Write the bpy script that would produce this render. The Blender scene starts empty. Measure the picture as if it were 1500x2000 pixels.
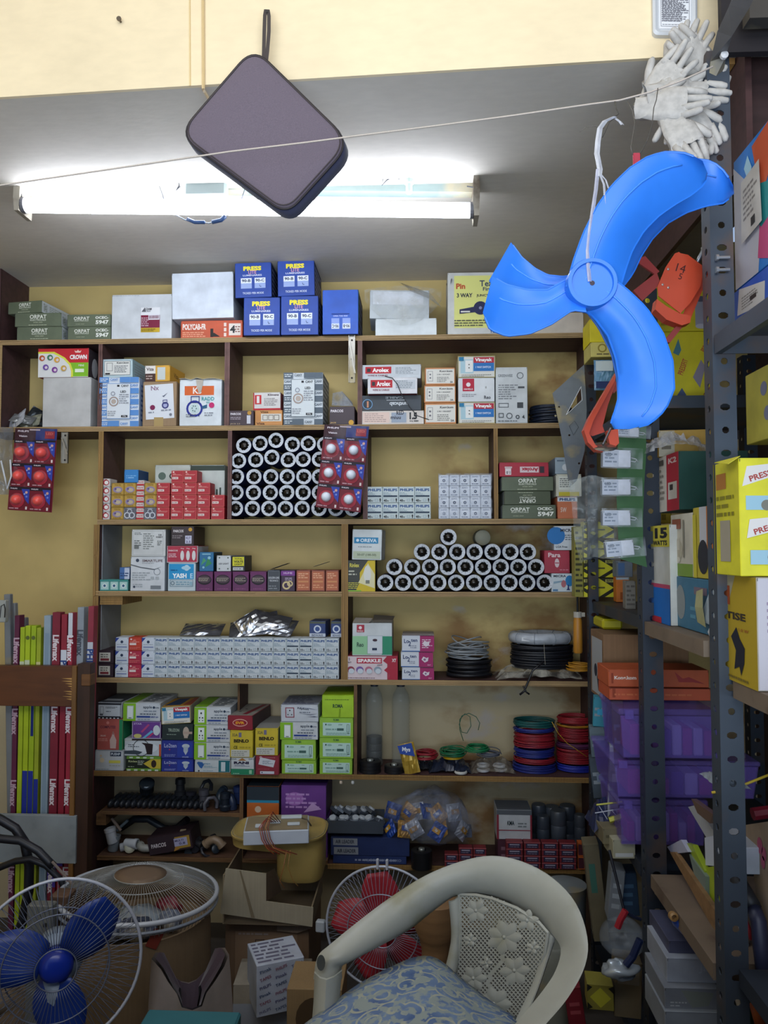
import bpy, math, random
from mathutils import Matrix, Vector
R = math.radians
rnd = random.Random(7)
SC = bpy.context.scene
COL = SC.collection
# ---------------------------------------------------------------- camera, world, lights, exposure
YAW, PITCH, F = R(2.8), R(2.67), 1500.0
cd = bpy.data.cameras.new('camera'); cam = bpy.data.objects.new('camera', cd); COL.objects.link(cam)
cam.location = (0, 0, 0); cam.rotation_euler = (R(90) + PITCH, 0, YAW)
cd.sensor_fit = 'HORIZONTAL'; cd.sensor_width = 36; cd.lens = 36 * F / 1500; cd.clip_start = 0.02
SC.camera = cam
CM = (Matrix.Rotation(YAW, 3, 'Z') @ Matrix.Rotation(R(90) + PITCH, 3, 'X'))
w = bpy.data.worlds.new('world'); SC.world = w; w.use_nodes = True
w.node_tree.nodes['Background'].inputs[0].default_value = (0.50, 0.68, 1.0, 1)
w.node_tree.nodes['Background'].inputs[1].default_value = 0.7
def area(name, loc, rot, sx, sy, power, color):
 l = bpy.data.lights.new(name, 'AREA'); l.shape = 'RECTANGLE'; l.size = sx; l.size_y = sy; l.energy = power; l.color = color
 o = bpy.data.objects.new(name, l); o.location = loc; o.rotation_euler = rot; COL.objects.link(o); return o
# daylight coming in through the open shop front behind the camera (placed high to favour the fascia; an unseen counter is added to block low light)
area('shopfront_daylight', (-0.3, -0.25, 1.15), (R(94), 0, 0), 2.4, 0.8, 21, (1.0, 0.98, 0.95))
area('street_daylight', (0.1, -0.95, -0.25), (R(118), 0, 0), 2.6, 0.7, 50, (0.74, 0.87, 1.0))
SC.view_settings.view_transform = 'Standard'; SC.view_settings.look = 'None'
SC.view_settings.exposure = 0.0; SC.view_settings.gamma = 1.0; SC.view_settings.use_curve_mapping = False
try:
 SC.cycles.max_bounces = 6; SC.cycles.transparent_max_bounces = 12; SC.cycles.sample_clamp_indirect = 4
except Exception: pass
# ---------------------------------------------------------------- pixel -> place helpers
def ray(px, py):
 return CM @ Vector(((px - 750) / F, -(py - 1000) / F, -1.0))
def PY(px, py, Y):
 d = ray(px, py); return d * (Y / d.y)
def PX(px, py, X):
 d = ray(px, py); return d * (X / d.x)
def PZ(px, py, Z):
 d = ray(px, py); return d * (Z / d.z)
YF, YW = 2.55, 2.74          # front edge of the wooden shelves, wall behind them
# ---------------------------------------------------------------- materials
def lin(h):
 h = h.lstrip('#'); c = [int(h[i:i+2], 16) / 255 for i in (0, 2, 4)]
 return tuple((x / 12.92 if x <= 0.04045 else ((x + 0.055) / 1.055) ** 2.4) for x in c) + (1,)
MC = {}
def M(c, rough=0.6, metal=0.0, kind='plain', **kw):
 key = (c, rough, metal, kind, tuple(sorted(kw.items())))
 if key in MC: return MC[key]
 m = bpy.data.materials.new(kind + '_' + c.lstrip('#')); m.use_nodes = True
 nt = m.node_tree; N = nt.nodes; L = nt.links; b = N['Principled BSDF']
 col = lin(c)
 b.inputs['Base Color'].default_value = col; b.inputs['Roughness'].default_value = rough; b.inputs['Metallic'].default_value = metal
 if kind == 'print': b.inputs['Specular IOR Level'].default_value = 0.3
 def noise(scale, detail=4, st=None, coord='Object'):
  tc = N.new('ShaderNodeTexCoord'); mp = N.new('ShaderNodeMapping'); n = N.new('ShaderNodeTexNoise')
  L.new(tc.outputs[coord], mp.inputs[0]); L.new(mp.outputs[0], n.inputs[0])
  if st: mp.inputs['Scale'].default_value = st
  n.inputs['Scale'].default_value = scale; n.inputs['Detail'].default_value = detail
  return n.outputs['Fac']
 def ramp(fac, stops):
  r = N.new('ShaderNodeValToRGB'); L.new(fac, r.inputs[0]); e = r.color_ramp.elements
  while len(e) < len(stops): e.new(0.5)
  for i, (p, cc) in enumerate(stops): e[i].position = p; e[i].color = cc if len(cc) == 4 else tuple(cc) + (1,)
  return r.outputs[0]
 def mix(fac, a, bb, mode='MIX'):
  x = N.new('ShaderNodeMix'); x.data_type = 'RGBA'; x.blend_type = mode
  if isinstance(fac, float): x.inputs[0].default_value = fac
  else: L.new(fac, x.inputs[0])
  for s, v in ((x.inputs[6], a), (x.inputs[7], bb)):
   if isinstance(v, tuple): s.default_value = v
   else: L.new(v, s)
  return x.outputs[2]
 def bump(h, strength=0.3, dist=0.002):
  bp = N.new('ShaderNodeBump'); bp.inputs['Strength'].default_value = strength; bp.inputs['Distance'].default_value = dist
  L.new(h, bp.inputs['Height']); L.new(bp.outputs[0], b.inputs['Normal'])
 def sc(k): return tuple(min(1, x * k) for x in col[:3]) + (1,)
 if kind == 'paper':
  n = noise(kw.get('scale', 14), 5)
  L.new(ramp(n, [(0.3, sc(0.80)), (0.62, sc(1.05))]), b.inputs['Base Color'])
  bump(noise(30, 3), 0.25, 0.002)
 elif kind == 'cardboard':
  n = noise(6, 6); n2 = noise(3, 3, (90, 90, 1))
  L.new(mix(0.25, ramp(n, [(0.3, sc(0.7)), (0.7, sc(1.12))]), ramp(n2, [(0.35, sc(0.75)), (0.65, sc(1.1))])), b.inputs['Base Color'])
  bump(n2, 0.15, 0.001)
 elif kind == 'wall':
  n = noise(2.2, 8); n3 = noise(9, 8)
  base = ramp(n, [(0.28, sc(0.72)), (0.5, sc(0.95)), (0.7, sc(1.08))])
  st = ramp(n3, [(0.57, (0, 0, 0)), (0.66, (1, 1, 1))])
  x = mix(0.35, base, ramp(n3, [(0.3, sc(0.8)), (0.6, sc(1.05))]))
  if kw.get('stain'):
   big = noise(1.7, 5)
   pale = ramp(noise(5.3, 6, (1, 1, 1.4)), [(0.60, (0, 0, 0)), (0.68, (0.8, 0.8, 0.8))])
   brown = ramp(noise(4.1, 8, (1.1, 1, 1.6)), [(0.47, (0, 0, 0)), (0.62, (0.9, 0.9, 0.9))])
   # flaking patches sit on the damp right-hand stretch of the wall
   tc = N.new('ShaderNodeTexCoord'); sx = N.new('ShaderNodeSeparateXYZ'); L.new(tc.outputs['Object'], sx.inputs[0])
   rr = ramp(sx.outputs[0], [(0.0, (0, 0, 0)), (0.12, (1, 1, 1))])
   fb = N.new('ShaderNodeMath'); fb.operation = 'MULTIPLY'; L.new(brown, fb.inputs[0]); L.new(rr, fb.inputs[1])
   fp = N.new('ShaderNodeMath'); fp.operation = 'MULTIPLY'; L.new(pale, fp.inputs[0]); L.new(rr, fp.inputs[1])
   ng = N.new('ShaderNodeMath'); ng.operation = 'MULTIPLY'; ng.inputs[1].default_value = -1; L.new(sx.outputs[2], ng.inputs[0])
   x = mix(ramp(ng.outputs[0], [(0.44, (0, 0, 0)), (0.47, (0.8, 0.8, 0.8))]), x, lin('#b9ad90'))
   x = mix(fb.outputs[0], x, lin('#8a6435')); x = mix(fp.outputs[0], x, lin('#b4ada6'))
  L.new(x, b.inputs['Base Color']); bump(n3, 0.3, 0.003)
 elif kind == 'plaster':
  n = noise(3.0, 8); n2 = noise(60, 4, (0.4, 1, 1))
  L.new(mix(0.3, ramp(n, [(0.3, sc(0.86)), (0.7, sc(1.06))]), ramp(n2, [(0.35, sc(0.9)), (0.65, sc(1.05))])), b.inputs['Base Color'])
  bump(n2, 0.25, 0.002)
 elif kind == 'wood':
  st = kw.get('st', (1.5, 14, 14))
  n = noise(3.5, 6, st); n2 = noise(11, 6)
  L.new(mix(0.4, ramp(n, [(0.3, sc(0.55)), (0.5, sc(0.95)), (0.72, sc(1.25))]), ramp(n2, [(0.3, sc(0.7)), (0.65, sc(1.15))])), b.inputs['Base Color'])
  bump(n, 0.2, 0.002)
 elif kind == 'rust':
  n = noise(14, 8)
  L.new(ramp(n, [(0.35, sc(0.6)), (0.55, sc(1.0)), (0.68, lin('#6b4a35'))]), b.inputs['Base Color']); bump(n, 0.3, 0.001)
 elif kind == 'dusty':
  n = noise(kw.get('scale', 9), 8)
  L.new(ramp(n, [(0.35, sc(1.0)), (0.55, sc(0.86)), (0.68, lin(kw.get('dirt', '#8d8265')))]), b.inputs['Base Color'])
  bump(noise(60, 3), 0.1, 0.001)
 elif kind == 'plastic':
  n = noise(20, 3)
  L.new(ramp(n, [(0.3, sc(0.94)), (0.7, sc(1.04))]), b.inputs['Base Color'])
 elif kind == 'film':      # thin clear plastic film
  g = N.new('ShaderNodeBsdfTransparent'); mx = N.new('ShaderNodeMixShader')
  n = noise(kw.get('scale', 22), 4)
  mr = N.new('ShaderNodeMapRange'); L.new(n, mr.inputs[0]); mr.inputs[1].default_value = 0.4; mr.inputs[2].default_value = 0.7
  mr.inputs[3].default_value = kw.get('lo', 0.12); mr.inputs[4].default_value = kw.get('hi', 0.55)
  L.new(mr.outputs[0], mx.inputs[0]); L.new(g.outputs[0], mx.inputs[1]); L.new(b.outputs[0], mx.inputs[2])
  L.new(mx.outputs[0], N['Material Output'].inputs[0]); bump(n, 0.6, 0.01)
 elif kind == 'glass':
  g = N.new('ShaderNodeBsdfTransparent'); mx = N.new('ShaderNodeMixShader'); mx.inputs[0].default_value = kw.get('a', 0.4)
  g.inputs[0].default_value = tuple(.78 + .22 * x for x in col[:3]) + (1,)
  L.new(g.outputs[0], mx.inputs[1]); L.new(b.outputs[0], mx.inputs[2]); L.new(mx.outputs[0], N['Material Output'].inputs[0])
 elif kind == 'fabric':
  n = noise(700, 2); L.new(ramp(n, [(0.3, sc(0.85)), (0.7, sc(1.12))]), b.inputs['Base Color']); bump(n, 0.3, 0.001)
  b.inputs['Sheen Weight'].default_value = 0.2
 elif kind == 'floral':
  tc = N.new('ShaderNodeTexCoord'); v = N.new('ShaderNodeTexVoronoi'); v.inputs['Scale'].default_value = 22; L.new(tc.outputs['Object'], v.inputs[0])
  wv = N.new('ShaderNodeMath'); wv.operation = 'SINE'; ml = N.new('ShaderNodeMath'); ml.operation = 'MULTIPLY'; ml.inputs[1].default_value = 22
  L.new(v.outputs['Distance'], ml.inputs[0]); L.new(ml.outputs[0], wv.inputs[0])
  a = ramp(noise(7, 4), [(0.35, lin('#3a5688')), (0.5, lin('#6f86a8')), (0.66, lin('#23407c'))])
  f1 = ramp(wv.outputs[0], [(0.55, (0, 0, 0)), (0.8, (1, 1, 1))]); f2 = ramp(noise(60, 6), [(0.5, (0, 0, 0)), (0.56, (1, 1, 1))])
  x = mix(f1, a, lin('#a5a89a')); x = mix(f2, x, lin('#8f9a98'))
  L.new(x, b.inputs['Base Color'])
 if kw.get('emit'):
  b.inputs['Emission Color'].default_value = col; b.inputs['Emission Strength'].default_value = kw['emit']
 MC[key] = m
 return m
def PR(c): return M(c, 0.55, 0, 'print')
def PAP(c): return M(c, 0.55, 0, 'paper')
# ---------------------------------------------------------------- text outlines (flat lettering), cached
TC = {}
def textgeo(s, bold=0.02):
 k = (s, bold)
 if k in TC: return TC[k]
 cu = bpy.data.curves.new('t', 'FONT'); cu.body = s; cu.size = 1.0; cu.resolution_u = 2; cu.offset = bold
 o = bpy.data.objects.new('t', cu); COL.objects.link(o)
 me = bpy.data.meshes.new_from_object(o.evaluated_get(bpy.context.evaluated_depsgraph_get()))
 vs = [(v.co.x, v.co.y) for v in me.vertices]; fs = [tuple(p.vertices) for p in me.polygons]
 COL.objects.unlink(o); bpy.data.objects.remove(o); bpy.data.curves.remove(cu); bpy.data.meshes.remove(me)
 if vs:
  x0 = min(v[0] for v in vs); x1 = max(v[0] for v in vs); y0 = min(v[1] for v in vs); y1 = max(v[1] for v in vs)
 else: x0 = x1 = y0 = y1 = 0
 TC[k] = (vs, fs, x0, x1, y0, y1); return TC[k]
# ---------------------------------------------------------------- mesh builder
class MB:
 def __init__(s): s.v = []; s.f = []; s.mi = []; s.mats = []; s.T = None
 def m(s, mat):
  if mat not in s.mats: s.mats.append(mat)
  return s.mats.index(mat)
 def add(s, pts, faces, mat):
  b = len(s.v); T = s.T
  for p in pts: s.v.append(tuple(T @ Vector(p)) if T is not None else tuple(p))
  k = s.m(mat)
  for f in faces: s.f.append(tuple(b + i for i in f)); s.mi.append(k)
  return s
 def poly(s, pts, mat): return s.add(pts, [tuple(range(len(pts)))], mat)
 def box(s, a, c, mat, bv=0.0, mats=None):
  x0, y0, z0 = a; x1, y1, z1 = c
  if bv <= 0:
   P = [(x, y, z) for z in (z0, z1) for y in (y0, y1) for x in (x0, x1)]
   Fs = [(0, 2, 3, 1), (4, 5, 7, 6), (0, 1, 5, 4), (2, 6, 7, 3), (0, 4, 6, 2), (1, 3, 7, 5)]
   return s.add(P, Fs, mat)
  P = []; ix = {}
  for i, x in enumerate((x0, x1)):
   for j, y in enumerate((y0, y1)):
    for k, z in enumerate((z0, z1)):
     sx = bv if i == 0 else -bv; sy = bv if j == 0 else -bv; sz = bv if k == 0 else -bv
     ix[i, j, k, 0] = len(P); P.append((x, y + sy, z + sz))
     ix[i, j, k, 1] = len(P); P.append((x + sx, y, z + sz))
     ix[i, j, k, 2] = len(P); P.append((x + sx, y + sy, z))
  Fs = []
  for i in (0, 1): Fs.append([ix[i, 0, 0, 0], ix[i, 0, 1, 0], ix[i, 1, 1, 0], ix[i, 1, 0, 0]][::(1 if i == 0 else -1)])
  for j in (0, 1): Fs.append([ix[0, j, 0, 1], ix[1, j, 0, 1], ix[1, j, 1, 1], ix[0, j, 1, 1]][::(1 if j == 0 else -1)])
  for k in (0, 1): Fs.append([ix[0, 0, k, 2], ix[0, 1, k, 2], ix[1, 1, k, 2], ix[1, 0, k, 2]][::(1 if k == 0 else -1)])
  for i in (0, 1):
   for j in (0, 1):
    Fs.append([ix[i, j, 0, 0], ix[i, j, 0, 1], ix[i, j, 1, 1], ix[i, j, 1, 0]][::(1 if i != j else -1)])
    Fs.append([ix[i, 0, j, 0], ix[i, 1, j, 0], ix[i, 1, j, 2], ix[i, 0, j, 2]][::(1 if i != j else -1)])
    Fs.append([ix[0, i, j, 1], ix[1, i, j, 1], ix[1, i, j, 2], ix[0, i, j, 2]][::(1 if i == j else -1)])
    for k in (0, 1):
     Fs.append([ix[i, j, k, 0], ix[i, j, k, 1], ix[i, j, k, 2]][::(1 if (i + j + k) % 2 == 0 else -1)])
  return s.add(P, Fs, mat)
 def prism(s, pts, y0, y1, mat, axis='y'):
  """outline in x,z pushed along y (or in x,y along z)"""
  n = len(pts)
  if axis == 'y': A = [(p[0], y0, p[1]) for p in pts]; B = [(p[0], y1, p[1]) for p in pts]
  elif axis == 'z': A = [(p[0], p[1], y0) for p in pts]; B = [(p[0], p[1], y1) for p in pts]
  else: A = [(y0, p[0], p[1]) for p in pts]; B = [(y1, p[0], p[1]) for p in pts]
  F_ = [tuple(range(n)), tuple(range(2 * n - 1, n - 1, -1))] + [(i, n + i, n + (i + 1) % n, (i + 1) % n) for i in range(n)]
  return s.add(A + B, F_, mat)
 def tube(s, pts, r, mat, n=6, closed=False, r2=None):
  pts = [Vector(p) for p in pts]; K = len(pts); P = []; prev = None
  for i, p in enumerate(pts):
   if closed: d = pts[(i + 1) % K] - pts[i - 1]
   else: d = pts[min(i + 1, K - 1)] - pts[max(i - 1, 0)]
   if d.length < 1e-9: d = Vector((0, 0, 1))
   d.normalize()
   if prev is None: a = d.orthogonal().normalized()
   else:
    a = prev - d * prev.dot(d)
    a = a.normalized() if a.length > 1e-6 else d.orthogonal().normalized()
   prev = a; bb = d.cross(a)
   rr = r if r2 is None else (r[i] if isinstance(r, (list, tuple)) else r + (r2 - r) * i / max(1, K - 1))
   for j in range(n):
    t = 2 * math.pi * j / n; P.append(p + (a * math.cos(t) + bb * math.sin(t)) * rr)
  Fs = []
  for i in range(K if closed else K - 1):
   for j in range(n):
    a0 = i * n + j; a1 = i * n + (j + 1) % n; i2 = (i + 1) % K
    Fs.append((a0, a1, i2 * n + (j + 1) % n, i2 * n + j))
  if not closed: Fs.append(tuple(range(n - 1, -1, -1))); Fs.append(tuple(range((K - 1) * n, K * n)))
  return s.add(P, Fs, mat)
 def lathe(s, prof, mat, n=20, M4=None, mats=None, cap=True):
  """profile (r, h) turned round the z axis"""
  P = []; K = len(prof)
  for r, h in prof:
   for j in range(n):
    t = 2 * math.pi * j / n; p = Vector((r * math.cos(t), r * math.sin(t), h))
    P.append(M4 @ p if M4 is not None else p)
  if mats is None: mats = [mat] * (K - 1)
  b = len(s.v)
  for p in P: s.v.append(tuple(s.T @ p) if s.T is not None else tuple(p))
  for i in range(K - 1):
   k = s.m(mats[i])
   for j in range(n):
    s.f.append((b + i * n + j, b + i * n + (j + 1) % n, b + (i + 1) * n + (j + 1) % n, b + (i + 1) * n + j)); s.mi.append(k)
  if cap and prof[0][0] > 1e-5: s.f.append(tuple(b + j for j in range(n - 1, -1, -1))); s.mi.append(s.m(mats[0]))
  if cap and prof[-1][0] > 1e-5: s.f.append(tuple(b + (K - 1) * n + j for j in range(n))); s.mi.append(s.m(mats[-1]))
  return s
 def grid(s, rows, mat):
  nc = len(rows[0]); P = [p for r in rows for p in r]
  Fs = [(i * nc + j, i * nc + j + 1, (i + 1) * nc + j + 1, (i + 1) * nc + j) for i in range(len(rows) - 1) for j in range(nc - 1)]
  return s.add(P, Fs, mat)
 def sheet(s, rows, mat, th=0.002, off=None):
  """grid with thickness, pushed along +y (or the given vector)"""
  off = Vector(off) if off else Vector((0, th, 0))
  nr, nc = len(rows), len(rows[0])
  A = [Vector(p) for r in rows for p in r]; B = [p + off for p in A]; K = len(A)
  Fs = [(i * nc + j, i * nc + j + 1, (i + 1) * nc + j + 1, (i + 1) * nc + j) for i in range(nr - 1) for j in range(nc - 1)]
  Fs += [tuple(K + q for q in f[::-1]) for f in list(Fs)]
  bd = [i for i in range(nc)] + [i * nc + nc - 1 for i in range(1, nr)] + [(nr - 1) * nc + j for j in range(nc - 2, -1, -1)] + [i * nc for i in range(nr - 2, 0, -1)]
  for q in range(len(bd)): a0, a1 = bd[q], bd[(q + 1) % len(bd)]; Fs.append((a1, a0, K + a0, K + a1))
  return s.add(A + B, Fs, mat)
 def text(s, st, fm, mat, bold=0.02, flip=False):
  """lettering; fm maps outline coords (x,y centred, cap height 1) to 3-D"""
  vs, fs, x0, x1, y0, y1 = textgeo(st, bold)
  if not vs: return
  s.add([fm(x, y) for x, y in vs], fs, mat)
 def build(s, name, parent=None, smooth=False, loc=None, rot=None):
  me = bpy.data.meshes.new(name); me.from_pydata(s.v, [], s.f); me.update()
  for m in s.mats: me.materials.append(m)
  me.polygons.foreach_set('material_index', s.mi)
  if smooth: me.polygons.foreach_set('use_smooth', [True] * len(s.f))
  o = bpy.data.objects.new(name, me); COL.objects.link(o)
  if parent is not None: o.parent = parent
  if loc is not None: o.location = loc
  if rot is not None: o.rotation_euler = rot
  return o
def tag(o, label=None, cat=None, group=None, kind=None):
 if label: o['label'] = label
 if cat: o['category'] = cat
 if group: o['group'] = group
 if kind: o['kind'] = kind
 return o
def empty(name, loc, label, cat, group=None, rot=None):
 o = bpy.data.objects.new(name, None); COL.objects.link(o); o.location = loc; o.empty_display_size = 0.02
 if rot is not None: o.rotation_euler = rot
 return tag(o, label, cat, group)
def smooth_by_angle(o, ang=40):
 me = o.data
 try:
  me.polygons.foreach_set('use_smooth', [True] * len(me.polygons)); me.set_sharp_from_angle(angle=R(ang))
 except Exception: pass
 return o
ORD = ['first', 'second', 'third', 'fourth', 'fifth', 'sixth', 'seventh', 'eighth', 'ninth', 'tenth', 'eleventh', 'twelfth', 'thirteenth', 'fourteenth', 'fifteenth', 'sixteenth', 'seventeenth']
# ---------------------------------------------------------------- flat print on a face
LIFT = 0.00025
def prints(mb, fmap, W, H, items):
 """fmap(u, v, lift) -> point. items in face fractions (u right, v up)."""
 lay = 1
 for it in items:
  k = it[0]; L_ = LIFT * lay
  if k == 'r':
   _, u0, v0, u1, v1, c = it
   mb.poly([fmap(u0, v0, L_), fmap(u1, v0, L_), fmap(u1, v1, L_), fmap(u0, v1, L_)], PR(c)); lay += 1
  elif k == 'p':
   mb.poly([fmap(u, v, L_) for u, v in it[1]], PR(it[2])); lay += 1
  elif k in 'ce':
   if k == 'c': _, u, v, r, c = it; ru = r * H / W; rv = r
   else: _, u, v, ru, rv, c = it
   mb.poly([fmap(u + ru * math.cos(t * math.pi / 9), v + rv * math.sin(t * math.pi / 9), L_) for t in range(18)], PR(c)); lay += 1
  elif k == 'f':    # frame: outline rectangle of given width
   _, u0, v0, u1, v1, t, c = it; tu = t * H / W
   for a in ((u0, v0, u1, v0 + t), (u0, v1 - t, u1, v1), (u0, v0 + t, u0 + tu, v1 - t), (u1 - tu, v0 + t, u1, v1 - t)):
    mb.poly([fmap(a[0], a[1], L_), fmap(a[2], a[1], L_), fmap(a[2], a[3], L_), fmap(a[0], a[3], L_)], PR(c))
   lay += 1
  elif k == 'o':    # ring
   _, u, v, r, r2, c = it
   for t in range(18):
    a0 = t * math.pi / 9; a1 = a0 + math.pi / 9
    mb.poly([fmap(u + q * H / W * math.cos(a), v + q * math.sin(a), L_) for q, a in ((r2, a0), (r, a0), (r, a1), (r2, a1))], PR(c))
   lay += 1
  elif k == 't':
   st, u, v, h, c = it[1:6]; wd = it[6] if len(it) > 6 else None; rot = it[7] if len(it) > 7 else 0; bold = it[8] if len(it) > 8 else 0.02
   vs, fs, x0, x1, y0, y1 = textgeo(st, bold)
   cx, cy = (x0 + x1) / 2, (y0 + y1) / 2; s0 = h * H / max(0.3, y1 - y0)
   sx = s0 if wd is None else wd * W / max(0.01, x1 - x0)
   ca, sa = math.cos(R(rot)), math.sin(R(rot))
   def fm(x, y):
    a = (x - cx) * sx; b = (y - cy) * s0; a, b = a * ca - b * sa, a * sa + b * ca
    return fmap(u + a / W, v + b / H, L_)
   mb.add([fm(x, y) for x, y in vs], fs, PR(c)); lay += 1
  elif k == 'l':    # rows of unreadably small print
   _, u0, v0, u1, v1, n, c = it; q = random.Random(int((u0 * 31 + v0 * 17 + n) * 1000))
   hh = (v1 - v0) / n; uw = max(0.01, 0.35 * hh * H / W)
   for i in range(n):
    u = u0; vv = v1 - (i + 1) * hh; ue = u0 + (u1 - u0) * q.uniform(0.55, 1.0)
    while u < ue:
     wl = min(uw * q.uniform(1.5, 6), u1 - u)
     mb.poly([fmap(u, vv + hh * .25, L_), fmap(u + wl, vv + hh * .25, L_), fmap(u + wl, vv + hh * .7, L_), fmap(u, vv + hh * .7, L_)], PR(c))
     u += wl + uw * 0.9
   lay += 1
def carton_mesh(w, h, d, c, front=(), side=(), top=(), left=(), sc=None, tc=None, jig=0.0012, flap=True, back=(), mat=None, bot=None):
 """printed paper carton: base centre of the front face at the origin, x right, y away, z up"""
 mb = MB(); q = random.Random(int(w * 1e5) + int(h * 1e5))
 bv = min(0.0012, w * .04, h * .04)
 m0 = mat or PAP(c)
 mb.box((-w / 2, 0, 0), (w / 2, d, h), m0, bv)
 J = [(q.uniform(-jig, jig) * .5, -abs(q.uniform(0, jig)) * .6) for _ in range(4)]   # small knocks of the corners (inwards at the top)
 def warp(p):
  x, y, z = p; u = (x + w / 2) / w; v = z / h
  a = J[0][0] * (1 - u) + J[1][0] * u; b = J[2][1] * (1 - u) + J[3][1] * u
  return (x + a * v, y, z + b * v)
 F = lambda u, v, l: (-w / 2 + u * w, -l, v * h)
 S = lambda u, v, l: (w / 2 + l, u * d, v * h)
 Lf = lambda u, v, l: (-w / 2 - l, (1 - u) * d, v * h)
 Tp = lambda u, v, l: (-w / 2 + u * w, v * d, h + l)
 e = bv / w; g = bv / h; ed = bv / d
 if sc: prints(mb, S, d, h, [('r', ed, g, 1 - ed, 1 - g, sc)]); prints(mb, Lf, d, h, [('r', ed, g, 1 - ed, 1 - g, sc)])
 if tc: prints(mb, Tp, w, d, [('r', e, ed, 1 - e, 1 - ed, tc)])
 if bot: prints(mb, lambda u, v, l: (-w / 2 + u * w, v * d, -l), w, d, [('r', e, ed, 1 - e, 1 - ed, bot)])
 prints(mb, F, w, h, list(front))
 if side: prints(mb, (lambda u, v, l: (w / 2 + l + LIFT, u * d, v * h)), d, h, list(side))
 if left: prints(mb, (lambda u, v, l: (-w / 2 - l - LIFT, (1 - u) * d, v * h)), d, h, list(left))
 if top: prints(mb, (lambda u, v, l: (-w / 2 + u * w, v * d, h + l + LIFT)), w, d, list(top))
 if flap:   # tuck flap: folded board edge a hair proud of the top, slots at both corners
  mb.box((-w / 2 + bv * 2, -0.0005, h - 0.0016), (w / 2 - bv * 2, 0.0008, h - 0.0003), m0)
  dk = PR('#3a3632')
  for sx in (-1, 1):
   x = sx * (w / 2 - bv * 1.6); mb.box((x - 0.0004, -0.0006, h - min(0.006, h * .2)), (x + 0.0004, 0.0002, h - 0.001), dk)
 mb.v = [warp(p) for p in mb.v]
 return mb
NB = [0]
def carton(x0, x1, yt, yb, Y, label, c, front=(), name='carton', cat='box', group=None, d=0.14, z0=None, rz=None, ry=0, **kw):
 """front face from pixel columns x0..x1, rows yt..yb at wall-parallel depth Y (z0: metres, replaces yb)"""
 ym = (yt + (yb if yb is not None else yt + 30)) / 2
 A = PY(x0, ym, Y); B = PY(x1, ym, Y); xm = (x0 + x1) / 2
 zt = PY(xm, yt, Y).z
 zb = PY(xm, yb, Y).z if z0 is None else z0
 w_ = B.x - A.x - 0.0006; h_ = zt - zb
 d = min(d, YW - Y - 0.012) if Y < YW - 0.02 and kw.pop('fit', True) else d
 mb = carton_mesh(w_, h_, d, c, front, **kw)
 NB[0] += 1
 if rz is None: rz = rnd.uniform(-0.6, 0.6)
 o = mb.build(name, loc=((A.x + B.x) / 2, Y + abs(math.sin(R(rz))) * w_ / 2, zb), rot=(0, R(ry), R(rz)))
 tag(o, label, cat, group)
 o['zt'] = zb + h_
 return o
def stack(Y, zb, rows, group=None, **kw):
 """boxes from the bottom up: (x0, x1, ytop, label, colour, front[, opts])"""
 z = zb; out = []
 for r in rows:
  o_ = dict(kw); o_.update(r[6] if len(r) > 6 else {})
  yy = o_.pop('Y', Y)
  o = carton(r[0], r[1], r[2], None, yy, r[3], r[4], r[5], z0=z, group=o_.pop('group', group), **o_)
  z = o['zt'] + 0.0007; out.append(o)
 return out
def clone(o, loc, label=None, rot=None, group=None, parent=None):
 c = o.copy(); COL.objects.link(c); c.location = loc; c.parent = parent
 if rot is not None: c.rotation_euler = rot
 if label: c['label'] = label
 if group: c['group'] = group
 for ch in o.children:
  k = ch.copy(); COL.objects.link(k); k.parent = c
  for g in ch.children:
   q = g.copy(); COL.objects.link(q); q.parent = k
 return c
# ================================================================ THE ROOM
ZC = 0.966      # underside of the loft slab above the eye
A_ = PZ(0, 192, ZC); B_ = PZ(1280, 115, ZC)        # the slab's lower front edge
dx_ = (B_ - A_); FA = A_ - dx_ * 0.9; FB = B_ + dx_ * 0.35
n_ = Vector((-dx_.y, dx_.x, 0)).normalized() * 0.004
WALL = '#c6ae70'
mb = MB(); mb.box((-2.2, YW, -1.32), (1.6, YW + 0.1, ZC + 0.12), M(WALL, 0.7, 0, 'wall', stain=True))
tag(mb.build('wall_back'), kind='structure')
mb = MB(); mb.prism([(FA.x + n_.x, FA.y + n_.y), (FB.x + n_.x, FB.y + n_.y), (FB.x, YW), (FA.x, YW)], ZC, ZC + 0.12, M('#d6cfc4', 0.8, 0, 'plaster'), 'z')
tag(mb.build('ceiling'), kind='structure')
mb = MB(); mb.prism([(FA.x, FA.y - 0.004), (FB.x, FB.y - 0.004), (FB.x + n_.x, FB.y + n_.y), (FA.x + n_.x, FA.y + n_.y)], ZC - 0.0, 1.75, M('#f2dfb9', 0.7, 0, 'plaster'), 'z')
tag(mb.build('wall_fascia'), kind='structure')
mb = MB(); mb.box((-2.2, -0.6, 1.7), (1.6, FA.y + 0.3, 1.75), M('#d8d2c4', 0.8, 0, 'plaster'))
tag(mb.build('ceiling'), kind='structure')
mb = MB(); mb.box((-2.2, -1.0, -1.37), (1.6, YW, -1.32), M('#4a443f', 0.8, 0, 'plaster'))
tag(mb.build('floor'), kind='structure')
mb = MB(); mb.box((-2.3, -1.0, -1.32), (-2.2, YW, 1.75), M('#c9a862', 0.8, 0, 'wall'))
tag(mb.build('wall_left'), kind='structure')
mb = MB(); mb.box((1.15, -1.0, -1.32), (1.25, YW, 1.75), M('#3a2a28', 0.8, 0, 'wood'))
tag(mb.build('wall_right'), kind='structure')
mb = MB(); mb.box((-1.1, -0.15, -1.32), (0.9, 0.42, -0.42), M('#6b4a30', 0.5, 0, 'wood'), .004)  # unseen counter, added to keep low light off the lower goods
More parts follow.
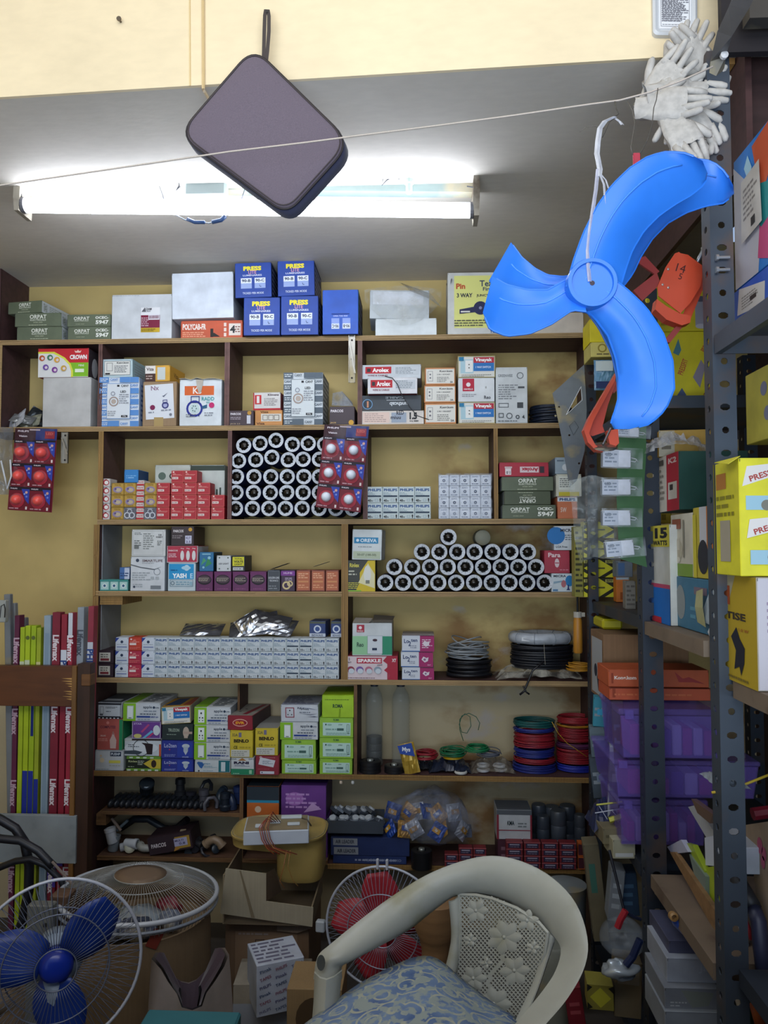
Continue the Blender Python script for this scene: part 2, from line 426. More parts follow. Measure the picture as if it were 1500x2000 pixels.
tag(mb.build('light_block_counter'), 'unseen brown wooden block added below the view to shade low goods', 'light blocker')
# joint battens and a painted conduit on the fascia
def onf(px, py, off=0.0):
 d = ray(px, py); nn = Vector((-dx_.y, dx_.x, 0)).normalized(); t = (A_ - nn * (0.004 + off)).dot(nn) / d.dot(nn); return d * t
mb = MB()
mb.tube([onf(396, -60, .004), onf(397, 174, .004), PZ(399, 178, ZC - .004), PZ(420, 215, ZC - 0.004), PZ(470, 300, ZC - 0.004)], 0.0035, M('#dcc08d', 0.6, 0, 'plaster'), 6)
mb.tube([onf(370, -60, .001), onf(371, 168, .001)], 0.002, M('#e8cf9d', 0.6, 0, 'plaster'), 5)
tag(mb.build('trim_1'), kind='structure')
p = onf(236, 43, 0.0)
mb = MB(); mb.T = Matrix.Translation(p) @ Matrix.Rotation(R(90), 4, 'X'); mb.lathe([(0.0001, 0.012), (0.005, 0.012), (0.005, 0.009), (0.0022, 0.009), (0.0022, -0.01)], M('#6d6255', 0.5, 0.6), 10)
tag(mb.build('screw'), 'small dark screw left in the cream fascia, upper left', 'screw')
# ================================================================ THE WOODEN SHELVING
DK = M('#4a3030', 0.65, 0, 'wood'); MID = M('#5e4232', 0.65, 0, 'wood'); GRY = M('#84888c', 0.7, 0, 'plaster')
PLY = M('#a98c60', 0.7, 0, 'wood', st=(1, 30, 60)); PLYV = M('#94723f', 0.7, 0, 'wood', st=(60, 30, 1)); PLYD = M('#7a5a3a', 0.7, 0, 'wood')
unit = empty('wall_shelf', (0, YW, -1.32), 'large brown plywood shelving built against the yellow back wall', 'shelf')
U0 = Vector((0, YW, -1.32))
def board(name, x0, x1, z0, z1, y0=YF, y1=YW - 0.001, body=DK, edge=PLY, vert=False, under=None):
 mb = MB(); b = 0.0007
 mb.box((x0, y0 + 0.0012, z0), (x1, y1, z1), body)
 # layered plywood edge, unevenly proud, with a few nicks
 n = 4; L_ = (x1 - x0) if not vert else (z1 - z0); T = (z1 - z0) if not vert else (x1 - x0)
 for i in range(n):
  seg = max(3, int(L_ / 0.11)); cuts = [0] + sorted(rnd.uniform(0.02, 0.98) for _ in range(seg - 1)) + [1]
  for k in range(seg):
   pr = rnd.uniform(-0.0006, 0.0016) + (0.0008 if i % 2 else 0)
   a, c = cuts[k] * L_, cuts[k + 1] * L_; t0, t1 = T * i / n, T * (i + 1) / n - (0.0008 if i < n - 1 else 0)
   if vert: mb.box((x0 + t0, y0 - pr, z0 + a), (x0 + t1, y0 + 0.003, z0 + c), edge)
   else: mb.box((x0 + a, y0 - pr, z0 + t0), (x0 + c, y0 + 0.003, z0 + t1), edge)
 mb.v = [tuple(Vector(p) - U0) for p in mb.v]
 return mb.build(name, unit)
def XF(px, py=1000): return PY(px, py, YF).x
def ZF(px, py): return PY(px, py, YF).z
T_ = 0.0165
XR = XF(1150, 800)
S1 = ZF(600, 657); S2 = ZF(600, 830); S3 = ZF(650, 1014); S4L = ZF(430, 1155); S4R = ZF(900, 1156); S5 = ZF(650, 1327); S6 = ZF(650, 1512); S7 = ZF(900, 1692)
SL1 = ZF(340, 1586); SL2 = ZF(240, 1672)
XL = XF(190, 1000)
for nm, a, b, z in (('shelf', XF(-45, 660), XR, S1), ('shelf', XF(-45, 830), XR, S2), ('shelf', XL, XR, S3),
     ('shelf', XL, XF(668, 1150), S4L), ('shelf', XF(680, 1150), XR, S4R), ('shelf', XF(180, 1330), XR, S5), ('shelf', XF(180, 1510), XR, S6),
     ('shelf', XF(640, 1695), XR, S7)):
 e = PLY if z > S4L - 0.05 else PLYV if z < S5 - 0.1 else PLY
 board(nm, a + 0.0002, b, z - T_, z, edge=e)
board('shelf', XF(200, 1570), XF(472, 1590), SL1 - 0.012, SL1, body=MID, edge=PLYD)
board('shelf', XF(190, 1670), XF(640, 1670), SL2 - 0.014, SL2, body=MID, edge=PLYD)
g = 0.0004
def div(px0, px1, zt, zb, **k):
 x0, x1 = XF(px0), XF(px1); return board('divider', x0, x1, zb + g, zt - g, vert=True, **k)
PB = M('#6b4a44', 0.6, 0, 'wood')
board('side_panel', XF(-16, 600), XF(1, 600), S1 + g, PY(0, 512, YF).z, vert=True, edge=DK)
board('side_panel', XF(-16, 750), XF(3, 750), S2 + g, S1 - T_ - g, vert=True)
for a, b in ((187, 195), (436, 446), (698, 707)): div(a, b, S1 - T_, S2, edge=PB)
for a, b in ((190, 200), (444, 452), (709, 718), (965, 973)): div(a, b, S2 - T_, S3, edge=PLYV if a in (190, 965) else PB)
div(184, 195, S3 - T_, S4L - 0.5 * T_ - 0.008, edge=PLYV); div(184, 195, S4L - T_, S5, edge=PLYV)
div(667, 680, S3 - T_, S5, edge=PLYV)
mb = MB()
for (a, zt, zb) in ((195.5, S3 - T_, S4L), (195.5, S4L - T_, S5)):      # light grey painted lining of the left panel
 mb.box((XF(a), YF + 0.02, zb + g), (XF(a) + 0.003, YW - 0.002, zt - g), GRY)
mb.v = [tuple(Vector(p) - U0) for p in mb.v]; mb.build('side_lining', unit)
div(181, 191, S5 - T_, S6, edge=PLYV)
div(692, 698, S5 - T_, S6, edge=PLYD)
board('divider', XF(459), XF(463), S6 + g, S5 - T_ - g, y0=YF + 0.06, vert=True, edge=PLYD)
div(177, 189, S6 - T_, ZF(180, 1760), edge=PLYV)
board('divider', XF(473), XF(480), SL2 + g, S6 - T_ - g, vert=True, edge=PLYD)
board('cleat', XF(196), XF(240), S4L - T_ - 0.03, S4L - T_ - g, y0=YF + 0.01, edge=PLYV, body=PLYV)
board('cleat', XF(196), XF(215), SL1 - 0.05, SL1 - 0.013, y0=YF + 0.01, edge=PLYD, body=PLYD)
# the unit's right side panel
board('side_panel', XR, XR + 0.018, -1.30, S1 + 0.0, vert=True, edge=DK)
# two pressed-steel brackets
def bracket(px, yt, yb, label=None):
 x = XF(px); zt, zb = ZF(px, yt), ZF(px, yb); st = M('#a9a59b', 0.4, 0.7, 'dusty')
 mb = MB(); h = zt - zb
 for (a, b, c, d_) in ((-.011, -.003, 0, 1), (.003, .011, 0, 1)): pass
 mb.box((x - .011, YF - .004, zb), (x + .011, YF - .001, zt), st)
 mb.box((x - .011, YF - .011, zb), (x - .009, YF - .001, zt), st); mb.box((x + .009, YF - .011, zb), (x + .011, YF - .001, zt), st)
 mb.prism([(x - .006, zt - .02), (x + .014, zb + .03), (x + .007, zb + .03), (x - .011, zt - .02)], YF - .014, YF - .011, st)
 for f in (.1, .5, .9):
  c = Vector((x, YF - .0045, zb + h * f)); mb.T = Matrix.Translation(c) @ Matrix.Rotation(R(90), 4, 'X'); mb.lathe([(.0035, 0), (.0035, .0012), (.0001, .0016)], M('#2c2622', .5, .5), 8); mb.T = None
 mb.v = [tuple(Vector(p) - U0) for p in mb.v]; return mb.build('shelf_bracket', unit)
bracket(687, 656, 748); bracket(126, 845, 905)
# nails under the lower shelves
# ================================================================ PRINT DESIGNS
W_, K_ = '#dfe3e6', '#26262a'
def d_philips(watt, bar=False, c='#1e4a84'):
 r = [('r', 0, .0, .02, 1, '#9fb4bd'), ('t', 'PHILIPS', .5, .80, .17, c, .84, 0, .04), ('l', .06, .42, .6, .66, 3, '#7f93a0')]
 if bar: r += [('r', .05, .36, .92, .46, '#2c3c4e')]
 else: r += [('r', .05, .385, .92, .405, '#8fa3ad')]
 r += [('t', watt, .17, .14, .16, K_, None, 0, .03), ('t', 'W', .34, .11, .08, K_), ('e', .86, .20, .045, .08, K_), ('r', .83, .06, .89, .13, K_), ('f', .52, .08, .72, .24, .02, '#8fa0a8')]
 return r
def d_red():
 return [('c', .18, .87, .07, '#e9c9c0'), ('t', 'LED', .25, .72, .09, '#e8a79e'), ('l', .12, .58, .86, .7, 2, '#e39a90'), ('r', .08, .28, .56, .46, '#ead9d3'), ('l', .1, .31, .5, .43, 1, '#8c5a58'),
   ('f', .02, .02, .98, .98, .03, '#d36a62')]
def d_gold():
 return [('f', .03, .03, .97, .97, .03, '#8a6a24'), ('t', 'VOLTA', .5, .84, .13, '#6b5426', .5), ('e', .5, .45, .38, .26, '#8d7fa0'), ('e', .55, .42, .22, .16, '#b9a98b'), ('c', .34, .5, .09, '#5d4f79'), ('l', .2, .08, .8, .2, 1, '#7a6430')]
def d_dark():
 return [('f', .03, .03, .97, .97, .03, '#8f8f96'), ('o', .3, .35, .26, .18, '#c9ccd2'), ('o', .68, .35, .26, .18, '#c9ccd2'), ('o', .5, .66, .22, .15, '#b4b7be'), ('r', .3, .86, .7, .93, '#9a9aa0')]
def d_rw():
 return [('e', .55, .5, .36, .36, '#a83238'), ('e', .6, .5, .22, .24, '#e2ddd8'), ('r', .0, .05, .14, .95, '#b9bdc1'), ('l', .2, .8, .9, .97, 1, '#6d3535')]
def d_narrow():
 return [('r', 0, 0, 1, .35, '#b53a3c'), ('t', 'VALVIS', .5, .66, .3, '#b03036', .8), ]
def d_orpat(ocec=False, inv=False):
 if ocec: r = [('t', 'ORPAT', .33, .68, .27, '#e6e8dd', .36), ('t', 'ELECTRICALS', .33, .48, .10, '#d5d8c8', .32), ('t', 'OCEC 5947', .3, .2, .07, '#aab095', .2), ('t', 'OCEC-', .80, .72, .22, '#eef0e6', .30, 0, .04), ('t', '5947', .81, .34, .34, '#eef0e6', .30, 0, .04)]
 else: r = [('t', 'ORPAT', .5, .72, .30, '#e6e8dd', .36), ('t', 'ELECTRICALS', .5, .48, .12, '#d5d8c8', .34), ('t', 'OCEC 5947', .5, .3, .08, '#b9bfa4', .2), ('l', .3, .06, .7, .16, 1, '#b9bfa4')]
 if inv: r = [(k[0], k[1], 1 - k[2], 1 - k[3]) + tuple(k[4:6]) + ((k[6] if len(k) > 6 else None), 180) if k[0] == 't' else ('l', .3, .84, .7, .93, 1, '#b9bfa4') for k in r]
 return r
def d_press():
 r = [('t', 'PRESS', .48, .84, .13, '#f2e23a', .50, 0, .06), ('t', 'LITE', .48, .73, .10, '#d99fb0', .22), ('t', 'LUMINARIES', .48, .64, .05, '#dfe6f5', .52)]
 for u, s in ((.16, '90-B'), (.54, '90-C')):
  r += [('r', u, .26, u + .30, .56, '#9fb0dc'), ('r', u, .41, u + .30, .56, '#e8edf6'), ('t', s, u + .15, .485, .085, '#23314e', .24, 0, .03)]
 return r + [('t', 'L', .70, .33, .07, '#30426e', None, 20), ('t', 'TICKED PER MODE', .5, .12, .06, '#cfdaf2', .58)]
def d_arolex(c2='#b3222c', inv=False, bg=True):
 r = [('r', .06, .38, .50, .86, c2), ('t', 'Arolex', .32, .62, .30, '#f2f0ee', .28, 0, .04), ('r', .09, .5, .15, .74, '#2c2c30'), ('t', 'WIRE & CABLES', .27, .24, .11, '#7d3040', .34), ('r', .56, .30, .96, .84, '#c4c8cc'), ('l', .57, .34, .95, .82, 5, '#7e868c')]
 return r
def d_kong(rot=False):
 a = [('r', .04, .08, .97, .92, '#dedbd2'), ('f', .09, .2, .26, .8, .02, '#77757a'), ('t', 'Kong.kom', .7, .78, .14, K_, .42, 0, .03), ('t', '2 IN 1 SOCKET', .62, .60, .07, K_, .44), ('l', .4, .14, .8, .48, 4, '#86847e'), ('t', '5A', .88, .16, .1, K_), ('c', .175, .6, .05, '#77757a'), ('c', .175, .4, .05, '#77757a')]
 return a
def d_vinayak():
 return [('r', .0, .0, 1, 1, '#d9d7cf'), ('r', .07, .2, .42, .85, '#a8c6cf'), ('r', .2, .26, .4, .8, '#e6e6e2'), ('r', .42, .30, .97, .68, '#2870b4'), ('r', .42, .68, .97, .94, '#b02a38'), ('t', 'Vinayak', .69, .80, .20, '#f4eff0', .46, 0, .04), ('t', '1 WAY SWITCH', .68, .48, .09, '#dfe9f4', .4), ('l', .1, .03, .9, .16, 2, '#8b8a82'), ('f', .0, .0, 1, 1, .03, '#9c8f55'), ('r', .03, .78, .16, .95, '#2878a0'), ('c', .3, .6, .03, '#60605c'), ('c', .3, .45, .03, '#60605c')]
def d_apple(socket=False, badge=True):
 r = [('r', 0, 0, .34, 1, '#84b82a'), ('r', .11, .12, .28, .84, '#e3ebe8'), ('t', 'apple', .66, .76, .20, '#3c4654', .24), ('c', .83, .76, .07, '#2d3c52'), ('t', 'Lite', .92, .76, .09, '#56606e', .1), ('l', .56, .5, .9, .62, 1, '#7d8794'), ('l', .46, .34, .95, .46, 1, '#4a5462'), ('r', .37, .2, .74, .29, '#24408a'), ('t', 'MRP 6A', .86, .24, .09, '#24408a', .2), ('l', .4, .04, .95, .16, 1, '#8d97a4')]
 if socket: r += [('c', .195, .66, .05, K_), ('c', .155, .4, .04, K_), ('c', .235, .4, .04, K_), ('c', .15, .25, .03, K_), ('c', .24, .25, .03, K_)]
 else: r += [('r', .155, .16, .235, .2, '#59605c'), ('f', .11, .12, .28, .84, .015, '#9aa7a0')]
 return r
def d_roma(n=1):
 return [('t', 'ROMA', .5, .9, .11, '#31603f', .17, 0, .03), ('r', .1, .1, .92, .76, '#b9d8cf'), ('r', .17, .62, .21, .7, '#31504a'), ('e', .3, .65, .07, .05, '#8fb6ab'), ('t', '67024', .62, .66, .06, '#40605a'), ('r', .52, .36, .72, .48, '#40625c'), ('f', .81, .28, .88, .68, .02, '#4b6a64'), ('r', .82, .2, .89, .24, '#2d4541'), ('l', .18, .36, .5, .5, 1, '#7da399'), ('l', .2, .14, .9, .28, 2, '#86aaa0')]
def d_benlo():
 return [('t', '32A', .22, .84, .11, '#4d4a3c', .24), ('r', .38, .76, .5, .93, '#6f6a86'), ('t', 'BENLO', .5, .62, .13, '#3a3010', .66, 0, .06), ('t', 'CE', .25, .38, .11, '#4a4212', .17, 0, .03), ('l', .42, .33, .9, .44, 1, '#a5942a'), ('r', .06, .03, .86, .29, '#c5c6bd'), ('l', .1, .06, .8, .26, 3, '#8f918a')]
def d_yash():
 return [('r', .03, .42, .94, .96, '#2b92c8'), ('t', 'YASH', .42, .54, .17, '#eef4f7', .52, 0, .05), ('t', 'E', .86, .54, .17, '#bfe0f0', .1), ('c', .68, .82, .1, '#d8e6ea'), ('e', .66, .82, .17, .07, '#a8cfe0'), ('l', .1, .7, .4, .78, 1, '#135a8c'), ('f', .08, .16, .92, .4, .015, '#56798c'), ('o', .18, .28, .07, .05, '#3c5a6a'), ('l', .3, .2, .78, .36, 2, '#6f95a6'), ('r', .8, .2, .89, .34, '#8fb0be')]
def d_checker(c, bg, pic=True):
 r = []; nv = 9; rows = [i for i in range(nv)]
 for i in rows:
  v0 = i / nv; v1 = (i + 1) / nv
  if i % 2 == 0: r += [('r', 0, v0, .24, v1, c), ('r', .78, v0, 1, v1, c), ('l', .03, v0 + .02, .22, v1 - .02, 2, bg)]
  else: r += [('t', 'CANY', .12, (v0 + v1) / 2, .05, c, .2, 0, .03), ('t', 'CANY', .89, (v0 + v1) / 2, .05, c, .2, 0, .03)]
 r = [x for x in r]
 r += [('r', .24, 0, .52, .11, c), ('r', .52, .89, .78, 1, c), ('t', 'CANY', .65, .05, .05, c, .2, 0, .03), ('t', 'CANY', .38, .95, .05, c, .2, 0, .03)]
 r += [('r', .2, .15, .80, .87, bg), ('f', .2, .15, .80, .87, .008, c), ('t', 'CANY', .66, .82, .05, K_, .2, 0, .03), ('r', .46, .8, .52, .84, K_), ('o', .38, .5, .10, .075, '#a08f86'), ('c', .38, .5, .05, '#b5a79c'), ('o', .36, .66, .045, .03, '#8b8f9a'), ('t', 'LED', .62, .70, .045, K_, .14), ('l', .52, .45, .76, .66, 5, '#8d9098'), ('l', .23, .2, .5, .32, 3, '#9a9ca2'), ('r', .58, .18, .74, .22, K_), ('t', '5 Pcs', .66, .2, .025, '#eeeeee')]
 return r
def lens(seed, c, n=3, c2='#7b8086'):
 q = random.Random(seed); return [('l', .08, .1 + .25 * i, .92, .3 + .25 * i, 2, c2) for i in range(n)]
SIDE = [('l', .1, .15, .9, .85, 5, '#8a8f92')]
# ================================================================ TOP ROW (on the uppermost shelf)
OG = '#66705a'
orp_side = [('t', 'ORPAT', .12, .5, .5, '#6b7460', .16, 90), ('l', .25, .2, .9, .8, 4, '#8f968c')]
stack(YF + 0.004, S1 + .0005, [
 (33, 121, 638, 'green electrical carton, bottom of the leftmost stack on the top shelf', OG, d_orpat(), dict(sc='#b4bcc0', side=orp_side, rz=0)),
 (29, 120, 611, 'green electrical carton, second layer of the leftmost stack on the top shelf', OG, d_orpat(), dict(sc='#b4bcc0', side=orp_side, rz=0)),
 (10, 82, 587, 'green carton turned askew, uppermost at far left of the top shelf', OG, d_orpat(), dict(sc='#c0c6c8', side=orp_side, rz=-8, Y=YF + 0.0))], d=.17)
stack(YF + 0.004, S1 + .0005, [
 (132, 216, 638, 'green carton with bold number, lower one beside the white box on the top shelf', OG, d_orpat(True), dict(rz=0)),
 (131, 216, 614, 'green carton with bold number, upper one beside the white box on the top shelf', OG, d_orpat(True), dict(rz=0))], d=.15)
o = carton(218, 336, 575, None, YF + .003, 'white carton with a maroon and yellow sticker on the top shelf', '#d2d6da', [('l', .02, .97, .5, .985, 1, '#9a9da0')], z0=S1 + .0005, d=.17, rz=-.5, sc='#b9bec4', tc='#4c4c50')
mb = MB(); prints(mb, lambda u, v, l: (-.002 + u * .066, -l - .0006, .022 + v * .086), .066, .086, [('r', 0, 0, 1, 1, '#e8e8ea'), ('r', 0, 0, 1, .18, '#c7a72e'), ('r', 0, .18, 1, .69, '#7c1f3c'), ('r', .4, .5, .98, .72, '#e3dfe6')]
 + [('r', .44 + .075 * i, .54, .48 + .075 * i, .67, '#6a2038') for i in range(7)] + [('p', [(.04, .82), (.22, 1), (.28, .82)], '#5c5c62'), ('t', 'CHAM', .42, .93, .1, '#3c3c44', .3), ('t', 'PLUS', .42, .84, .05, '#55555c'), ('l', .04, .22, .42, .6, 5, '#d9b7c2'), ('l', .04, .03, .95, .15, 2, '#84701c')])
tag(mb.build('sticker', o), 'maroon and yellow printed sticker')
o = carton(353, 474, 626, None, YF + .012, 'orange wire carton under the plain white box on the top shelf', '#c9532c', [('t', 'POLYCAB-FR', .22, .66, .34, '#f0e4da', .38, 0, .04), ('l', .03, .08, .4, .4, 3, '#e8a988'), ('r', .78, .16, .97, .82, '#e9dcd2'), ('t', '4', .84, .5, .42, K_, None, 0, .04), ('l', .88, .3, .96, .7, 3, '#88584a')] + [('r', .70, .1 + .28 * i, .74, .3 + .28 * i, '#ecd9cc') for i in range(3)], z0=S1 + .0005, d=.165, rz=0)
mb = MB(); mb.box((-.004, -.0009, .005), (.006, -.0003, .034), PR('#221d1b')); mb.poly([(-.004, -.001, .006), (.03, -.001, .006), (.008, -.001, .02)], PR('#221d1b')); tag(mb.build('handle_hole', o), 'torn black opening')
z1 = o['zt']
o = carton(337, 457, 534, None, YF - .002, 'plain white stapled carton on top of the orange wire carton', '#dde4ee', [], z0=z1 + .0008, d=.17, rz=0, sc='#b3bccb', ry=-1.0)
o.location.z += 0.003
mb = MB()
for q in range(4): mb.tube([(-.093 + .19, .012 + .035 * (q % 2), .03 + .028 * q), (.098, .012 + .035 * (q % 2), .045 + .028 * q)], .0006, M('#55585c', .4, .8), 4)
mb.build('staple', o)
BL = '#2347a0'
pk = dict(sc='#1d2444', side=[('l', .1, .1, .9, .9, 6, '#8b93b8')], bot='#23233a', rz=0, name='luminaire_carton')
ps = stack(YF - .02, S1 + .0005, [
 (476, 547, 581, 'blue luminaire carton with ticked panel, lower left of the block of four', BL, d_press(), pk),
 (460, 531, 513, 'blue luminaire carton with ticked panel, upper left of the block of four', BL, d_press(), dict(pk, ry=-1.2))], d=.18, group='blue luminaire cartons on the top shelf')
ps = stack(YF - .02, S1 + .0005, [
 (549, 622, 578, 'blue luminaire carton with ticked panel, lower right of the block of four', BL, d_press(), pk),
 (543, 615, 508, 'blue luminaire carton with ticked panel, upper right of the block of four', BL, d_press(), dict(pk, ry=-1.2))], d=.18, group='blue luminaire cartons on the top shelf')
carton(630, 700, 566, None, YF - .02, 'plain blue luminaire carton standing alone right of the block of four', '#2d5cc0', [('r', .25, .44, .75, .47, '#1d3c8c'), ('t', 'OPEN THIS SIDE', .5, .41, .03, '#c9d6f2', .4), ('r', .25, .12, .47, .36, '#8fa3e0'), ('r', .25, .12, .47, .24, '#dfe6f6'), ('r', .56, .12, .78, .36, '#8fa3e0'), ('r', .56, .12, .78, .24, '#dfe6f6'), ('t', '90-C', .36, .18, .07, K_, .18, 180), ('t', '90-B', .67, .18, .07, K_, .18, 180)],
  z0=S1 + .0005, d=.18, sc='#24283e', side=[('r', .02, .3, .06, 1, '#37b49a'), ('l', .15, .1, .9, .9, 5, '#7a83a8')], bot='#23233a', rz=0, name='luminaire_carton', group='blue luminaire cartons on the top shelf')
o = stack(YF + .01, S1 + .0005, [(733, 853, 622, 'flat white box, lower one of the pair wrapped in plastic on the top shelf', '#dde3e4', [], dict(rz=0)), (722, 838, 566, 'white box wrapped in clear plastic on the top shelf', '#c9cfd4', [('r', .05, .5, .9, .95, '#e0e4ea'), ('r', .0, .02, .98, .46, '#c3c9cb')], dict(rz=2, ry=.6))], d=.15)
o = carton(874, 1002, 532, None, YF + .002, 'white and yellow junction box carton with a black three-armed picture', '#cfcfca', [
 ('r', .10, .1, .99, .95, '#e0df86'), ('t', 'Pin', .2, .78, .09, '#c0502c', .14, 0, .04), ('t', 'Teak', .62, .82, .10, '#33455e', .26), ('t', 'Finish', .64, .73, .06, '#33455e', .2), ('t', '3 WAY', .26, .63, .07, '#2a2c40', .24, 0, .03), ('t', 'JUNCTION BOX', .66, .62, .05, '#2a2c40', .44), ('t', '2 Pcs', .8, .55, .04, '#2a2c40'),
 ('c', .5, .42, .11, '#2a2c52'), ('p', [(.18, .33), (.18, .4), (.5, .46), (.5, .36)], '#2a2c52'), ('p', [(.5, .44), (.7, .5), (.72, .44), (.5, .38)], '#2a2c52'), ('p', [(.5, .4), (.62, .2), (.69, .25), (.56, .42)], '#2a2c52'), ('r', .2, .35, .34, .375, '#d9d9d0'), ('c', .5, .42, .025, '#8a8cae'), ('l', .1, .12, .8, .24, 3, '#5b5c46'), ('t', 'YEH', .7, .04, .05, '#3a5c8e')], z0=S1 + .0005, d=.16, rz=0, sc='#b4b4ae')
mb = MB(); mb.sheet([[(-.1, -.001, .17), (-.095, -.012, .186)], [(-.1, .05, .17), (-.112, .052, .19)], [(-.1, .14, .17), (-.098, .13, .184)]], PAP('#3c4150'), .001, (0, 0, .001)); mb.build('flap', o)
carton(1006, 1140, 611, None, YF + .004, 'cream carton behind the blue fan blade on the top shelf', '#d6cbbb', [('l', .2, .3, .5, .6, 2, '#b5a998')], z0=S1 + .0005, d=.15, rz=0)
# ================================================================ SECOND ROW
o = carton(84, 178, 737, None, YF + .004, 'plain pale grey carton under the red and green one, left cell', '#bdbcba', [], z0=S2 + .0005, d=.16, rz=0)
z1 = o['zt']
crown = [('r', 0, 0, 1, 1, '#dcdcda'), ('p', [(.0, .86), (.0, 1), (1, 1), (1, .5), (.60, .5), (.5, .68), (.3, .86)], '#c02832'), ('p', [(.68, .02), (1, .02), (1, .5), (.60, .5), (.66, .3)], '#7eb52a'), ('p', [(0, .82), (.3, .82), (.5, .64), (.62, .42), (.66, .2), (.66, 0), (.70, 0), (.70, .22), (.65, .46), (.53, .68), (.32, .88), (0, .88)], '#d9d94a'),
   ('t', 'CROWN', .80, .69, .16, '#f0ecea', .34, 0, .05), ('p', [(.74, .84), (.72, .92), (.76, .89), (.79, .94), (.82, .89), (.86, .92), (.84, .84)], '#e9c2b8'), ('t', 'MINI', .86, .4, .07, '#e4efd2'), ('r', .74, .16, .92, .28, '#dfead2')]
for (u, v, a) in ((.08, .66, '#b5562e'), (.24, .68, '#3f7d5e'), (.38, .6, '#d9a23a'), (.16, .34, '#6b4b9c'), (.34, .25, '#7a3a90'), (.52, .3, '#c9a24a')): crown += [('c', u, v, .1, a), ('c', u + .01, v - .01, .05, '#d9c9d0')]
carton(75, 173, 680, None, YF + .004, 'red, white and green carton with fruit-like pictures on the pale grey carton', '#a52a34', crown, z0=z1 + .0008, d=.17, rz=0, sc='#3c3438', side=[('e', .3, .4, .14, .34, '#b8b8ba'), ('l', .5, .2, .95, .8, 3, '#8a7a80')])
stack(YF + .003, S2 + .0005, [
 (195, 272, 737, 'blue and white chequered carton, lower one at left of the second cell', '#dbe2ea', d_checker('#5b8cc8', '#d9dee2'), dict(sc='#9fb4d4', side=[('l', .1, .1, .9, .9, 8, '#4a6aa8')], rz=0)),
 (199, 259, 701, 'pale blue socket carton on the chequered blue carton', '#b9cdd2', [('r', .06, .12, .93, .9, '#dcdcd6'), ('f', .06, .12, .93, .9, .02, '#3a4046'), ('f', .14, .35, .34, .8, .02, '#55585c'), ('t', 'Kong.kom', .68, .78, .12, K_, .4, 0, .03), ('l', .4, .25, .85, .66, 5, '#6e7276'), ('r', .1, .16, .26, .24, K_)], dict(sc='#8eaab2', side=SIDE, rz=-2))], d=.165)
o = carton(279, 345, 745, None, YF + .003, 'brown cardboard carton with a paper sheet glued on its front', '#9d8263', [], z0=S2 + .0005, d=.16, rz=0, mat=M('#9d8263', .8, 0, 'cardboard'))
mb = MB(); prints(mb, lambda u, v, l: (-.046 + u * .098 - v * .006, -l - .0006 , .022 + v * .118 + u * .006), .098, .12, [('r', 0, 0, 1, 1, '#dcdfe4'), ('t', 'Nx', .36, .9, .13, '#8d6a80', None, 0), ('c', .25, .34, .075, '#7a1d4c'), ('c', .7, .38, .1, '#3b3f78'), ('c', .7, .38, .06, '#a8acd0'), ('f', .62, .42, .78, .54, .02, '#3b3f78'), ('p', [(.6, .66), (.66, .62), (.8, .74), (.66, .66)], '#4a5268'), ('l', .1, .16, .3, .24, 1, '#8a8f9a'), ('l', .55, .2, .9, .28, 1, '#8a8f9a'), ('c', .88, .1, .04, '#70747e')]); tag(mb.build('paper_sheet', o), 'white printed sheet glued on askew')
mb = MB(); mb.box((-.018, -.001, 0), (.014, -.0004, .03), M('#a98f5a', .3, 0, 'plastic')); mb.build('tape', o)
carton(282, 332, 713, None, YF + .003, 'small yellow and brown carton on the brown cardboard one', '#d9a63e', [('r', 0, .0, .42, 1, '#4c3430'), ('r', 0, .5, .42, 1, '#e6e2dc'), ('t', 'Viza', .2, .78, .2, '#3a2a28', .3), ('r', .5, .1, .82, .88, '#c9d0ce'), ('l', .04, .12, .38, .42, 2, '#b9a59c')], z0=o['zt'] + .0008, d=.13, rz=-5, sc='#c08f35', side=[('t', 'Viza', .4, .5, .3, '#6a4c22')])
o = carton(351, 433, 741, None, YF + .002, 'white carton with a blue cable reel picture and torn orange label', '#d9dfe2', [
 ('r', .12, .66, .82, .86, '#d2622c'), ('t', 'Ks', .42, .76, .14, '#efe4dc', None, 0), ('o', .36, .37, .18, .135, '#24308a'), ('c', .36, .37, .11, '#c4d6d6'), ('f', .27, .49, .48, .64, .018, '#1f2a6c'), ('p', [(.54, .36), (.66, .38), (.66, .46), (.54, .42)], '#2a5a7c'), ('t', 'RADD', .68, .58, .08, '#3a9a9c', .3), ('t', '555', .68, .50, .04, '#3a9a9c'), ('c', .77, .44, .06, '#c22a6a'), ('l', .16, .18, .4, .26, 2, '#6c7078'), ('l', .6, .2, .84, .3, 2, '#8a8e96'),
 ('p', [(.25, .24), (.27, .19), (.3, .24)], '#1f2a6c'), ('p', [(.45, .24), (.47, .19), (.49, .24)], '#1f2a6c')] + [('c', .36 + .05 * math.cos(k), .37 + .06 * math.sin(k), .012, '#3c5a5c') for k in range(6)], z0=S2 + .0005, d=.165, rz=0)
mb = MB(); q = random.Random(3)
mb.sheet([[(-.072 + .02 * i, -.006 - .003 * q.random(), .158 + q.uniform(-.003, .006)) for i in range(8)], [(-.07 + .02 * i, .05, .163) for i in range(8)]], PAP('#b9bab4'), .001, (0, 0, .001))
mb.sheet([[(-.016, -.002, .158), (.01, -.003, .157)], [(-.012, -.004, .132), (.006, -.003, .13)], [(-.006, -.003, .112), (.002, -.002, .115)]], PAP('#b5ada0'), .0008)
mb.build('torn_flap', o)
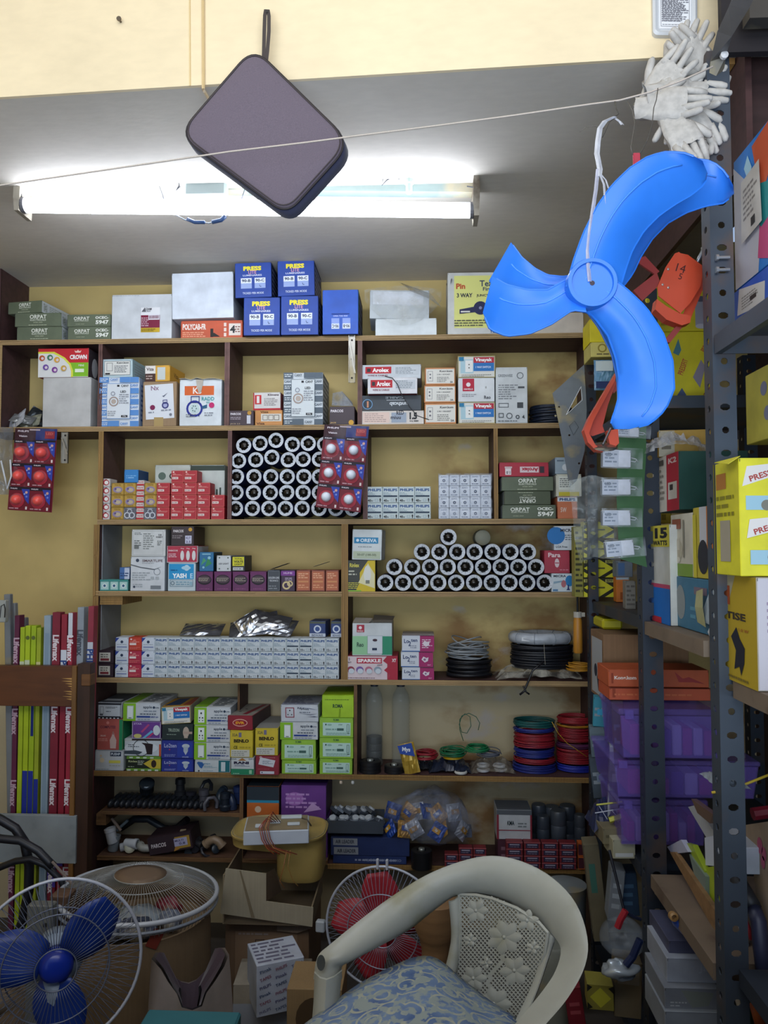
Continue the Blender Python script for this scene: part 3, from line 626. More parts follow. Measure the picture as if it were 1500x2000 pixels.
# third cell
stack(YF + .003, S2 + .0005, [(447, 496, 802, 'small dark brown jack carton, left end of the third cell', '#43323a', [('t', 'PARCOS', .27, .78, .15, '#dcd6da', .42, 0, .03), ('c', .82, .85, .14, '#b98a36'), ('r', .72, .12, .87, .68, '#c8c8d0'), ('l', .06, .38, .5, .6, 2, '#a59aa0'), ('t', 'JACK 2.5', .25, .1, .12, '#a8957a', .4)], dict(rz=0))], d=.12)
stack(YF + .003, S2 + .0005, [
 (498, 552, 801, 'orange carton with three switch pictures beneath the red and white one', '#c98a4a', [('r', .22, .26, .96, .76, '#d4cfc4'), ('t', 'Viza', .2, .12, .14, '#4a2c1c', .3, 0, .03)] + [('f', .28 + .21 * i, .34, .46 + .21 * i, .68, .03, '#5c4c40') for i in range(3)] + [('t', 'Viza', .34, .88, .12, '#4a2c1c', .3)], dict(rz=0)),
 (494, 548, 766, 'red and white switch carton on the orange one', '#d9d6d2', [('r', 0, 0, 1, .1, '#b4262e'), ('r', 0, 0, .04, 1, '#b4262e'), ('r', .06, .34, .3, .86, '#c22c30'), ('r', .13, .4, .23, .8, '#e4dcd8'), ('t', 'Klimens', .74, .86, .12, '#4a3240', .4), ('l', .4, .24, .9, .7, 5, '#97908e')], dict(rz=-3, sc='#9c4c4c'))], d=.13)
carton(554, 631, 728, None, YF + .0, 'tall grey and white chequered carton in the third cell', '#d2d8dc', d_checker('#59646e', '#d3d9da'), z0=S2 + .0005, d=.165, rz=0, sc='#6c737a', side=[('l', .05, .05, .95, .95, 10, '#c3c8cc')])
carton(643, 693, 794, None, YF + .003, 'small brown jack carton right of the grey chequered one', '#43363c', [('t', 'PARCOS', .3, .76, .15, '#e2dce0', .5, 0, .03), ('c', .86, .12, .14, '#c99a3c'), ('t', 'JACK', .16, .1, .11, '#c9a86a', .24)], z0=S2 + .0005, d=.12, rz=0)
mb = MB(); mb.sheet([[PY(648, 792, YF + .03), PY(650, 768, YF + .05)], [PY(668, 793, YF + .02), PY(668, 764, YF + .05)], [PY(690, 793, YF + .03), PY(688, 786, YF + .05)]], M('#9aa0a8', .3, 0, 'film', hi=.8), .001);
tag(mb.build('plastic_wrapper'), 'clear crumpled wrapper lying on the small brown carton', 'wrapper')
# fourth cell
xs = '#9d98a0'
stack(YF + .002, S2 + .0005, [
 (706, 828, 802, 'long pinkish carton marked 1.5 at the bottom of the wire stack', '#d8cfc6', [('r', .02, .1, .45, .9, '#dfc5b8'), ('l', .05, .15, .44, .85, 5, '#b09a92'), ('r', .48, .12, .72, .86, '#9aa4b2'), ('t', 'RED', .62, .84, .3, '#2a2a34', .12, 5), ('t', 'miuu', .55, .5, .26, '#2a2a34', .16), ('t', '1.5', .83, .6, .52, K_, .12, 0, .05), ('t', 'SQ MM', .84, .22, .12, K_, .14)], dict(rz=0)),
 (706, 823, 772, 'dark slate carton printed upside down, between white wire cartons', '#3a4148', [('c', .1, .42, .34, '#6b93b8'), ('c', .1, .42, .29, '#2f3a44'), ('r', .09, .2, .12, .62, '#c58a6a'), ('t', 'unthcab', .62, .42, .26, '#cfd4d8', .3, 180, .03), ('r', .42, .66, .74, .69, '#cfd4d8'), ('t', 'CABLE', .55, .84, .14, '#a8b0b6', .3, 180)], dict(rz=0, sc='#243a58')),
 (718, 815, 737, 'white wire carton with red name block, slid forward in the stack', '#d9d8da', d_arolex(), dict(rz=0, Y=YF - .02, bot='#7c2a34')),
 (706, 822, 711, 'pale wire carton with red name block, uppermost of the wire stack', '#c3c8cc', d_arolex(), dict(rz=-1, jig=.003))], d=.15)
kk = dict(rz=0, sc='#c07a44')
KO = '#c9864e'
stack(YF + .003, S2 + .0005, [
 (829, 891, 787, 'orange-edged switch carton, bottom of the stack of three', KO, d_kong(), dict(kk, group='orange-edged switch cartons')),
 (828, 890, 752, 'orange-edged switch carton, middle of the stack of three', KO, d_kong(), dict(kk, group='orange-edged switch cartons')),
 (830, 889, 718, 'orange-edged switch carton, top of the stack of three', KO, d_kong(), dict(kk, group='orange-edged switch cartons'))], d=.14)
hv = [('r', .12, .44, .44, .97, '#b4233c'), ('c', .28, .72, .09, '#e9e0e2'), ('t', 'HAVELLS', .28, .53, .07, '#f0e4e6', .24), ('l', .1, .2, .5, .34, 2, '#8d8d92'), ('t', 'Reo', .8, .18, .14, '#30303a', .18), ('l', .74, .5, .78, .7, 1, '#a8a8a8')]
stack(YF + .003, S2 + .0005, [
 (895, 967, 785, 'switch carton with blue and red band under the white one', '#d2d0c8', d_vinayak(), dict(rz=0)),
 (895, 966, 738, 'white socket carton with a red square emblem', '#d9dcde', hv, dict(rz=0)),
 (894, 967, 695, 'switch carton with blue and red band on the white one', '#c9c4a2', d_vinayak(), dict(rz=0))], d=.14)
carton(968, 1030, 717, None, YF + .0, 'tall pale grey carton with leaf emblem and tiny black print', '#c9cdce', [('t', 'GREENVIEE', .3, .85, .05, '#6e7478', .46), ('o', .77, .85, .06, .045, '#6e7478'), ('l', .08, .42, .7, .7, 7, '#7c8084'), ('l', .7, .6, .95, .68, 1, '#54585c'), ('f', .08, .28, .4, .36, .012, '#5c6064'), ('r', .67, .27, .86, .37, '#44484c'), ('f', .08, .1, .24, .18, .012, '#44484c'), ('o', .42, .13, .055, .04, '#5c6064'), ('o', .68, .11, .035, .02, '#3c4044'), ('p', [(.82, .1), (.88, .15), (.9, .08)], '#3c4044'), ('l', .06, .02, .95, .06, 1, '#6c7074')], z0=S2 + .0005, d=.15, rz=0)
# ================================================================ THIRD ROW: small boxes
def block(xs, rows, Y, z0, mk, group=None, d=.06, base_px=None):
 """mk(col, row_from_bottom) -> (label, colour, front) or None; rows: list of z heights; columns by pixel edges; alike boxes share mesh"""
 proto = {}
 for ci, (a, b) in enumerate(xs):
  z = z0
  for ri, h in enumerate(rows):
   it = mk(ci, ri)
   if it is None: break
   label, c, front = it[:3]; kw = it[3] if len(it) > 3 else {}
   A = PY(a, 1000, Y).x; B = PY(b, 1000, Y).x; w_ = B - A - .0007
   key = (c, str(front), round(w_, 3), round(h, 3))
   j = rnd.uniform(-.0012, .002)
   loc = ((A + B) / 2, Y + .001 + abs(j), z)
   if key in proto:
    o = proto[key].copy(); COL.objects.link(o); o.location = loc; o['label'] = label
   else:
    mb = carton_mesh(w_, h - .0006, d, c, front, jig=.0004, **kw); o = mb.build('carton', loc=loc); tag(o, label, 'box'); proto[key] = o
   gr = (it[4] if len(it) > 4 else group)
   if gr: o['group'] = gr
   z += h
def colsfrom(l): return list(zip(l[:-1], l[1:]))
H3 = (PY(300, 990, YF).z - PY(300, 1014, YF).z)
ROWN = ['bottom', 'second', 'third', 'fourth', 'fifth', 'sixth']
block([(196, 214)], [PY(0, 998, YF).z - PY(0, 1014, YF).z] * 5, YF + .004, S3 + .0005, lambda c, r: ('narrow red and white carton, %s from the bottom of the stack beside the left panel' % ORD[r], '#cfc9c6', d_rw()), 'narrow red and white cartons by the panel')
gold = lambda lab: (lab, '#b8933c', d_gold()); dark = lambda lab: (lab, '#5a5a64', d_dark())
block(colsfrom([216, 241, 265]), [H3] * 3, YF + .003, S3 + .0005, lambda c, r: dark('dark grey carton with pale circles, bottom row between two gold ones') if (c, r) == (1, 0) else gold('small gold carton with purple oval, %s left gold column, %s layer' % (ORD[c], ROWN[r])), 'small gold cartons')
block([(281, 305)], [H3] * 3, YF + .003, S3 + .0005, lambda c, r: dark('dark grey carton with pale circles at the foot of the right gold column') if r == 0 else gold('small gold carton beside the red block, %s layer' % ROWN[r]), 'small gold cartons')
block([(265.5, 280.5)], [H3 * .46] * 7, YF + .003, S3 + .0005, lambda c, r: ('tiny red and white box, %s from the bottom of the narrow column' % ORD[r], '#d6cfcc', d_narrow()), 'tiny red and white boxes')
carton(242, 270, 917, None, YF + .003, 'small sky blue carton standing on the gold ones', '#2f7fc2', [('l', .15, .3, .85, .6, 2, '#7ab0dc'), ('r', .3, .35, .7, .4, '#9fc9ea')], z0=S3 + .0005 + 3 * H3 + .0005, d=.09, rz=-2, sc='#27446a')
redH = {0: 3, 1: 4, 2: 4, 3: 3, 4: 2}
block([(305, 331), (333, 358), (358, 384), (384.5, 410), (412, 438)], [H3] * 4, YF + .002, S3 + .0005,
  lambda c, r: ('small red carton, %s column from the left, %s layer of the red block' % (ORD[c], ROWN[r]), '#b02530', d_red()) if r < redH[c] else None, 'small red cartons')
carton(303, 372, 908, None, YF + .09, 'white carton with a dark dot standing behind the red block', '#b9beb6', [('t', 'CE', .55, .8, .12, '#2c3a34', .3, 0, .03), ('c', .2, .8, .07, '#5a6a60')], z0=S3 + .0005, d=.08, rz=0, tc='#33413a')
o = carton(373, 439, 908, None, YF + .08, 'white and dark green carton standing behind the right end of the red block', '#c3cac2', [('r', 0, .9, 1, 1, '#3a463e')] + [('r', .55 + .1 * i, .3, .6 + .1 * i, .5 + .03 * i, '#3a463e') for i in range(4)], z0=S3 + .0005, d=.08, rz=0, tc='#33413a')
# torches: paper tubes seen end-on
def tube_pack():
 t = bpy.data.objects.new('torch_pack', None)
 mb = MB(); ro = .0270; q = random.Random(5)
 mb.lathe([(ro * .999, .0), (ro, .004), (ro, .15)], M('#1f2a58', .45, 0, 'plastic'), 22, Matrix.Rotation(R(-90), 4, 'X'), cap=False)
 # folded pale paper end with a ragged inner edge
 n = 36; P = [];
 for i in range(n):
  a = 2 * math.pi * i / n; P.append((ro * .985 * math.cos(a), -.0006, ro * .985 * math.sin(a)))
 for i in range(n):
  a = 2 * math.pi * i / n; rr = .0172 + q.uniform(-.0016, .0016) - (.0016 if i % 4 == 0 else 0)
  P.append((rr * math.cos(a), .0006 + (.0008 if i % 3 else 0), rr * math.sin(a)))
 mb2 = MB(); mb2.add(P, [(i, (i + 1) % n, n + (i + 1) % n, n + i) for i in range(n)], PAP('#c6cbd2'))
 for i in range(0, n, 4):
  a = 2 * math.pi * (i + .5) / n; c, s_ = math.cos(a), math.sin(a)
  mb2.add([(.017 * c - .0004 * s_, -.0012, .017 * s_ + .0004 * c), (.026 * c, -.0012, .026 * s_), (.017 * c + .0004 * s_, -.0004, .017 * s_ - .0004 * c)], [(0, 1, 2)], PR('#7d848c'))
 mb3 = MB(); mb3.lathe([(.0182, -.001), (.018, -.008), (.018, -.03), (.0001, -.03)], M('#26241f', .5), 16, Matrix.Rotation(R(90), 4, 'X'), cap=False)
 mb4 = MB(); mb4.lathe([(.0135, -.02), (.0135, -.009), (.0112, -.0035), (.0070, -.001), (.003, -.0002), (.0001, 0)], M('#2c2823', .08, .5), 16, Matrix.Rotation(R(90), 4, 'X'))
 return mb, mb2, mb3, mb4
TP = tube_pack()
def first_tube(loc, label, group):
 r = empty('bulb_tube', loc, label, 'bulb pack', group)
 a = TP[0].build('sleeve', r); smooth_by_angle(a); TP[1].build('paper_end', r); TP[2].build('bore', r); b = TP[3].build('bulb', r, smooth=True)
 return r
TUBE0 = None
def put_tube(px, py, Y, label, group, scale=1.0):
 global TUBE0
 p = PY(px, py, Y)
 if TUBE0 is None: TUBE0 = first_tube(p, label, group); o = TUBE0
 else: o = clone(TUBE0, p, label, group=group)
 o.rotation_euler = (0, rnd.uniform(0, 6.28), 0); o.scale = (scale,) * 3
 return o
g1 = 'paper-ended bulb tubes stacked behind the hanging blister card'
rows5 = [(985, [460, 493, 525, 557.5, 590, 623, 656, 688]), (953, [461, 495, 528, 560, 592, 624]), (921, [462, 496, 529, 561, 593.5, 624]), (889, [466, 499.5, 531, 563, 592, 624]), (859, [476, 508, 539, 571, 602, 634])]
yoff = {0: 993, 1: 962, 2: 931, 3: 899, 4: 868}
jit = {3: [1, -1, -6, -1, -2, -2], 4: [2, -2, -8, 0, -2, 0]}
for ri, (_, xs_) in enumerate(rows5):
 for ci, x in enumerate(xs_):
  dy = jit.get(ri, [0] * 8)[ci]
  put_tube(x, yoff[ri] + dy, YF + .006, 'navy paper-ended bulb tube of the square stack, %s row up, %s from left' % (ORD[ri], ORD[ci]), g1, .965)
# 40 W boxes
ph40 = d_philips('40')
H40 = PY(0, 977, YF).z - PY(0, 1008, YF).z
block(colsfrom([716, 747, 778.5, 810, 841.5]), [H40] * 2, YF + .002, S3 + .0005, lambda c, r: ('pale blue 40-watt bulb box beside the torch tubes, %s row, %s column' % (['lower', 'upper'][r], ORD[c]), '#c5d0cf', d_philips('40', True), dict(sc='#7f8a8c')), 'pale blue 40-watt bulb boxes')
# foil-wrapped twenty
def d_foil(): return [('f', .03, .03, .97, .97, .02, '#9aa2ae'), ('t', 'SNTITY', .5, .82, .1, '#4a5470', .6), ('c', .5, .48, .14, '#3c4254'), ('c', .5, .48, .07, '#9aa2b4'), ('l', .15, .1, .85, .25, 1, '#5a6278'), ('p', [(.1, .6), (.5, .72), (.9, .6), (.5, .66)], '#f2f4f8')]
Hf = PY(0, 992, YF).z - PY(0, 1013, YF).z
block(colsfrom([857, 877.5, 898, 918.5, 939, 960]), [Hf] * 4, YF + .002, S3 + .0005, lambda c, r: ('tiny silver-white box in the shrink-wrapped block, %s row, %s column' % (ROWN[r], ORD[c]), '#d4d9e2', d_foil(), {}), 'tiny silver-white boxes shrink-wrapped together')
A = PY(856, 970, YF); B = PY(961, 970, YF)
mb = MB(); q = random.Random(9)
rows_ = []
for j in range(9):
 rows_.append([(A.x + (B.x - A.x) * i / 12, YF - .004 - q.uniform(0, .0025), S3 + .001 + (Hf * 4 + .003) * j / 8) for i in range(13)])
rows_.append([(A.x + (B.x - A.x) * i / 12, YF + .05, S3 + Hf * 4 + .004) for i in range(13)])
mb.grid(rows_, M('#cdd6e6', .18, 0, 'film', scale=40, lo=.0, hi=.35)); tag(mb.build('shrink_wrap', smooth=True), 'clear glossy shrink wrap round the twenty tiny silver-white boxes', 'wrap')
# cell right of the divider
stack(YF + .003, S3 + .0005, [
 (981, 1086, 986, 'olive green carton with bold number, bottom of the stack under the red one', '#5c6650', d_orpat(True), dict(rz=0, sc='#b0b6b4')),
 (985, 1076, 959, 'olive green carton lying upside down in the middle of the stack', '#4d563f', d_orpat(inv=True), dict(rz=.5, sc='#aab0a8')),
 (980, 1081, 931, 'olive green carton directly beneath the red upside-down one', '#5f6952', d_orpat(), dict(rz=0, sc='#b0b6b4')),
 (975, 1072, 903, 'red wire carton lying upside down on the olive green stack', '#b02238', [('r', .42, .28, .8, .7, '#dcc9cc'), ('t', 'Arolex', .62, .49, .28, '#b02238', .34, 180, .04), ('r', .82, .25, .91, .72, '#3a3038'), ('r', .12, .12, .24, .58, '#e3d6d8'), ('t', '1.0', .18, .28, .2, K_, None, 180), ('r', .11, .6, .26, .64, '#e3d6d8'), ('r', .11, .66, .26, .70, '#e3d6d8')], dict(rz=0))], d=.15)
stack(YF + .004, S3 + .0005, [
 (1089, 1128, 970, 'orange and white bulb carton behind the plastic bag', '#d07850', [('r', 0, .78, 1, 1, '#d5dbe0'), ('t', 'PHILIPS', .5, .88, .13, '#26467e', .8, 0, .04), ('t', '5W', .3, .4, .22, '#e6d2c4', .3)], dict(rz=0)),
 (1086, 1136, 926, 'white and yellow lamp carton on the orange one', '#d6d5c4', [('r', .1, .3, .74, .9, '#dfe2d8'), ('l', .14, .4, .66, .84, 5, '#6e7470'), ('r', .1, .02, .9, .2, '#c9b93a')], dict(rz=0)),
 (1084, 1118, 893, 'pale blue carton at the top of the stack by the grey steel plate', '#9fb0bc', [('c', .6, .4, .2, '#d7dce0'), ('l', .1, .7, .9, .9, 1, '#6a7a88')], dict(rz=0, sc='#6a7a88'))], d=.13)
# ================================================================ FOURTH ROW LEFT
teal = [('r', .1, .1, .9, .8, '#a9c9c4'), ('c', .5, .45, .2, '#d9e2e0'), ('c', .5, .45, .12, '#2f5a78'), ('r', 0, .85, 1, 1, '#3c8a84'), ('r', 0, 0, 1, .1, '#3c8a84')]
Ht = PY(0, 1129, YF).z - PY(0, 1151, YF).z
block(colsfrom([197, 216, 234, 252]), [Ht], YF + .01, S4L + .0005, lambda c, r: ('tiny teal carton with a blue eye, %s from the left panel' % ORD[c], '#5fa39c', teal), 'tiny teal cartons')
carton(233, 253, 1108, None, YF + .012, 'small blue and white carton on the teal ones', '#3f6aa4', [('r', .5, 0, 1, 1, '#b9c2d4'), ('l', .1, .2, .9, .6, 2, '#26406c')], z0=S4L + Ht + .0015, d=.09, rz=0)
stack(YF + .0, S4L + .0005, [
 (254, 322, 1087, 'large white carton with cable picture, bottom of the white pair', '#ced2d6', [('t', 'SMARTLIFE', .64, .88, .075, '#6b5a5e', .60, 0, .03), ('c', .2, .89, .05, '#3c4658'), ('l', .34, .79, .9, .83, 1, '#8d9096'), ('p', [(0, .78), (.3, .70), (.7, .64), (.9, .7), (.7, .61), (.3, .67), (0, .75)], '#5c6066'), ('o', .78, .56, .10, .085, '#7c8288'), ('l', .06, .3, .6, .56, 4, '#9aa0a4'), ('l', .08, .1, .5, .22, 2, '#9aa0a4'), ('c', .12, .12, .035, '#3c4658'), ('r', .6, .06, .9, .16, '#767c82'), ('r', .6, .34, .7, .42, '#a8aeb2'), ('r', .74, .34, .84, .42, '#a8aeb2')], dict(rz=-2, sc='#9fa6ae')),
 (257, 323, 1034, 'white carton with spec table, upper of the white pair', '#c9cbca', [('f', .04, .05, .93, .95, .01, '#9a9d9c'), ('l', .08, .8, .3, .9, 2, '#5f6462'), ('l', .34, .25, .66, .88, 8, '#7a7e7c'), ('l', .08, .3, .28, .62, 4, '#5f6462'), ('r', .08, .28, .22, .42, '#6a6e6c'), ('t', 'E-B', .84, .8, .06, K_), ('t', 'SHEET', .82, .72, .05, K_, .2), ('l', .76, .4, .9, .6, 3, '#6a6e6c')], dict(rz=2, sc='#959896'))], d=.15)
o = stack(YF + .004, S4L + .0005, [
 (328, 382, 1099, 'sky blue and white carton with bold white letters beneath the red one', '#c2cfd4', d_yash(), dict(rz=0, sc='#8f9ca4')),
 (326, 386, 1066, 'red carton with three white plug pictures, below the dark brown one', '#b02c44', [('f', 0, 0, 1, 1, .03, '#d9c9cc'), ('t', 'PARCOS', .2, .72, .1, '#e8dadc', .3), ('l', .05, .3, .32, .56, 3, '#e0c4ca')] + [('e', .5 + .19 * i, .42, .06, .3, '#d5d2d2') for i in range(3)] + [('t', 'Plug', .5 + .19 * i, .84, .08, '#e8dadc', .1) for i in range(3)], dict(rz=0, sc='#a9a4a8')),
 (334, 379, 1028, 'dark brown carton with a white tag, topmost of the middle stack', '#392d30', [('t', 'PARCOS', .32, .76, .14, '#dcd6d8', .44, 0, .03), ('c', .84, .84, .1, '#c99a3c'), ('r', .62, .1, .9, .52, '#c6c6da'), ('t', 'KLT', .76, .4, .12, '#4a3f6c', .2), ('t', '2.5', .76, .2, .12, '#4a3f6c', .2), ('l', .06, .36, .5, .56, 2, '#8d8284')], dict(rz=0, sc='#40302c'))], d=.13)
pur = [('r', .0, .86, 1, 1, '#6b3060'), ('e', .5, .58, .42, .26, '#1f1a20'), ('e', .5, .60, .38, .20, '#4a3c44'), ('l', .15, .5, .85, .7, 3, '#a59c8c'), ('l', .2, .08, .8, .16, 1, '#8d4f7a')]
Hp = PY(0, 1118, YF).z - PY(0, 1156, YF).z
block([(384, 417), (419, 453), (455, 487), (489, 521)], [Hp], YF + .004, S4L + .0005, lambda c, r: ('purple carton with dark oval picture, %s from the sky blue carton' % ORD[c], '#642858', pur, dict(sc='#3c1e38')), 'purple cartons with dark ovals', d=.10)
zp = S4L + Hp + .001
carton(389, 417, 1078, None, YF + .008, 'blue-green speckled carton on the first purple one', '#2c6f9c', [('p', [(.1, .3), (.5, .55), (.3, .7)], '#4f9a6a'), ('p', [(.4, .2), (.9, .4), (.6, .7)], '#3f8a5c'), ('r', .2, .86, .8, .93, '#7fb0c4'), ('c', .7, .7, .08, '#8fc0d0'), ('c', .3, .2, .06, '#8fc0d0')], z0=zp, d=.10, rz=-2, sc='#1f3440')
carton(423, 451, 1085, None, YF + .008, 'white carton with a small dot in each corner on the purple ones', '#ccd0d2', [('t', 'LED LIGHT', .5, .48, .1, '#30343a', .7, 0, .03), ('c', .2, .86, .05, '#5c6a60'), ('c', .8, .86, .05, '#5c6a60'), ('c', .2, .16, .05, '#5c6a60'), ('c', .8, .16, .05, '#5c6a60')], z0=zp, d=.10, rz=0, sc='#55585c', tc='#55585c')
carton(453, 479, 1085, None, YF + .008, 'yellow and black carton beside the white dotted one', '#2a2a28', [('r', .04, .34, .92, .92, '#cdc832'), ('t', 'TOTAL', .5, .8, .1, K_, .6), ('t', 'VOLTS', .5, .62, .14, K_, .7, 0, .04), ('t', 'LIGHT', .5, .45, .1, K_, .6), ('r', .08, .06, .86, .26, '#b9bcbc'), ('t', '111 A', .45, .16, .09, K_, .5)], z0=zp, d=.10, rz=0, sc='#3c3c3a')
xl = [(523, 548), (549, 577), (579, 607), (608, 635), (636, 662)]
Ho = PY(0, 1110, YF).z - PY(0, 1151, YF).z
br = [('r', .08, .06, .92, .94, '#b5694a'), ('l', .14, .6, .86, .88, 3, '#e0b08c'), ('l', .14, .14, .86, .34, 2, '#d9a078'), ('r', .14, .42, .86, .5, '#c98a5c')]
dk_ = [('f', .03, .03, .97, .97, .02, '#6a6e74'), ('t', 'GOLDEN LINE', .5, .64, .1, '#c5c8cc', .84), ('t', 'TECHNICS', .5, .5, .08, '#c5c8cc', .7), ('l', .1, .08, .9, .3, 2, '#83878c')]
pg = [('r', 0, .74, 1, .96, '#7a3f8c'), ('t', 'HUME', .5, .86, .09, '#d9b9e0', .6), ('o', .4, .28, .2, .12, '#cdb98a'), ('o', .65, .36, .14, .08, '#cdb98a'), ('l', .3, .5, .9, .66, 2, '#c0b0c4')]
def mk(c, r):
 if c == 0: return ('slate grey carton with pale lettering, right of the purple ones', '#41454c', dk_, dict(sc='#2a2a30'))
 if c == 1: return ('dark purple carton with gold rings picture', '#3c2440', pg, dict(sc='#2a2230'))
 return ('brown-orange carton, %s of the three at the right end of the shelf' % ORD[c - 2], '#8c4a3a', br, dict(sc='#5c3a30'), 'brown-orange cartons at the shelf end')
block(xl, [Ho], YF + .006, S4L + .0005, mk, d=.10)
mb = MB()
for (x, y, x2, y2) in ((528, 1112, 560, 1101), (612, 1107, 640, 1098)):
 a, b = PY(x, y, YF + .03), PY(x2, y2, YF + .03); mb.sheet([[a, b], [a + Vector((0, .07, 0)), b + Vector((0, .07, 0))]], PAP('#3a332e'), .001, (0, 0, .001))
 tag(mb.build('open_flap'), 'thin dark board flap standing up on the row, ' + ('over the slate grey carton' if x == 528 else 'over the middle brown-orange carton'), 'flap'); mb = MB()
# ================================================================ FOURTH ROW RIGHT
stack(YF + .003, S4R + .0005, [
 (678, 733, 1094, 'yellow and black bulb carton beneath the white and blue one', '#33352c', [('p', [(.3, .0), (1, 0), (1, 1), (.75, 1), (.45, .6), (.45, .3)], '#c9b02c'), ('p', [(.4, .28), (.74, .9), (.98, .55), (.98, .1)], '#d8d2a8'), ('e', .72, .55, .13, .28, '#d9dad2'), ('r', .66, .25, .8, .36, '#77786e'), ('t', 'Rinlex', .26, .84, .13, '#d8cf5a', .34), ('l', .05, .5, .34, .7, 2, '#b9b9a8'), ('l', .04, .08, .5, .3, 4, '#c9c04a'), ('r', .0, .0, .5, .04, '#7fb03a')], dict(rz=0, d=.11)),
 (687, 745, 1034, 'white carton with a sky blue name bar, tilted a little', '#ccd3d4', [('r', .06, .54, .88, .74, '#2f86b4'), ('t', 'OREVA', .55, .64, .12, '#dfeaf0', .56, 0, .03), ('c', .18, .64, .05, '#dfeaf0'), ('l', .2, .4, .8, .46, 1, '#8a9498'), ('r', .04, .04, .96, .28, '#aeb8a0'), ('t', '50-07 (180-50)', .5, .16, .09, '#5a6450', .64)], dict(rz=-3, d=.12, ry=1.2))])
g2 = 'paper-ended bulb tubes stacked on the right shelf'
pyr = [(1138, [752.5, 787, 821.5, 856, 891, 926, 960.5, 995, 1029.5, 1064]), (1107.5, [770, 805, 840, 874.5, 909, 943.5, 978, 1012.5, 1047]), (1078, [824, 858, 893, 927, 962, 997, 1031])]
for ri, (y, xs_) in enumerate(pyr):
 for ci, x in enumerate(xs_):
  put_tube(x, y, YF + .004, 'navy paper-ended bulb tube of the right-hand pyramid, %s row, %s from the left' % (['lowest', 'middle', 'third'][ri], ORD[ci]), g2)
put_tube(876, 1049, YF + .004, 'single bulb tube lying on top of the right-hand pyramid', g2)
mb = MB(); mb.lathe([(.0001, -.001), (.02, 0), (.026, .004), (.0275, .02), (.0275, .1), (.02, .102), (.0001, .102)], M('#8a8a78', .6, 0, 'dusty'), 20, Matrix.Rotation(R(-90), 4, 'X'))
o = mb.build('brown_jar', loc=PY(943, 1050, YF + .05)); smooth_by_angle(o); tag(o, 'dull grey-brown round jar lying on the pyramid of bulb tubes', 'jar')
stack(YF + .004, S4R + .0005, [
 (1077, 1118, 1120, 'white and blue carton with a red sanitary picture, below the crimson one', '#cdd8de', [('t', 'MICRA', .4, .86, .13, '#2c3440', .6, 0, .03), ('e', .86, .6, .2, .3, '#2b7cb8'), ('e', .58, .44, .12, .2, '#b06a70'), ('p', [(.1, .56), (.5, .62), (.5, .54), (.1, .44)], '#8aa6b8'), ('p', [(.7, .1), (.9, .1), (.84, .18), (.82, .4), (.78, .4), (.76, .18)], '#24306c'), ('r', .06, .05, .3, .14, '#4c7aa4')], dict(rz=0)),
 (1063, 1113, 1075, 'crimson carton with pale script on the right shelf', '#a82a40', [('t', 'Para', .4, .8, .2, '#e4ccd0', .48, 0, .03), ('e', .5, .45, .09, .2, '#d9c4c8'), ('r', .42, .43, .58, .47, '#a82a40'), ('l', .6, .1, .94, .2, 1, '#c97a88')], dict(rz=-2)),
 (1082, 1126, 1027, 'white carton with a blue disc at the top of the right pile', '#cfd6dc', [('e', .1, .6, .4, .36, '#2b74b8'), ('t', 'MICRA', .6, .82, .13, '#2c3440', .6, 0, .03), ('l', .5, .4, .9, .66, 3, '#5f6a76'), ('t', 'LCA Free', .34, .14, .08, '#2c3440', .5)], dict(rz=-4))], d=.12)
carton(1120, 1146, 1122, None, YF + .01, 'blue and white carton behind the hanging yellow one', '#8fb4cc', [('e', .4, .6, .4, .3, '#2b7cb8'), ('l', .1, .1, .9, .3, 2, '#35506c')], z0=S4R + .0005, d=.11, rz=0)
# ================================================================ FIFTH ROW LEFT: three layers of bulb boxes
HB = (PY(400, 1245, YF).z - PY(400, 1324, YF).z) / 3
xe = [229 + 25.5 * i for i in range(18)]
wt = [('p', [(0, 1), (.34, 1), (0, .62)], '#2a3f8c'), ('c', .5, .66, .11, '#2f3c54'), ('l', .12, .42, .88, .5, 1, '#8a9099'), ('r', .12, .24, .9, .30, '#5c6a9c'), ('l', .12, .06, .88, .16, 1, '#9aa0a8')]
rd = [('c', .2, .86, .07, '#e8c8c0'), ('t', 'LED', .46, .78, .1, '#e8a79e'), ('l', .12, .6, .86, .72, 1, '#e39a90'), ('r', .1, .42, .6, .58, '#e4d3cc'), ('l', .1, .1, .9, .3, 2, '#cf6f66')]
CN = ['lower', 'middle', 'upper']
def mkb(c, r):
 if c in (0, 2): return ('white navy-cornered box in the three-layer block, %s layer, %s of the red one' % (CN[r], 'left' if c == 0 else 'right'), '#cdd4dd', wt, dict(sc='#8a909c'))
 if c == 1: return ('%s box between white ones in the three-layer block, %s layer' % ('orange-red' if r == 2 else 'crimson', CN[r]), '#c23a22' if r == 2 else '#b02440', rd, {})
 if c in (13, 14): return ('white 10-watt bulb box with a dark bar, %s layer, %s such column' % (CN[r], ORD[c - 13]), '#c6ced2', d_philips('10', True), {}, 'white 10-watt bulb boxes')
 return ('white 15-watt bulb box with blue lettering, %s layer, %s column from the left' % (CN[r], ORD[c]), '#c6ced2', d_philips('15', False), {}, 'white 15-watt bulb boxes')
block(colsfrom(xe), [HB] * 3, YF + .002, S5 + .0005, mkb)
Hk = PY(0, 1298, YF).z - PY(0, 1324, YF).z
block([(195, 226)], [Hk] * 2, YF + .006, S5 + .0005, lambda c, r: ('dark maroon carton with a cream label, %s of the two by the left panel' % ['lower', 'upper'][r], '#33222e', [('r', .1, .16, .8, .84, '#c9c7bd'), ('l', .18, .44, .72, .78, 2, '#5c5a54'), ('r', .18, .22, .72, .4, '#7a3038')]), 'dark maroon cartons with cream labels', d=.1)
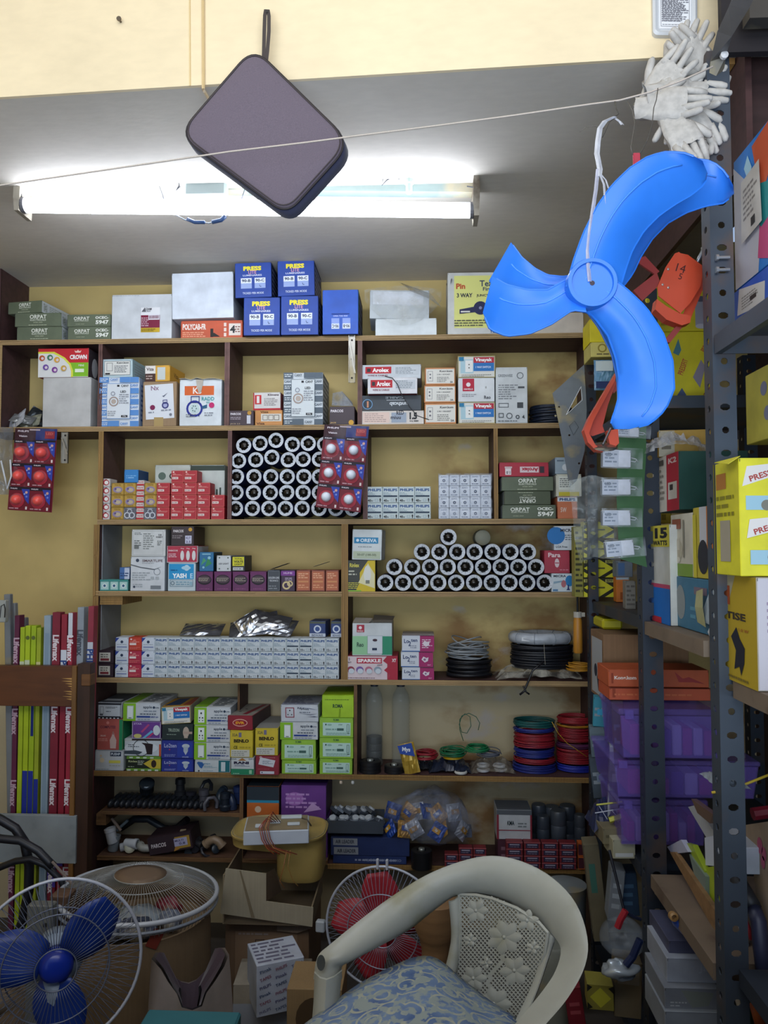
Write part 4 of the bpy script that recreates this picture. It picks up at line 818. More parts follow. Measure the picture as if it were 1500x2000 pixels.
# silvery packets
FOIL = M('#c8ccd4', .22, .9, 'plastic')
def packet(px0, px1, yt, z0, Y, label, seed, lean=20, rz=0, h=None, mat=None, roll=0, name='foil_packet'):
 q = random.Random(seed); A = PY(px0, yt, Y); B = PY(px1, yt, Y); w_ = B.x - A.x
 h = h or .09
 n, m = 10, 7; mb = MB(); fr = []; bk = []
 for j in range(m + 1):
  r0 = []; r1 = []
  for i in range(n + 1):
   u, v = i / n, j / m; puff = .008 * (math.sin(math.pi * u) * math.sin(math.pi * v)) ** .6
   wr = q.uniform(-.0022, .0022) if 0 < i < n and 0 < j < m else q.uniform(-.0008, .0008)
   r0.append(((u - .5) * w_ + q.uniform(-.001, .001), -puff + wr, v * h)); r1.append(((u - .5) * w_, puff * .8 - wr + .0006, v * h))
  fr.append(r0); bk.append(r1)
 mm = mat or FOIL; mb.grid(fr, mm); mb.grid(bk, mm)
 o = mb.build(name, loc=((A.x + B.x) / 2, Y, z0), rot=(R(-lean), R(roll), R(rz))); tag(o, label, 'packet'); return o
zt_ = S5 + 3 * HB + .004
packet(350, 430, 1222, zt_, YF + .035, 'flat silver foil packet lying on the bulb boxes, left of the pile', 1, lean=66, h=.08)
for k, (a, b, l_, rz, ro, dz, h, nm) in enumerate([(448, 520, 62, 8, -4, 0, .09, 'lowest left silver packet of the crumpled foil pile'), (505, 568, 58, -10, 6, .003, .09, 'lowest right silver packet of the crumpled foil pile'), (470, 545, 50, 5, -14, .014, .08, 'middle silver packet of the crumpled foil pile'),
           (485, 560, 48, -6, 12, .024, .07, 'upper silver packet sloping right on the foil pile'), (470, 520, 30, 20, -30, .02, .06, 'topmost silver packet standing up on the foil pile')]):
 packet(a, b, 1220, zt_ + dz, YF + .03 + .004 * k, nm, 10 + k, lean=l_, rz=rz, h=h, roll=ro)
for k, (a, b) in enumerate([(604, 636), (646, 668)]):
 carton(a, b, 1213, None, YF + .03, 'small blue and silver box on the bulb boxes, ' + ['left', 'right'][k] + ' one of the two', '#2b3f74', [('r', 0, .84, 1, 1, '#565c50'), ('c', .5, .5, .24, '#c8d0dc'), ('c', .5, .5, .15, '#3a5088'), ('r', 0, .0, 1, .22, '#b9c0cc'), ('t', 'BEWAIS', .5, .1, .12, '#3c4458', .7)], z0=S5 + 3 * HB + .002, d=.09, rz=-4, group='small blue and silver boxes')
# ================================================================ FIFTH ROW RIGHT
sp = [('r', .0, .0, .8, 1, '#d2c2c6'), ('r', .22, .68, .70, .92, '#b02a40'), ('t', 'SPARKLE', .46, .80, .15, '#f0e6e8', .44, 0, .05), ('t', '1', .08, .86, .13, '#4a3540'), ('t', 'WATT', .08, .72, .07, '#4a3540', .08), ('p', [(.8, 1), (.72, .8), (.84, .6), (.74, .4), (.86, .2), (.82, 0), (1, 0), (1, 1)], '#a8283c'), ('t', 'XT', .93, .82, .14, '#e8dcdc', .08, 0, .04), ('t', 'LIGHT', .66, .62, .06, '#4a3540', .1), ('l', .02, .04, .7, .1, 1, '#7a5c64')]
for i, c_ in enumerate(('#8c3a4a', '#7a5a9c', '#b06a80', '#8c9aa8')):
 u = .11 + .17 * i; sp += [('e', u, .42, .07, .14, c_), ('e', u + .01, .36, .055, .11, '#c3ccd4')]
o = stack(YF + .002, S5 + .0005, [
 (674, 777, 1281, 'pink and red carton with lamp pictures under the green and white one', '#a32c3e', sp, dict(rz=0, d=.12, sc='#7a3038')),
 (688, 766, 1217, 'white and green open carton with a socket picture', '#c5cacc', [('r', 0, .03, .46, .6, '#8fc094'), ('r', .74, .03, 1, .6, '#2f8a68'), ('r', .38, .06, .76, .62, '#ccd2d8'), ('r', .11, .72, .3, .95, '#a8283c'), ('c', .2, .86, .05, '#e4d4d8'), ('t', 'HAVELLS', .2, .76, .05, '#e4d4d8', .14), ('t', 'Reo', .2, .34, .14, '#2f4a40', .17), ('e', .57, .48, .06, .04, '#3a2030'), ('r', .5, .17, .62, .24, '#1c2c48'), ('f', .38, .06, .76, .62, .006, '#8a959c')], dict(rz=0, d=.13, sc='#a59a90', flap=False))])[-1]
mb = MB(); w2 = .065
mb.sheet([[(-w2, .0, .1045), (-.01, 0, .1045)], [(-w2 + .006, .035, .118), (.0, .03, .117)]], M('#8d8478', .8, 0, 'cardboard'), .001, (0, 0, .001))
mb.sheet([[(.0, .02, .106), (w2, .02, .106)], [(.0, .1, .122), (w2 + .006, .1, .118)]], M('#6f675c', .8, 0, 'cardboard'), .001, (0, 0, .001))
mb.v = [(x, y, z + o['zt'] - o.location.z - .1045 + .0005) for x, y, z in mb.v]; mb.build('flap', o)
lo = [('r', .0, .0, .56, 1, '#ccd0d8'), ('r', .56, .0, 1, 1, '#a02a64'), ('r', 0, .0, .56, .05, '#3c6aa8'), ('t', 'Lo', .14, .66, .26, '#33406c', .15), ('t', 'ten', .38, .7, .18, '#33406c', .2), ('t', '2', .24, .5, .3, '#33406c', .08), ('l', .26, .2, .5, .42, 2, '#8d90a0'), ('p', [(.64, .5), (.7, .7), (.8, .6), (.86, .66), (.84, .4), (.74, .3)], '#dcd0d8'), ('c', .74, .5, .08, '#8c6a88'), ('t', 'E27', .88, .14, .08, '#e0b8cc', .1)]
lo2 = lo[:2] + [('l', .62, .2, .94, .8, 5, '#dcc0d0')] + lo[2:8]
stack(YF + .006, S5 + .0005, [
 (785, 848, 1303, 'white and magenta lampholder carton, bottom of the stack of three', '#b9bcc6', lo, dict(rz=0)),
 (783, 846, 1273, 'white and magenta lampholder carton, middle of the stack of three', '#b9bcc6', lo, dict(rz=0)),
 (785, 848, 1241, 'white and magenta carton, uppermost of three, with dense print', '#b9bcc6', lo2, dict(rz=0, tc='#9a9498'))], d=.13)
def coil(name, px, pyb, Yc, z0, Rr, h, r, c, label, n=14, cat='coil', group=None, seed=1, jitter=.006, rough=.45, mat=None, squash=1.0, parent=None, seg=30, wob=1.0):
 """one continuous strand wound round and round: centre column pixel px at depth Yc"""
 q = random.Random(seed); C = PY(px, pyb, Yc); pts = []
 for k in range(n):
  a0 = q.uniform(0, 6.28); dr = q.uniform(-jitter, jitter); t1 = q.uniform(-.5, .5) * jitter * 1.5
  for j in range(seg):
   a = 2 * math.pi * j / seg; f = (k + j / seg) / n
   rr = Rr + dr + .3 * jitter * math.sin(2 * a + a0)
   pts.append((rr * math.cos(a), rr * squash * math.sin(a), r + f * (h - 2 * r) + t1 * math.sin(a + a0) * wob))
 # smooth the joins between turns
 for k in range(1, n):
  i = k * seg
  for s_ in range(-3, 4):
   if 0 < i + s_ < len(pts) - 1:
    A = Vector(pts[i - 4]); B = Vector(pts[min(i + 4, len(pts) - 1)]); f = (s_ + 4) / 8
    P0 = Vector(pts[i + s_]); ang = math.atan2(P0.y / squash, P0.x); ra = math.hypot(A.x, A.y / squash) * (1 - f) + math.hypot(B.x, B.y / squash) * f
    pts[i + s_] = (ra * math.cos(ang), ra * squash * math.sin(ang), A.z * (1 - f) + B.z * f)
 pts = [(x, y, max(r, z)) for x, y, z in pts]
 mb = MB(); mb.tube(pts, r, mat or M(c, rough, 0, 'plastic'), 6)
 o = mb.build(name, parent, smooth=True, loc=(C.x, Yc, z0) if parent is None else None)
 if parent is None: tag(o, label, cat, group)
 return o
YC = YF + .09
coil('cable_coil', 916, 1300, YC, S5 + .0006, .070, .062, .0045, '#15161c', 'thick black cable coil on the shelf beside the magenta cartons', n=9, seed=2, jitter=.005)
coil('cable_coil', 914, 1260, YC, S5 + .064, .060, .055, .0024, '#8b9094', 'loose grey wire coil lying on the black cable coil', n=13, seed=3, jitter=.014, wob=2.5)
coil('cable_coil', 1058, 1290, YC + .005, S5 + .028, .101, .085, .0042, '#14161e', 'large black cable coil tied in the right cell', n=13, seed=4, jitter=.004, squash=.72)
C = PY(1055, 1210, YC); mb = MB(); q = random.Random(4)
pts = [(.088 * math.cos(a * math.pi / 14), .062 * math.sin(a * math.pi / 14), q.uniform(-.001, .001)) for a in range(28)]
mb.tube(pts, .019, M('#aeb4bc', .3, 0, 'paper', scale=40), 12, closed=True)
o = mb.build('wrapped_coil', smooth=True, loc=(C.x, YC, S5 + .028 + .085 + .0195)); tag(o, 'white plastic-wrapped cable coil lying on the large black one', 'coil')
mb = MB()
for k in range(9):
 a = 2 * math.pi * (k + .3) / 9; c = Vector((.088 * math.cos(a), .062 * math.sin(a), 0)); t = Vector((-.088 * math.sin(a), .062 * math.cos(a), 0)).normalized(); nn = t.cross(Vector((0, 0, 1)))
 mb.tube([c + (nn * math.cos(b) + Vector((0, 0, 1)) * math.sin(b)) * .0196 for b in [i * math.pi / 6 for i in range(12)]], .0012, M('#8a9098', .3, 0, 'plastic'), 4, closed=True)
mb.build('wrapping_band', o, smooth=True)
mb = MB(); fr = PY(1012, 1290, YF + .012)
mb.poly([(-.07, -.0615, .006), (-.045, -.0715, .006), (-.046, -.072, -.006), (-.071, -.062, -.006)], PR('#d9dce0')); mb.build('paper_label', o)
mb = MB(); mb.tube([PY(1062, 1246, YF + .016), PY(1063, 1270, YF + .012), PY(1065, 1298, YF + .018)], .0008, M('#a8a294', .7), 4)
tag(mb.build('tie_string'), 'thin pale string tied round the large black cable coil', 'string')
# crumpled plastic beneath it
def crumple(name, x0, x1, yt, z0, Y, dep, label, c, cat, seed=1, kind='film', n=16, amp=.008, hh=None, hi=.6, lo=.1, rough=.25):
 q = random.Random(seed); A = PY(x0, yt, Y); B = PY(x1, yt, Y); h = hh or (A.z - z0); m = 8; rows = []
 for j in range(m + 1):
  row = []
  for i in range(n + 1):
   u, v = i / n, j / m; hump = (math.sin(math.pi * min(1, max(0, u))) ** .45) * math.sin(math.pi * (v * .92 + .04)) ** .6
   row.append((A.x + (B.x - A.x) * u + q.uniform(-amp, amp) * .5, Y + dep * v + q.uniform(-amp, amp) * .5, z0 + .0012 + abs(h * hump * (.8 + q.uniform(-.25, .25)))))
  rows.append(row)
 mb = MB(); mb.grid(rows, M(c, rough, 0, kind, hi=hi, lo=lo) if kind == 'film' else M(c, rough, 0, kind)); o = mb.build(name); tag(o, label, cat); return o
crumple('plastic_sheet', 970, 1146, 1297, S5, YF - .002, .16, 'crumpled clear plastic sheet squashed under the large black cable coil', '#b8b4a8', 'plastic sheet', 8, hi=.85, amp=.006)
coil('wire_coil', 1130, 1310, YF + .04, S5 + .03, .036, .025, .0016, '#c9902c', 'small orange wire coil at the right end under the wooden handle', n=11, seed=6, jitter=.006)
mb = MB(); mb.tube([PY(1062, 1292, YF - .006), PY(1040, 1310, YF - .008), PY(1030, 1335, YF - .010), PY(1024, 1350, YF - .010), PY(1015, 1357, YF - .010)], .0036, M('#17171c', .4), 7); mb.tube([PY(1022, 1340, YF - .012), PY(1028, 1352, YF - .013), PY(1034, 1356, YF - .013)], .003, M('#17171c', .4), 6)
tag(mb.build('cable_end', smooth=True), 'black cable end hanging over the shelf edge in a knot', 'cable')
# screwdriver with a wooden handle
h0 = PY(1129, 1276, YF - .06); h1 = PY(1129, 1206, YF - .06)
t = empty('wooden_handled_tool', (h0.x, h0.y, h0.z), 'wooden-handled tool hanging point up by its black shaft', 'tool')
mb = MB(); L_ = h1.z - h0.z
mb.lathe([(.0001, 0), (.012, .001), (.0145, .006), (.0145, L_ * .5), (.0135, L_ * .9), (.011, L_)], M('#c4862e', .45, 0, 'wood', st=(20, 20, 2)), 16); o = mb.build('handle', t); smooth_by_angle(o)
mb = MB(); mb.lathe([(.013, L_), (.013, L_ + .018), (.0001, L_ + .018)], M('#b9b4a8', .6, 0, 'dusty'), 12); mb.box((.01, -.006, L_ + .003), (.022, .0, L_ + .016), PAP('#b8b2a4')); mb.build('ferrule', t)
mb = MB(); mb.lathe([(.0035, L_ + .018), (.0035, L_ + .22), (.0001, L_ + .222)], M('#141418', .4, .4), 8); mb.build('shaft', t)
# ================================================================ SIXTH ROW (boxes)
lt = [('r', .5, .08, .95, .9, '#2c3f9c'), ('e', .76, .7, .12, .12, '#b9c4cc'), ('r', .69, .42, .83, .66, '#a8b4c0'), ('p', [(.69, .42), (.83, .42), (.76, .2)], '#b4bec8'), ('t', 'Lo2ten', .28, .72, .22, '#aab0d4', .38, 0, .02), ('l', .1, .1, .48, .26, 2, '#8d98cc'), ('t', 'HOLDER', .76, .1, .08, '#aab4d8', .2), ('c', .26, .5, .04, '#b03a5c')]
stack(YF + .004, S6 + .0005, [
 (186, 242, 1465, 'white and yellow carton at the bottom left of the crowded shelf', '#c3c8cc', [('r', .52, .7, .9, .92, '#20304a'), ('t', 'PUSHP', .71, .81, .13, '#d6dde4', .32, 0, .03), ('r', .48, .36, .88, .5, '#cfc85a'), ('c', .24, .5, .12, '#d8c8a8'), ('c', .2, .72, .06, '#c8b49a'), ('l', .05, .04, .5, .1, 1, '#8a8f94'), ('l', .5, .2, .9, .3, 1, '#a8aa9a'), ('f', 0, 0, 1, 1, .02, '#8a9096')], dict(rz=0)),
 (190, 240, 1404, 'coral red carton with a bottle picture and green side', '#b65a52', [('r', .86, 0, 1, 1, '#2c8a5c'), ('t', 'COMPUTEE', .42, .74, .09, '#6e3a48', .6, 0, .03), ('p', [(.52, .05), (.74, .05), (.76, .32), (.68, .46), (.66, .56), (.6, .56), (.58, .46), (.5, .32)], '#cfb4ac'), ('r', .6, .5, .66, .6, '#a87a74'), ('t', 'DELUXE', .24, .46, .05, '#e0c4bc', .2), ('l', .06, .28, .42, .38, 2, '#d89a90'), ('c', .42, .88, .05, '#d0857c')], dict(rz=0, sc='#2c8a5c')),
 (190, 237, 1372, 'white carton with black ragged border on the coral red one', '#c8ced4', [('r', .0, .86, 1, 1, '#26282e'), ('r', .0, .0, 1, .12, '#26282e'), ('f', .02, .12, .98, .88, .03, '#3a3e46'), ('f', .1, .3, .26, .74, .02, '#5a5e66'), ('l', .34, .62, .9, .76, 2, '#3a3e46'), ('l', .36, .4, .7, .5, 1, '#5a5e66'), ('r', .1, .2, .24, .28, '#3a3e46')] + [('r', .05 + .16 * i, .0, .12 + .16 * i, .07, '#c8ced4') for i in range(6)], dict(rz=-2, tc='#4a4e56', top=[('r', .1, .2, .8, .4, '#c8ced4')]))], d=.15)
stack(YF + .003, S6 + .0005, [
 (246, 314, 1477, 'green, black and yellow lampholder carton at the foot of the second stack', '#6c9a30', [('r', .0, .18, 1, .82, '#22281e'), ('p', [(.5, .5), (.72, .82), (1, .82), (1, .18), (.72, .18)], '#c3ac3a'), ('e', .8, .5, .075, .26, '#33241c'), ('t', 'Rinlex', .2, .66, .14, '#b8c08c', .26), ('l', .34, .4, .52, .74, 3, '#b8c0b0'), ('l', .06, .24, .4, .36, 1, '#9aa48c')] + [('r', .04 + .2 * i, .02, .14 + .2 * i, .12, '#c8d4c0') for i in range(5)] + [('r', .1 + .2 * i, .88, .2 + .2 * i, .98, '#c8d4c0') for i in range(4)], dict(rz=0)),
 (243, 315, 1443, 'white carton with a black hair-dryer shape and orange edge', '#c6ccd0', [('r', .0, .86, .2, 1, '#b9bcb8'), ('r', .2, .9, 1, 1, '#3a2c2a'), ('e', .46, .48, .46, .34, '#d2d7da'), ('o', .46, .48, .5, .46, '#2c2a2c'), ('p', [(.46, .78), (.56, .62), (.62, .1), (.76, .1), (.78, .7), (.68, .74)], '#2a1e20'), ('p', [(.0, .3), (.3, .34), (.5, .24), (.4, .1), (.0, .12)], '#3c4650'), ('l', .1, .5, .4, .72, 2, '#6a7078'), ('r', .95, 0, 1, .7, '#c0502c')], dict(rz=0)),
 (258, 314, 1409, 'purple carton with a coloured light streak and white lamp', '#6a3a8c', [('f', 0, 0, 1, 1, .04, '#b9b0c4'), ('t', 'STAR', .2, .86, .1, '#c8b8d8', .28), ('p', [(.3, .4), (.56, .86), (.62, .8), (.36, .34)], '#b04a7c'), ('p', [(.36, .04), (.68, .5), (.74, .4), (.46, .04)], '#6ab0d0'), ('p', [(.5, .04), (.72, .36), (.76, .3), (.58, .04)], '#c03a6a'), ('e', .2, .16, .14, .12, '#c8c070'), ('e', .86, .5, .12, .3, '#ccd4d8'), ('r', .76, .3, .82, .66, '#ccd4d8')], dict(rz=0)),
 (240, 313, 1373, 'long white and lime switch carton on the purple one', '#c9ced2', d_apple(), dict(rz=-1, sc='#a8aeb2', top=[('r', 0, 0, .34, 1, '#7cae28'), ('l', .45, .1, .9, .9, 6, '#3c4654')]))], d=.17)
stack(YF + .0, S6 + .0005, [
 (315, 378, 1482, 'royal blue lampholder carton, bottom of the blue pair', '#23308c', lt, dict(rz=0, group='royal blue lampholder cartons')),
 (315, 378, 1446, 'royal blue lampholder carton, upper of the blue pair', '#23308c', lt, dict(rz=0, group='royal blue lampholder cartons')),
 (316, 377, 1414, 'dark green carton with a beige lamp on the blue pair', '#1f2e2c', [('t', 'TRUZON', .38, .62, .2, '#9aa898', .36, 0, .03), ('l', .16, .3, .6, .4, 1, '#8a9a8c'), ('e', .78, .5, .1, .34, '#b8a898'), ('r', .7, .4, .98, .54, '#b09a8c'), ('r', .72, .14, .84, .3, '#b8a898')], dict(rz=0)),
 (316, 372, 1380, 'switch carton with blue and red band, lid ajar, on the dark green one', '#cac4a8', d_vinayak(), dict(rz=4, ry=-3, tc='#b8892c', top=[('p', [(.05, .15), (.3, .9), (.7, .9), (.6, .15)], '#27406c'), ('p', [(.7, .1), (.85, .9), (1, .9), (1, .1)], '#a04a38')]))], d=.15)
stack(YF - .002, S6 + .0005, [
 (380, 450, 1484, 'white carton with blue grapes mark and teal end', '#c6cdd0', [('r', .67, .04, .98, .96, '#1f6a74'), ('r', .74, .1, .86, .84, '#c3d0d4'), ('p', [(.06, .75), (.14, .4), (.2, .3), (.26, .6), (.22, .8), (.1, .85)], '#2c5c9c'), ('c', .12, .12, .07, '#3a4048'), ('t', 'grape', .34, .68, .1, '#5a8aa8', .2), ('l', .26, .36, .62, .56, 2, '#7a9aa8'), ('l', .24, .1, .6, .2, 1, '#7a9aa8')], dict(rz=0)),
 (379, 450, 1450, 'lime and white switch carton, bottom of three in the fourth stack', '#c9ced2', d_apple(), dict(rz=0, sc='#9aa0a6')),
 (379, 450, 1416, 'lime and white socket carton, middle of three in the fourth stack', '#c9ced2', d_apple(True), dict(rz=0, sc='#9aa0a6')),
 (379, 451, 1381, 'lime and white socket carton, uppermost of three in the fourth stack', '#c9ced2', d_apple(True), dict(rz=0, sc='#9aa0a6', top=[('r', 0, 0, .34, 1, '#7cae28'), ('l', .45, .1, .9, .9, 6, '#3c4654')]))], d=.17)
rani = [('r', 0, .02, 1, .36, '#27805c'), ('t', '32A', .14, .93, .08, '#55605c', .22), ('t', 'DP', .86, .93, .08, '#55605c', .16), ('p', [(.3, .84), (.5, 1), (.68, .84)], '#a8743c'), ('t', 'RANI', .46, .72, .15, '#2c2440', .66, 0, .06), ('l', .16, .5, .84, .62, 2, '#6a6e88'), ('r', .8, .08, .92, .3, '#8fc0a0'), ('l', .1, .06, .4, .14, 1, '#a8d4b8')]
stack(YF - .026, S6 + .0005, [
 (451, 496, 1480, 'white and green isolator carton standing at the front edge', '#c8cdd0', rani, dict(rz=0)),
 (449, 494, 1427, 'yellow isolator carton on the white and green one', '#c9b32c', d_benlo(), dict(rz=0)),
 (443, 494, 1398, 'dark red carton with orange oval, on the left yellow one', '#8c2030', [('e', .5, .5, .3, .26, '#d9a898'), ('e', .5, .5, .27, .2, '#8c2030'), ('t', 'SVR', .5, .5, .2, '#e0982c', .38, 0, .06)], dict(rz=-7, sc='#4a3a3c', tc='#8f8c84', top=[('p', [(.5, .1), (.7, .1), (.9, .95), (.7, .95)], '#7a2030'), ('r', .2, .3, .3, .34, K_), ('r', .3, .5, .4, .54, K_)], ry=-1.5))], d=.19)
stack(YF - .022, S6 + .0005, [
 (499, 545, 1476, 'dark red sticker carton with a tilted white tag print', '#8a2434', [('p', [(.12, .55), (.2, .92), (.84, .76), (.76, .4)], '#c8ccd4'), ('o', .22, .92, .06, .035, '#d9c4c8'), ('l', .3, .56, .74, .76, 3, '#7a8a9a'), ('r', .2, .06, .8, .2, '#c8ccd8'), ('c', .28, .13, .035, '#3a3c64'), ('l', .4, .88, .86, .93, 1, '#c88a90'), ('l', .1, .28, .9, .34, 1, '#b85a68')], dict(rz=0)),
 (498, 543, 1422, 'yellow isolator carton on the dark red tag one', '#c9b32c', d_benlo(), dict(rz=0, sc='#8a8468', tc='#8f8f8c'))], d=.18)
stack(YF - .006, S6 + .0005, [
 (550, 618, 1485, 'lime green switch carton, bottom of the seventh stack', '#93c23c', d_roma(), dict(rz=0, sc='#5c8430')),
 (549, 617, 1445, 'lime green switch carton, second in the seventh stack', '#93c23c', d_roma(), dict(rz=0, sc='#5c8430')),
 (547, 621, 1410, 'white and lime switch carton between lime green and crumpled white ones', '#c9ced2', d_apple(), dict(rz=0, sc='#9aa0a6')),
 (549, 622, 1376, 'crumpled white socket carton, crushed on its right side', '#c6ccd4', [('f', .12, .24, .36, .84, .05, '#8c3040'), ('c', .24, .66, .04, K_), ('c', .19, .42, .035, K_), ('c', .29, .42, .035, K_), ('t', 'Nylon', .6, .76, .14, '#33384c', .3, -6, .03), ('l', .5, .5, .9, .62, 1, '#6a7080'), ('p', [(.5, .5), (.8, .4), (1, .5), (.8, .44)], '#4a5064'), ('p', [(.4, .9), (.8, .8), (1, .7), (.8, .76)], '#6a7088'), ('p', [(.7, .3), (.9, .34), (1, .3), (.9, .28)], '#4a5064')], dict(rz=0, jig=.006, tc='#8d93a4', top=[('l', .05, .1, .95, .9, 7, '#4a5068')]))], d=.16)
stack(YF - .004, S6 + .0005, [
 (624, 688, 1482, 'lime green switch carton, bottom of the eighth stack', '#93c23c', d_roma(), dict(rz=0)),
 (624, 690, 1441, 'lime green switch carton, second in the eighth stack', '#93c23c', d_roma(), dict(rz=0)),
 (624, 690, 1402, 'lime green switch carton, third in the eighth stack', '#93c23c', d_roma(), dict(rz=0)),
 (629, 691, 1358, 'brighter plain lime carton, topmost of the eighth stack', '#a2c91e', [('t', 'ROMA', .5, .52, .18, '#2c4a30', .32, 0, .04), ('p', [(.52, .0), (.58, .0), (.6, .4), (.54, .4)], '#7fa018'), ('l', .1, .78, .85, .84, 1, '#5c7a18')], dict(rz=0))], d=.16)
# ================================================================ SIXTH ROW RIGHT
def zat(px, py, Y): return PY(px, py, Y).z
BK = M('#17181c', .4, 0, 'plastic')
# tall clear bottles with reels of black tape
for k, (px, yb, w_, lab) in enumerate([(731, 1500, .030, 'tall clear plastic bottle at the left of the wire shelf'), (783, 1500, .0315, 'tall ribbed clear bottle beside the first one')]):
 C = PY(px, yb, YF + .11); zt = S5 - T_ - .002; H = zt - S6 - .002
 prof = [(.001, .001), (w_ * .9, .001), (w_, .006)]
 n = 16 if k else 6
 for i in range(n): prof += [(w_, .012 + (H * .72 - .012) * i / n), (w_ * (.955 if k else .975), .012 + (H * .72 - .012) * (i + .5) / n)]
 prof += [(w_, H * .74), (w_ * .85, H * .84), (w_ * .42, H * .92), (w_ * .4, H * .93)]
 t = empty('plastic_bottle', (C.x, YF + .11, S6 + .0005), lab, 'bottle')
 mb = MB(); mb.lathe(prof, M('#c4cac6', .12, 0, 'glass', a=.16), 22, cap=False); mb.build('bottle_body', t, smooth=True)
 if k == 0:
  for i in range(4): mb = MB(); mb.lathe([(.0001, 0), (w_ * .86, 0), (w_ * .88, .004), (w_ * .88, .017), (w_ * .86, .021), (.0001, .021)], BK, 20); mb.build('black_roll', t, loc=(0, 0, .007 + .0235 * i))
 mb = MB(); mb.lathe([(w_ * .45, H * .93), (w_ * .45, H * .985), (.0001, H * .985)], M('#2b2f3c', .4), 16); mb.build('cap', t)
def reel(px, Y, z0, r, h, label, n=3, cat='tape roll'):
 C = PY(px, 1500, Y); t = empty('black_reel', (C.x, Y, z0), label, cat)
 mb = MB(); pr = [(.0001, 0), (r, 0)]
 for i in range(n):
  a = h * i / n; b = h * (i + 1) / n; pr += [(r, a + .0008), (r, b - .0016), (r * .97, b - .0012), (r * .97, b - .0002)]
 pr += [(r * .96, h), (r * .45, h), (r * .4, h - .004), (.0001, h - .004)]
 mb.lathe(pr, BK, 24); smooth_by_angle(mb.build('roll', t))
 mb = MB(); mb.lathe([(r * .3, h - .004), (r * .3, h + .005), (r * .12, h + .006), (.0001, h + .004)], M('#9aa09c', .3, .6), 12); mb.build('hub', t, smooth=True)
reel(723, YF + .035, S6 + .0005, .036, .036, 'black tape reel with a shiny hub before the left bottle', 3)
reel(770, YF + .036, S6 + .0005, .033, .022, 'low black reel with a steel nut before the right bottle', 2)
# four more dark rolls stacked behind, under the left bottle
for i in range(0): pass
mb = MB(); q = random.Random(5)
o = packet(790, 822, 1456, S6 + .002, YF + .012, 'small blue and yellow foil packet leaning on the wires', 31, lean=8, rz=-12, h=.098, mat=M('#b8983c', .3, .3, 'plastic'), roll=-16, name='snack_packet')
mb = MB(); mb.poly([(-.027, -.0105, .096), (.022, -.0105, .096), (.024, -.0115, .052), (-.024, -.0115, .07)], PR('#25479c')); prints(mb, lambda u, v, l: (-.02 + u * .04, -.0115 - l, .06 + v * .035), .04, .035, [('t', 'Mys', .5, .5, .5, '#d8dde8', .7, -16, .04)]); mb.build('printed_panel', o)
WRE, WGR, WBL, WYE = '#8f1f2c', '#1c6a4a', '#1f2c7c', '#b8901c'
coil('wire_coil', 832, 1460, YF + .07, S6 + .035, .034, .026, .0018, WRE, 'small dark red wire coil left of the green ones', n=12, seed=11, jitter=.008)
crumple('plastic_bag', 806, 850, 1472, S6, YF + .04, .09, 'dark plastic bag under the small red wire coil', '#20242c', 'bag', 15, kind='plastic', amp=.004, hh=.034)
coil('wire_coil', 885, 1460, YF + .06, S6 + .05, .036, .022, .0018, '#1a6a44', 'green wire coil on the dark bag', n=11, seed=12, jitter=.008)
coil('wire_coil', 885, 1480, YF + .06, S6 + .042, .030, .008, .0018, '#c9a61c', 'thin yellow wire coil beneath the green one', n=4, seed=13, jitter=.003)
coil('wire_coil', 932, 1440, YF + .07, S6 + .066, .038, .016, .0018, '#1a7a4a', 'flat green wire coil resting to the right on the clear bag', n=7, seed=14, jitter=.006)
crumple('plastic_bag', 838, 922, 1472, S6, YF + .02, .11, 'dark crumpled bag of black fittings in the middle of the wire shelf', '#22283a', 'bag', 16, kind='plastic', amp=.006, hh=.042)
mb = MB(); pts = []
for k in range(30):
 a = k / 29 * 4 * math.pi; pts.append(PY(905 + 17 * math.sin(a * .5 + 2.2) + (8 if k > 15 else -4), 1412 - 20 * math.cos(a * .5 + .4), YF + .05 + .01 * math.sin(a)))
mb.tube([PY(905, 1447, YF + .05)] + [PY(x, y, YF + .055) for x, y in ((898, 1425), (898, 1405), (908, 1394), (918, 1400), (920, 1418), (912, 1432), (902, 1430), (897, 1415), (902, 1398), (916, 1393), (930, 1400), (937, 1412), (934, 1426))], .0013, M('#1f5a44', .4), 6)
tag(mb.build('loose_wire', smooth=True), 'springy green wire end looping up above the coils', 'wire')
coil('wire_coil', 955, 1460, YF + .075, S6 + .05, .036, .014, .0018, '#5a606c', 'small grey wire coil inside the clear bag', n=7, seed=21, jitter=.008)
crumple('plastic_bag', 920, 1008, 1470, S6, YF + .012, .13, 'clear plastic bag holding white flex, by the blue and red coils', '#8a8478', 'bag', 17, hi=.7, lo=.15, amp=.006, hh=.048)
for k, (px, dz, Yo) in enumerate([(944, .002, .04), (978, .002, .045), (944, .014, .05), (975, .014, .05)]):
 coil('flex_coil', px, 1500, YF + Yo + .01, S6 + dz, .019, .011, .0026, '#cdd0d4', 'white flex coil in the clear bag, %s' % ['lower left', 'lower right', 'upper left', 'upper right'][k], n=3, seed=30 + k, jitter=.001)
coil('flex_coil', 900, 1505, YF + .02, S6 + .0008, .019, .012, .0024, '#c8c8c4', 'small white flex coil lying alone at the shelf front', n=3, seed=37, jitter=.001)
def tower(px, Y, Rr, bands, pre, seed):
 z = S6 + .001
 for k, (c, h, nm) in enumerate(bands):
  coil('wire_coil', px, 1500, Y, z, Rr + rnd.uniform(-.003, .003), h, .0018, c, nm, n=max(4, int(h / .0021)), seed=seed + k, jitter=.004, squash=.8, wob=.8); z += h + .0015
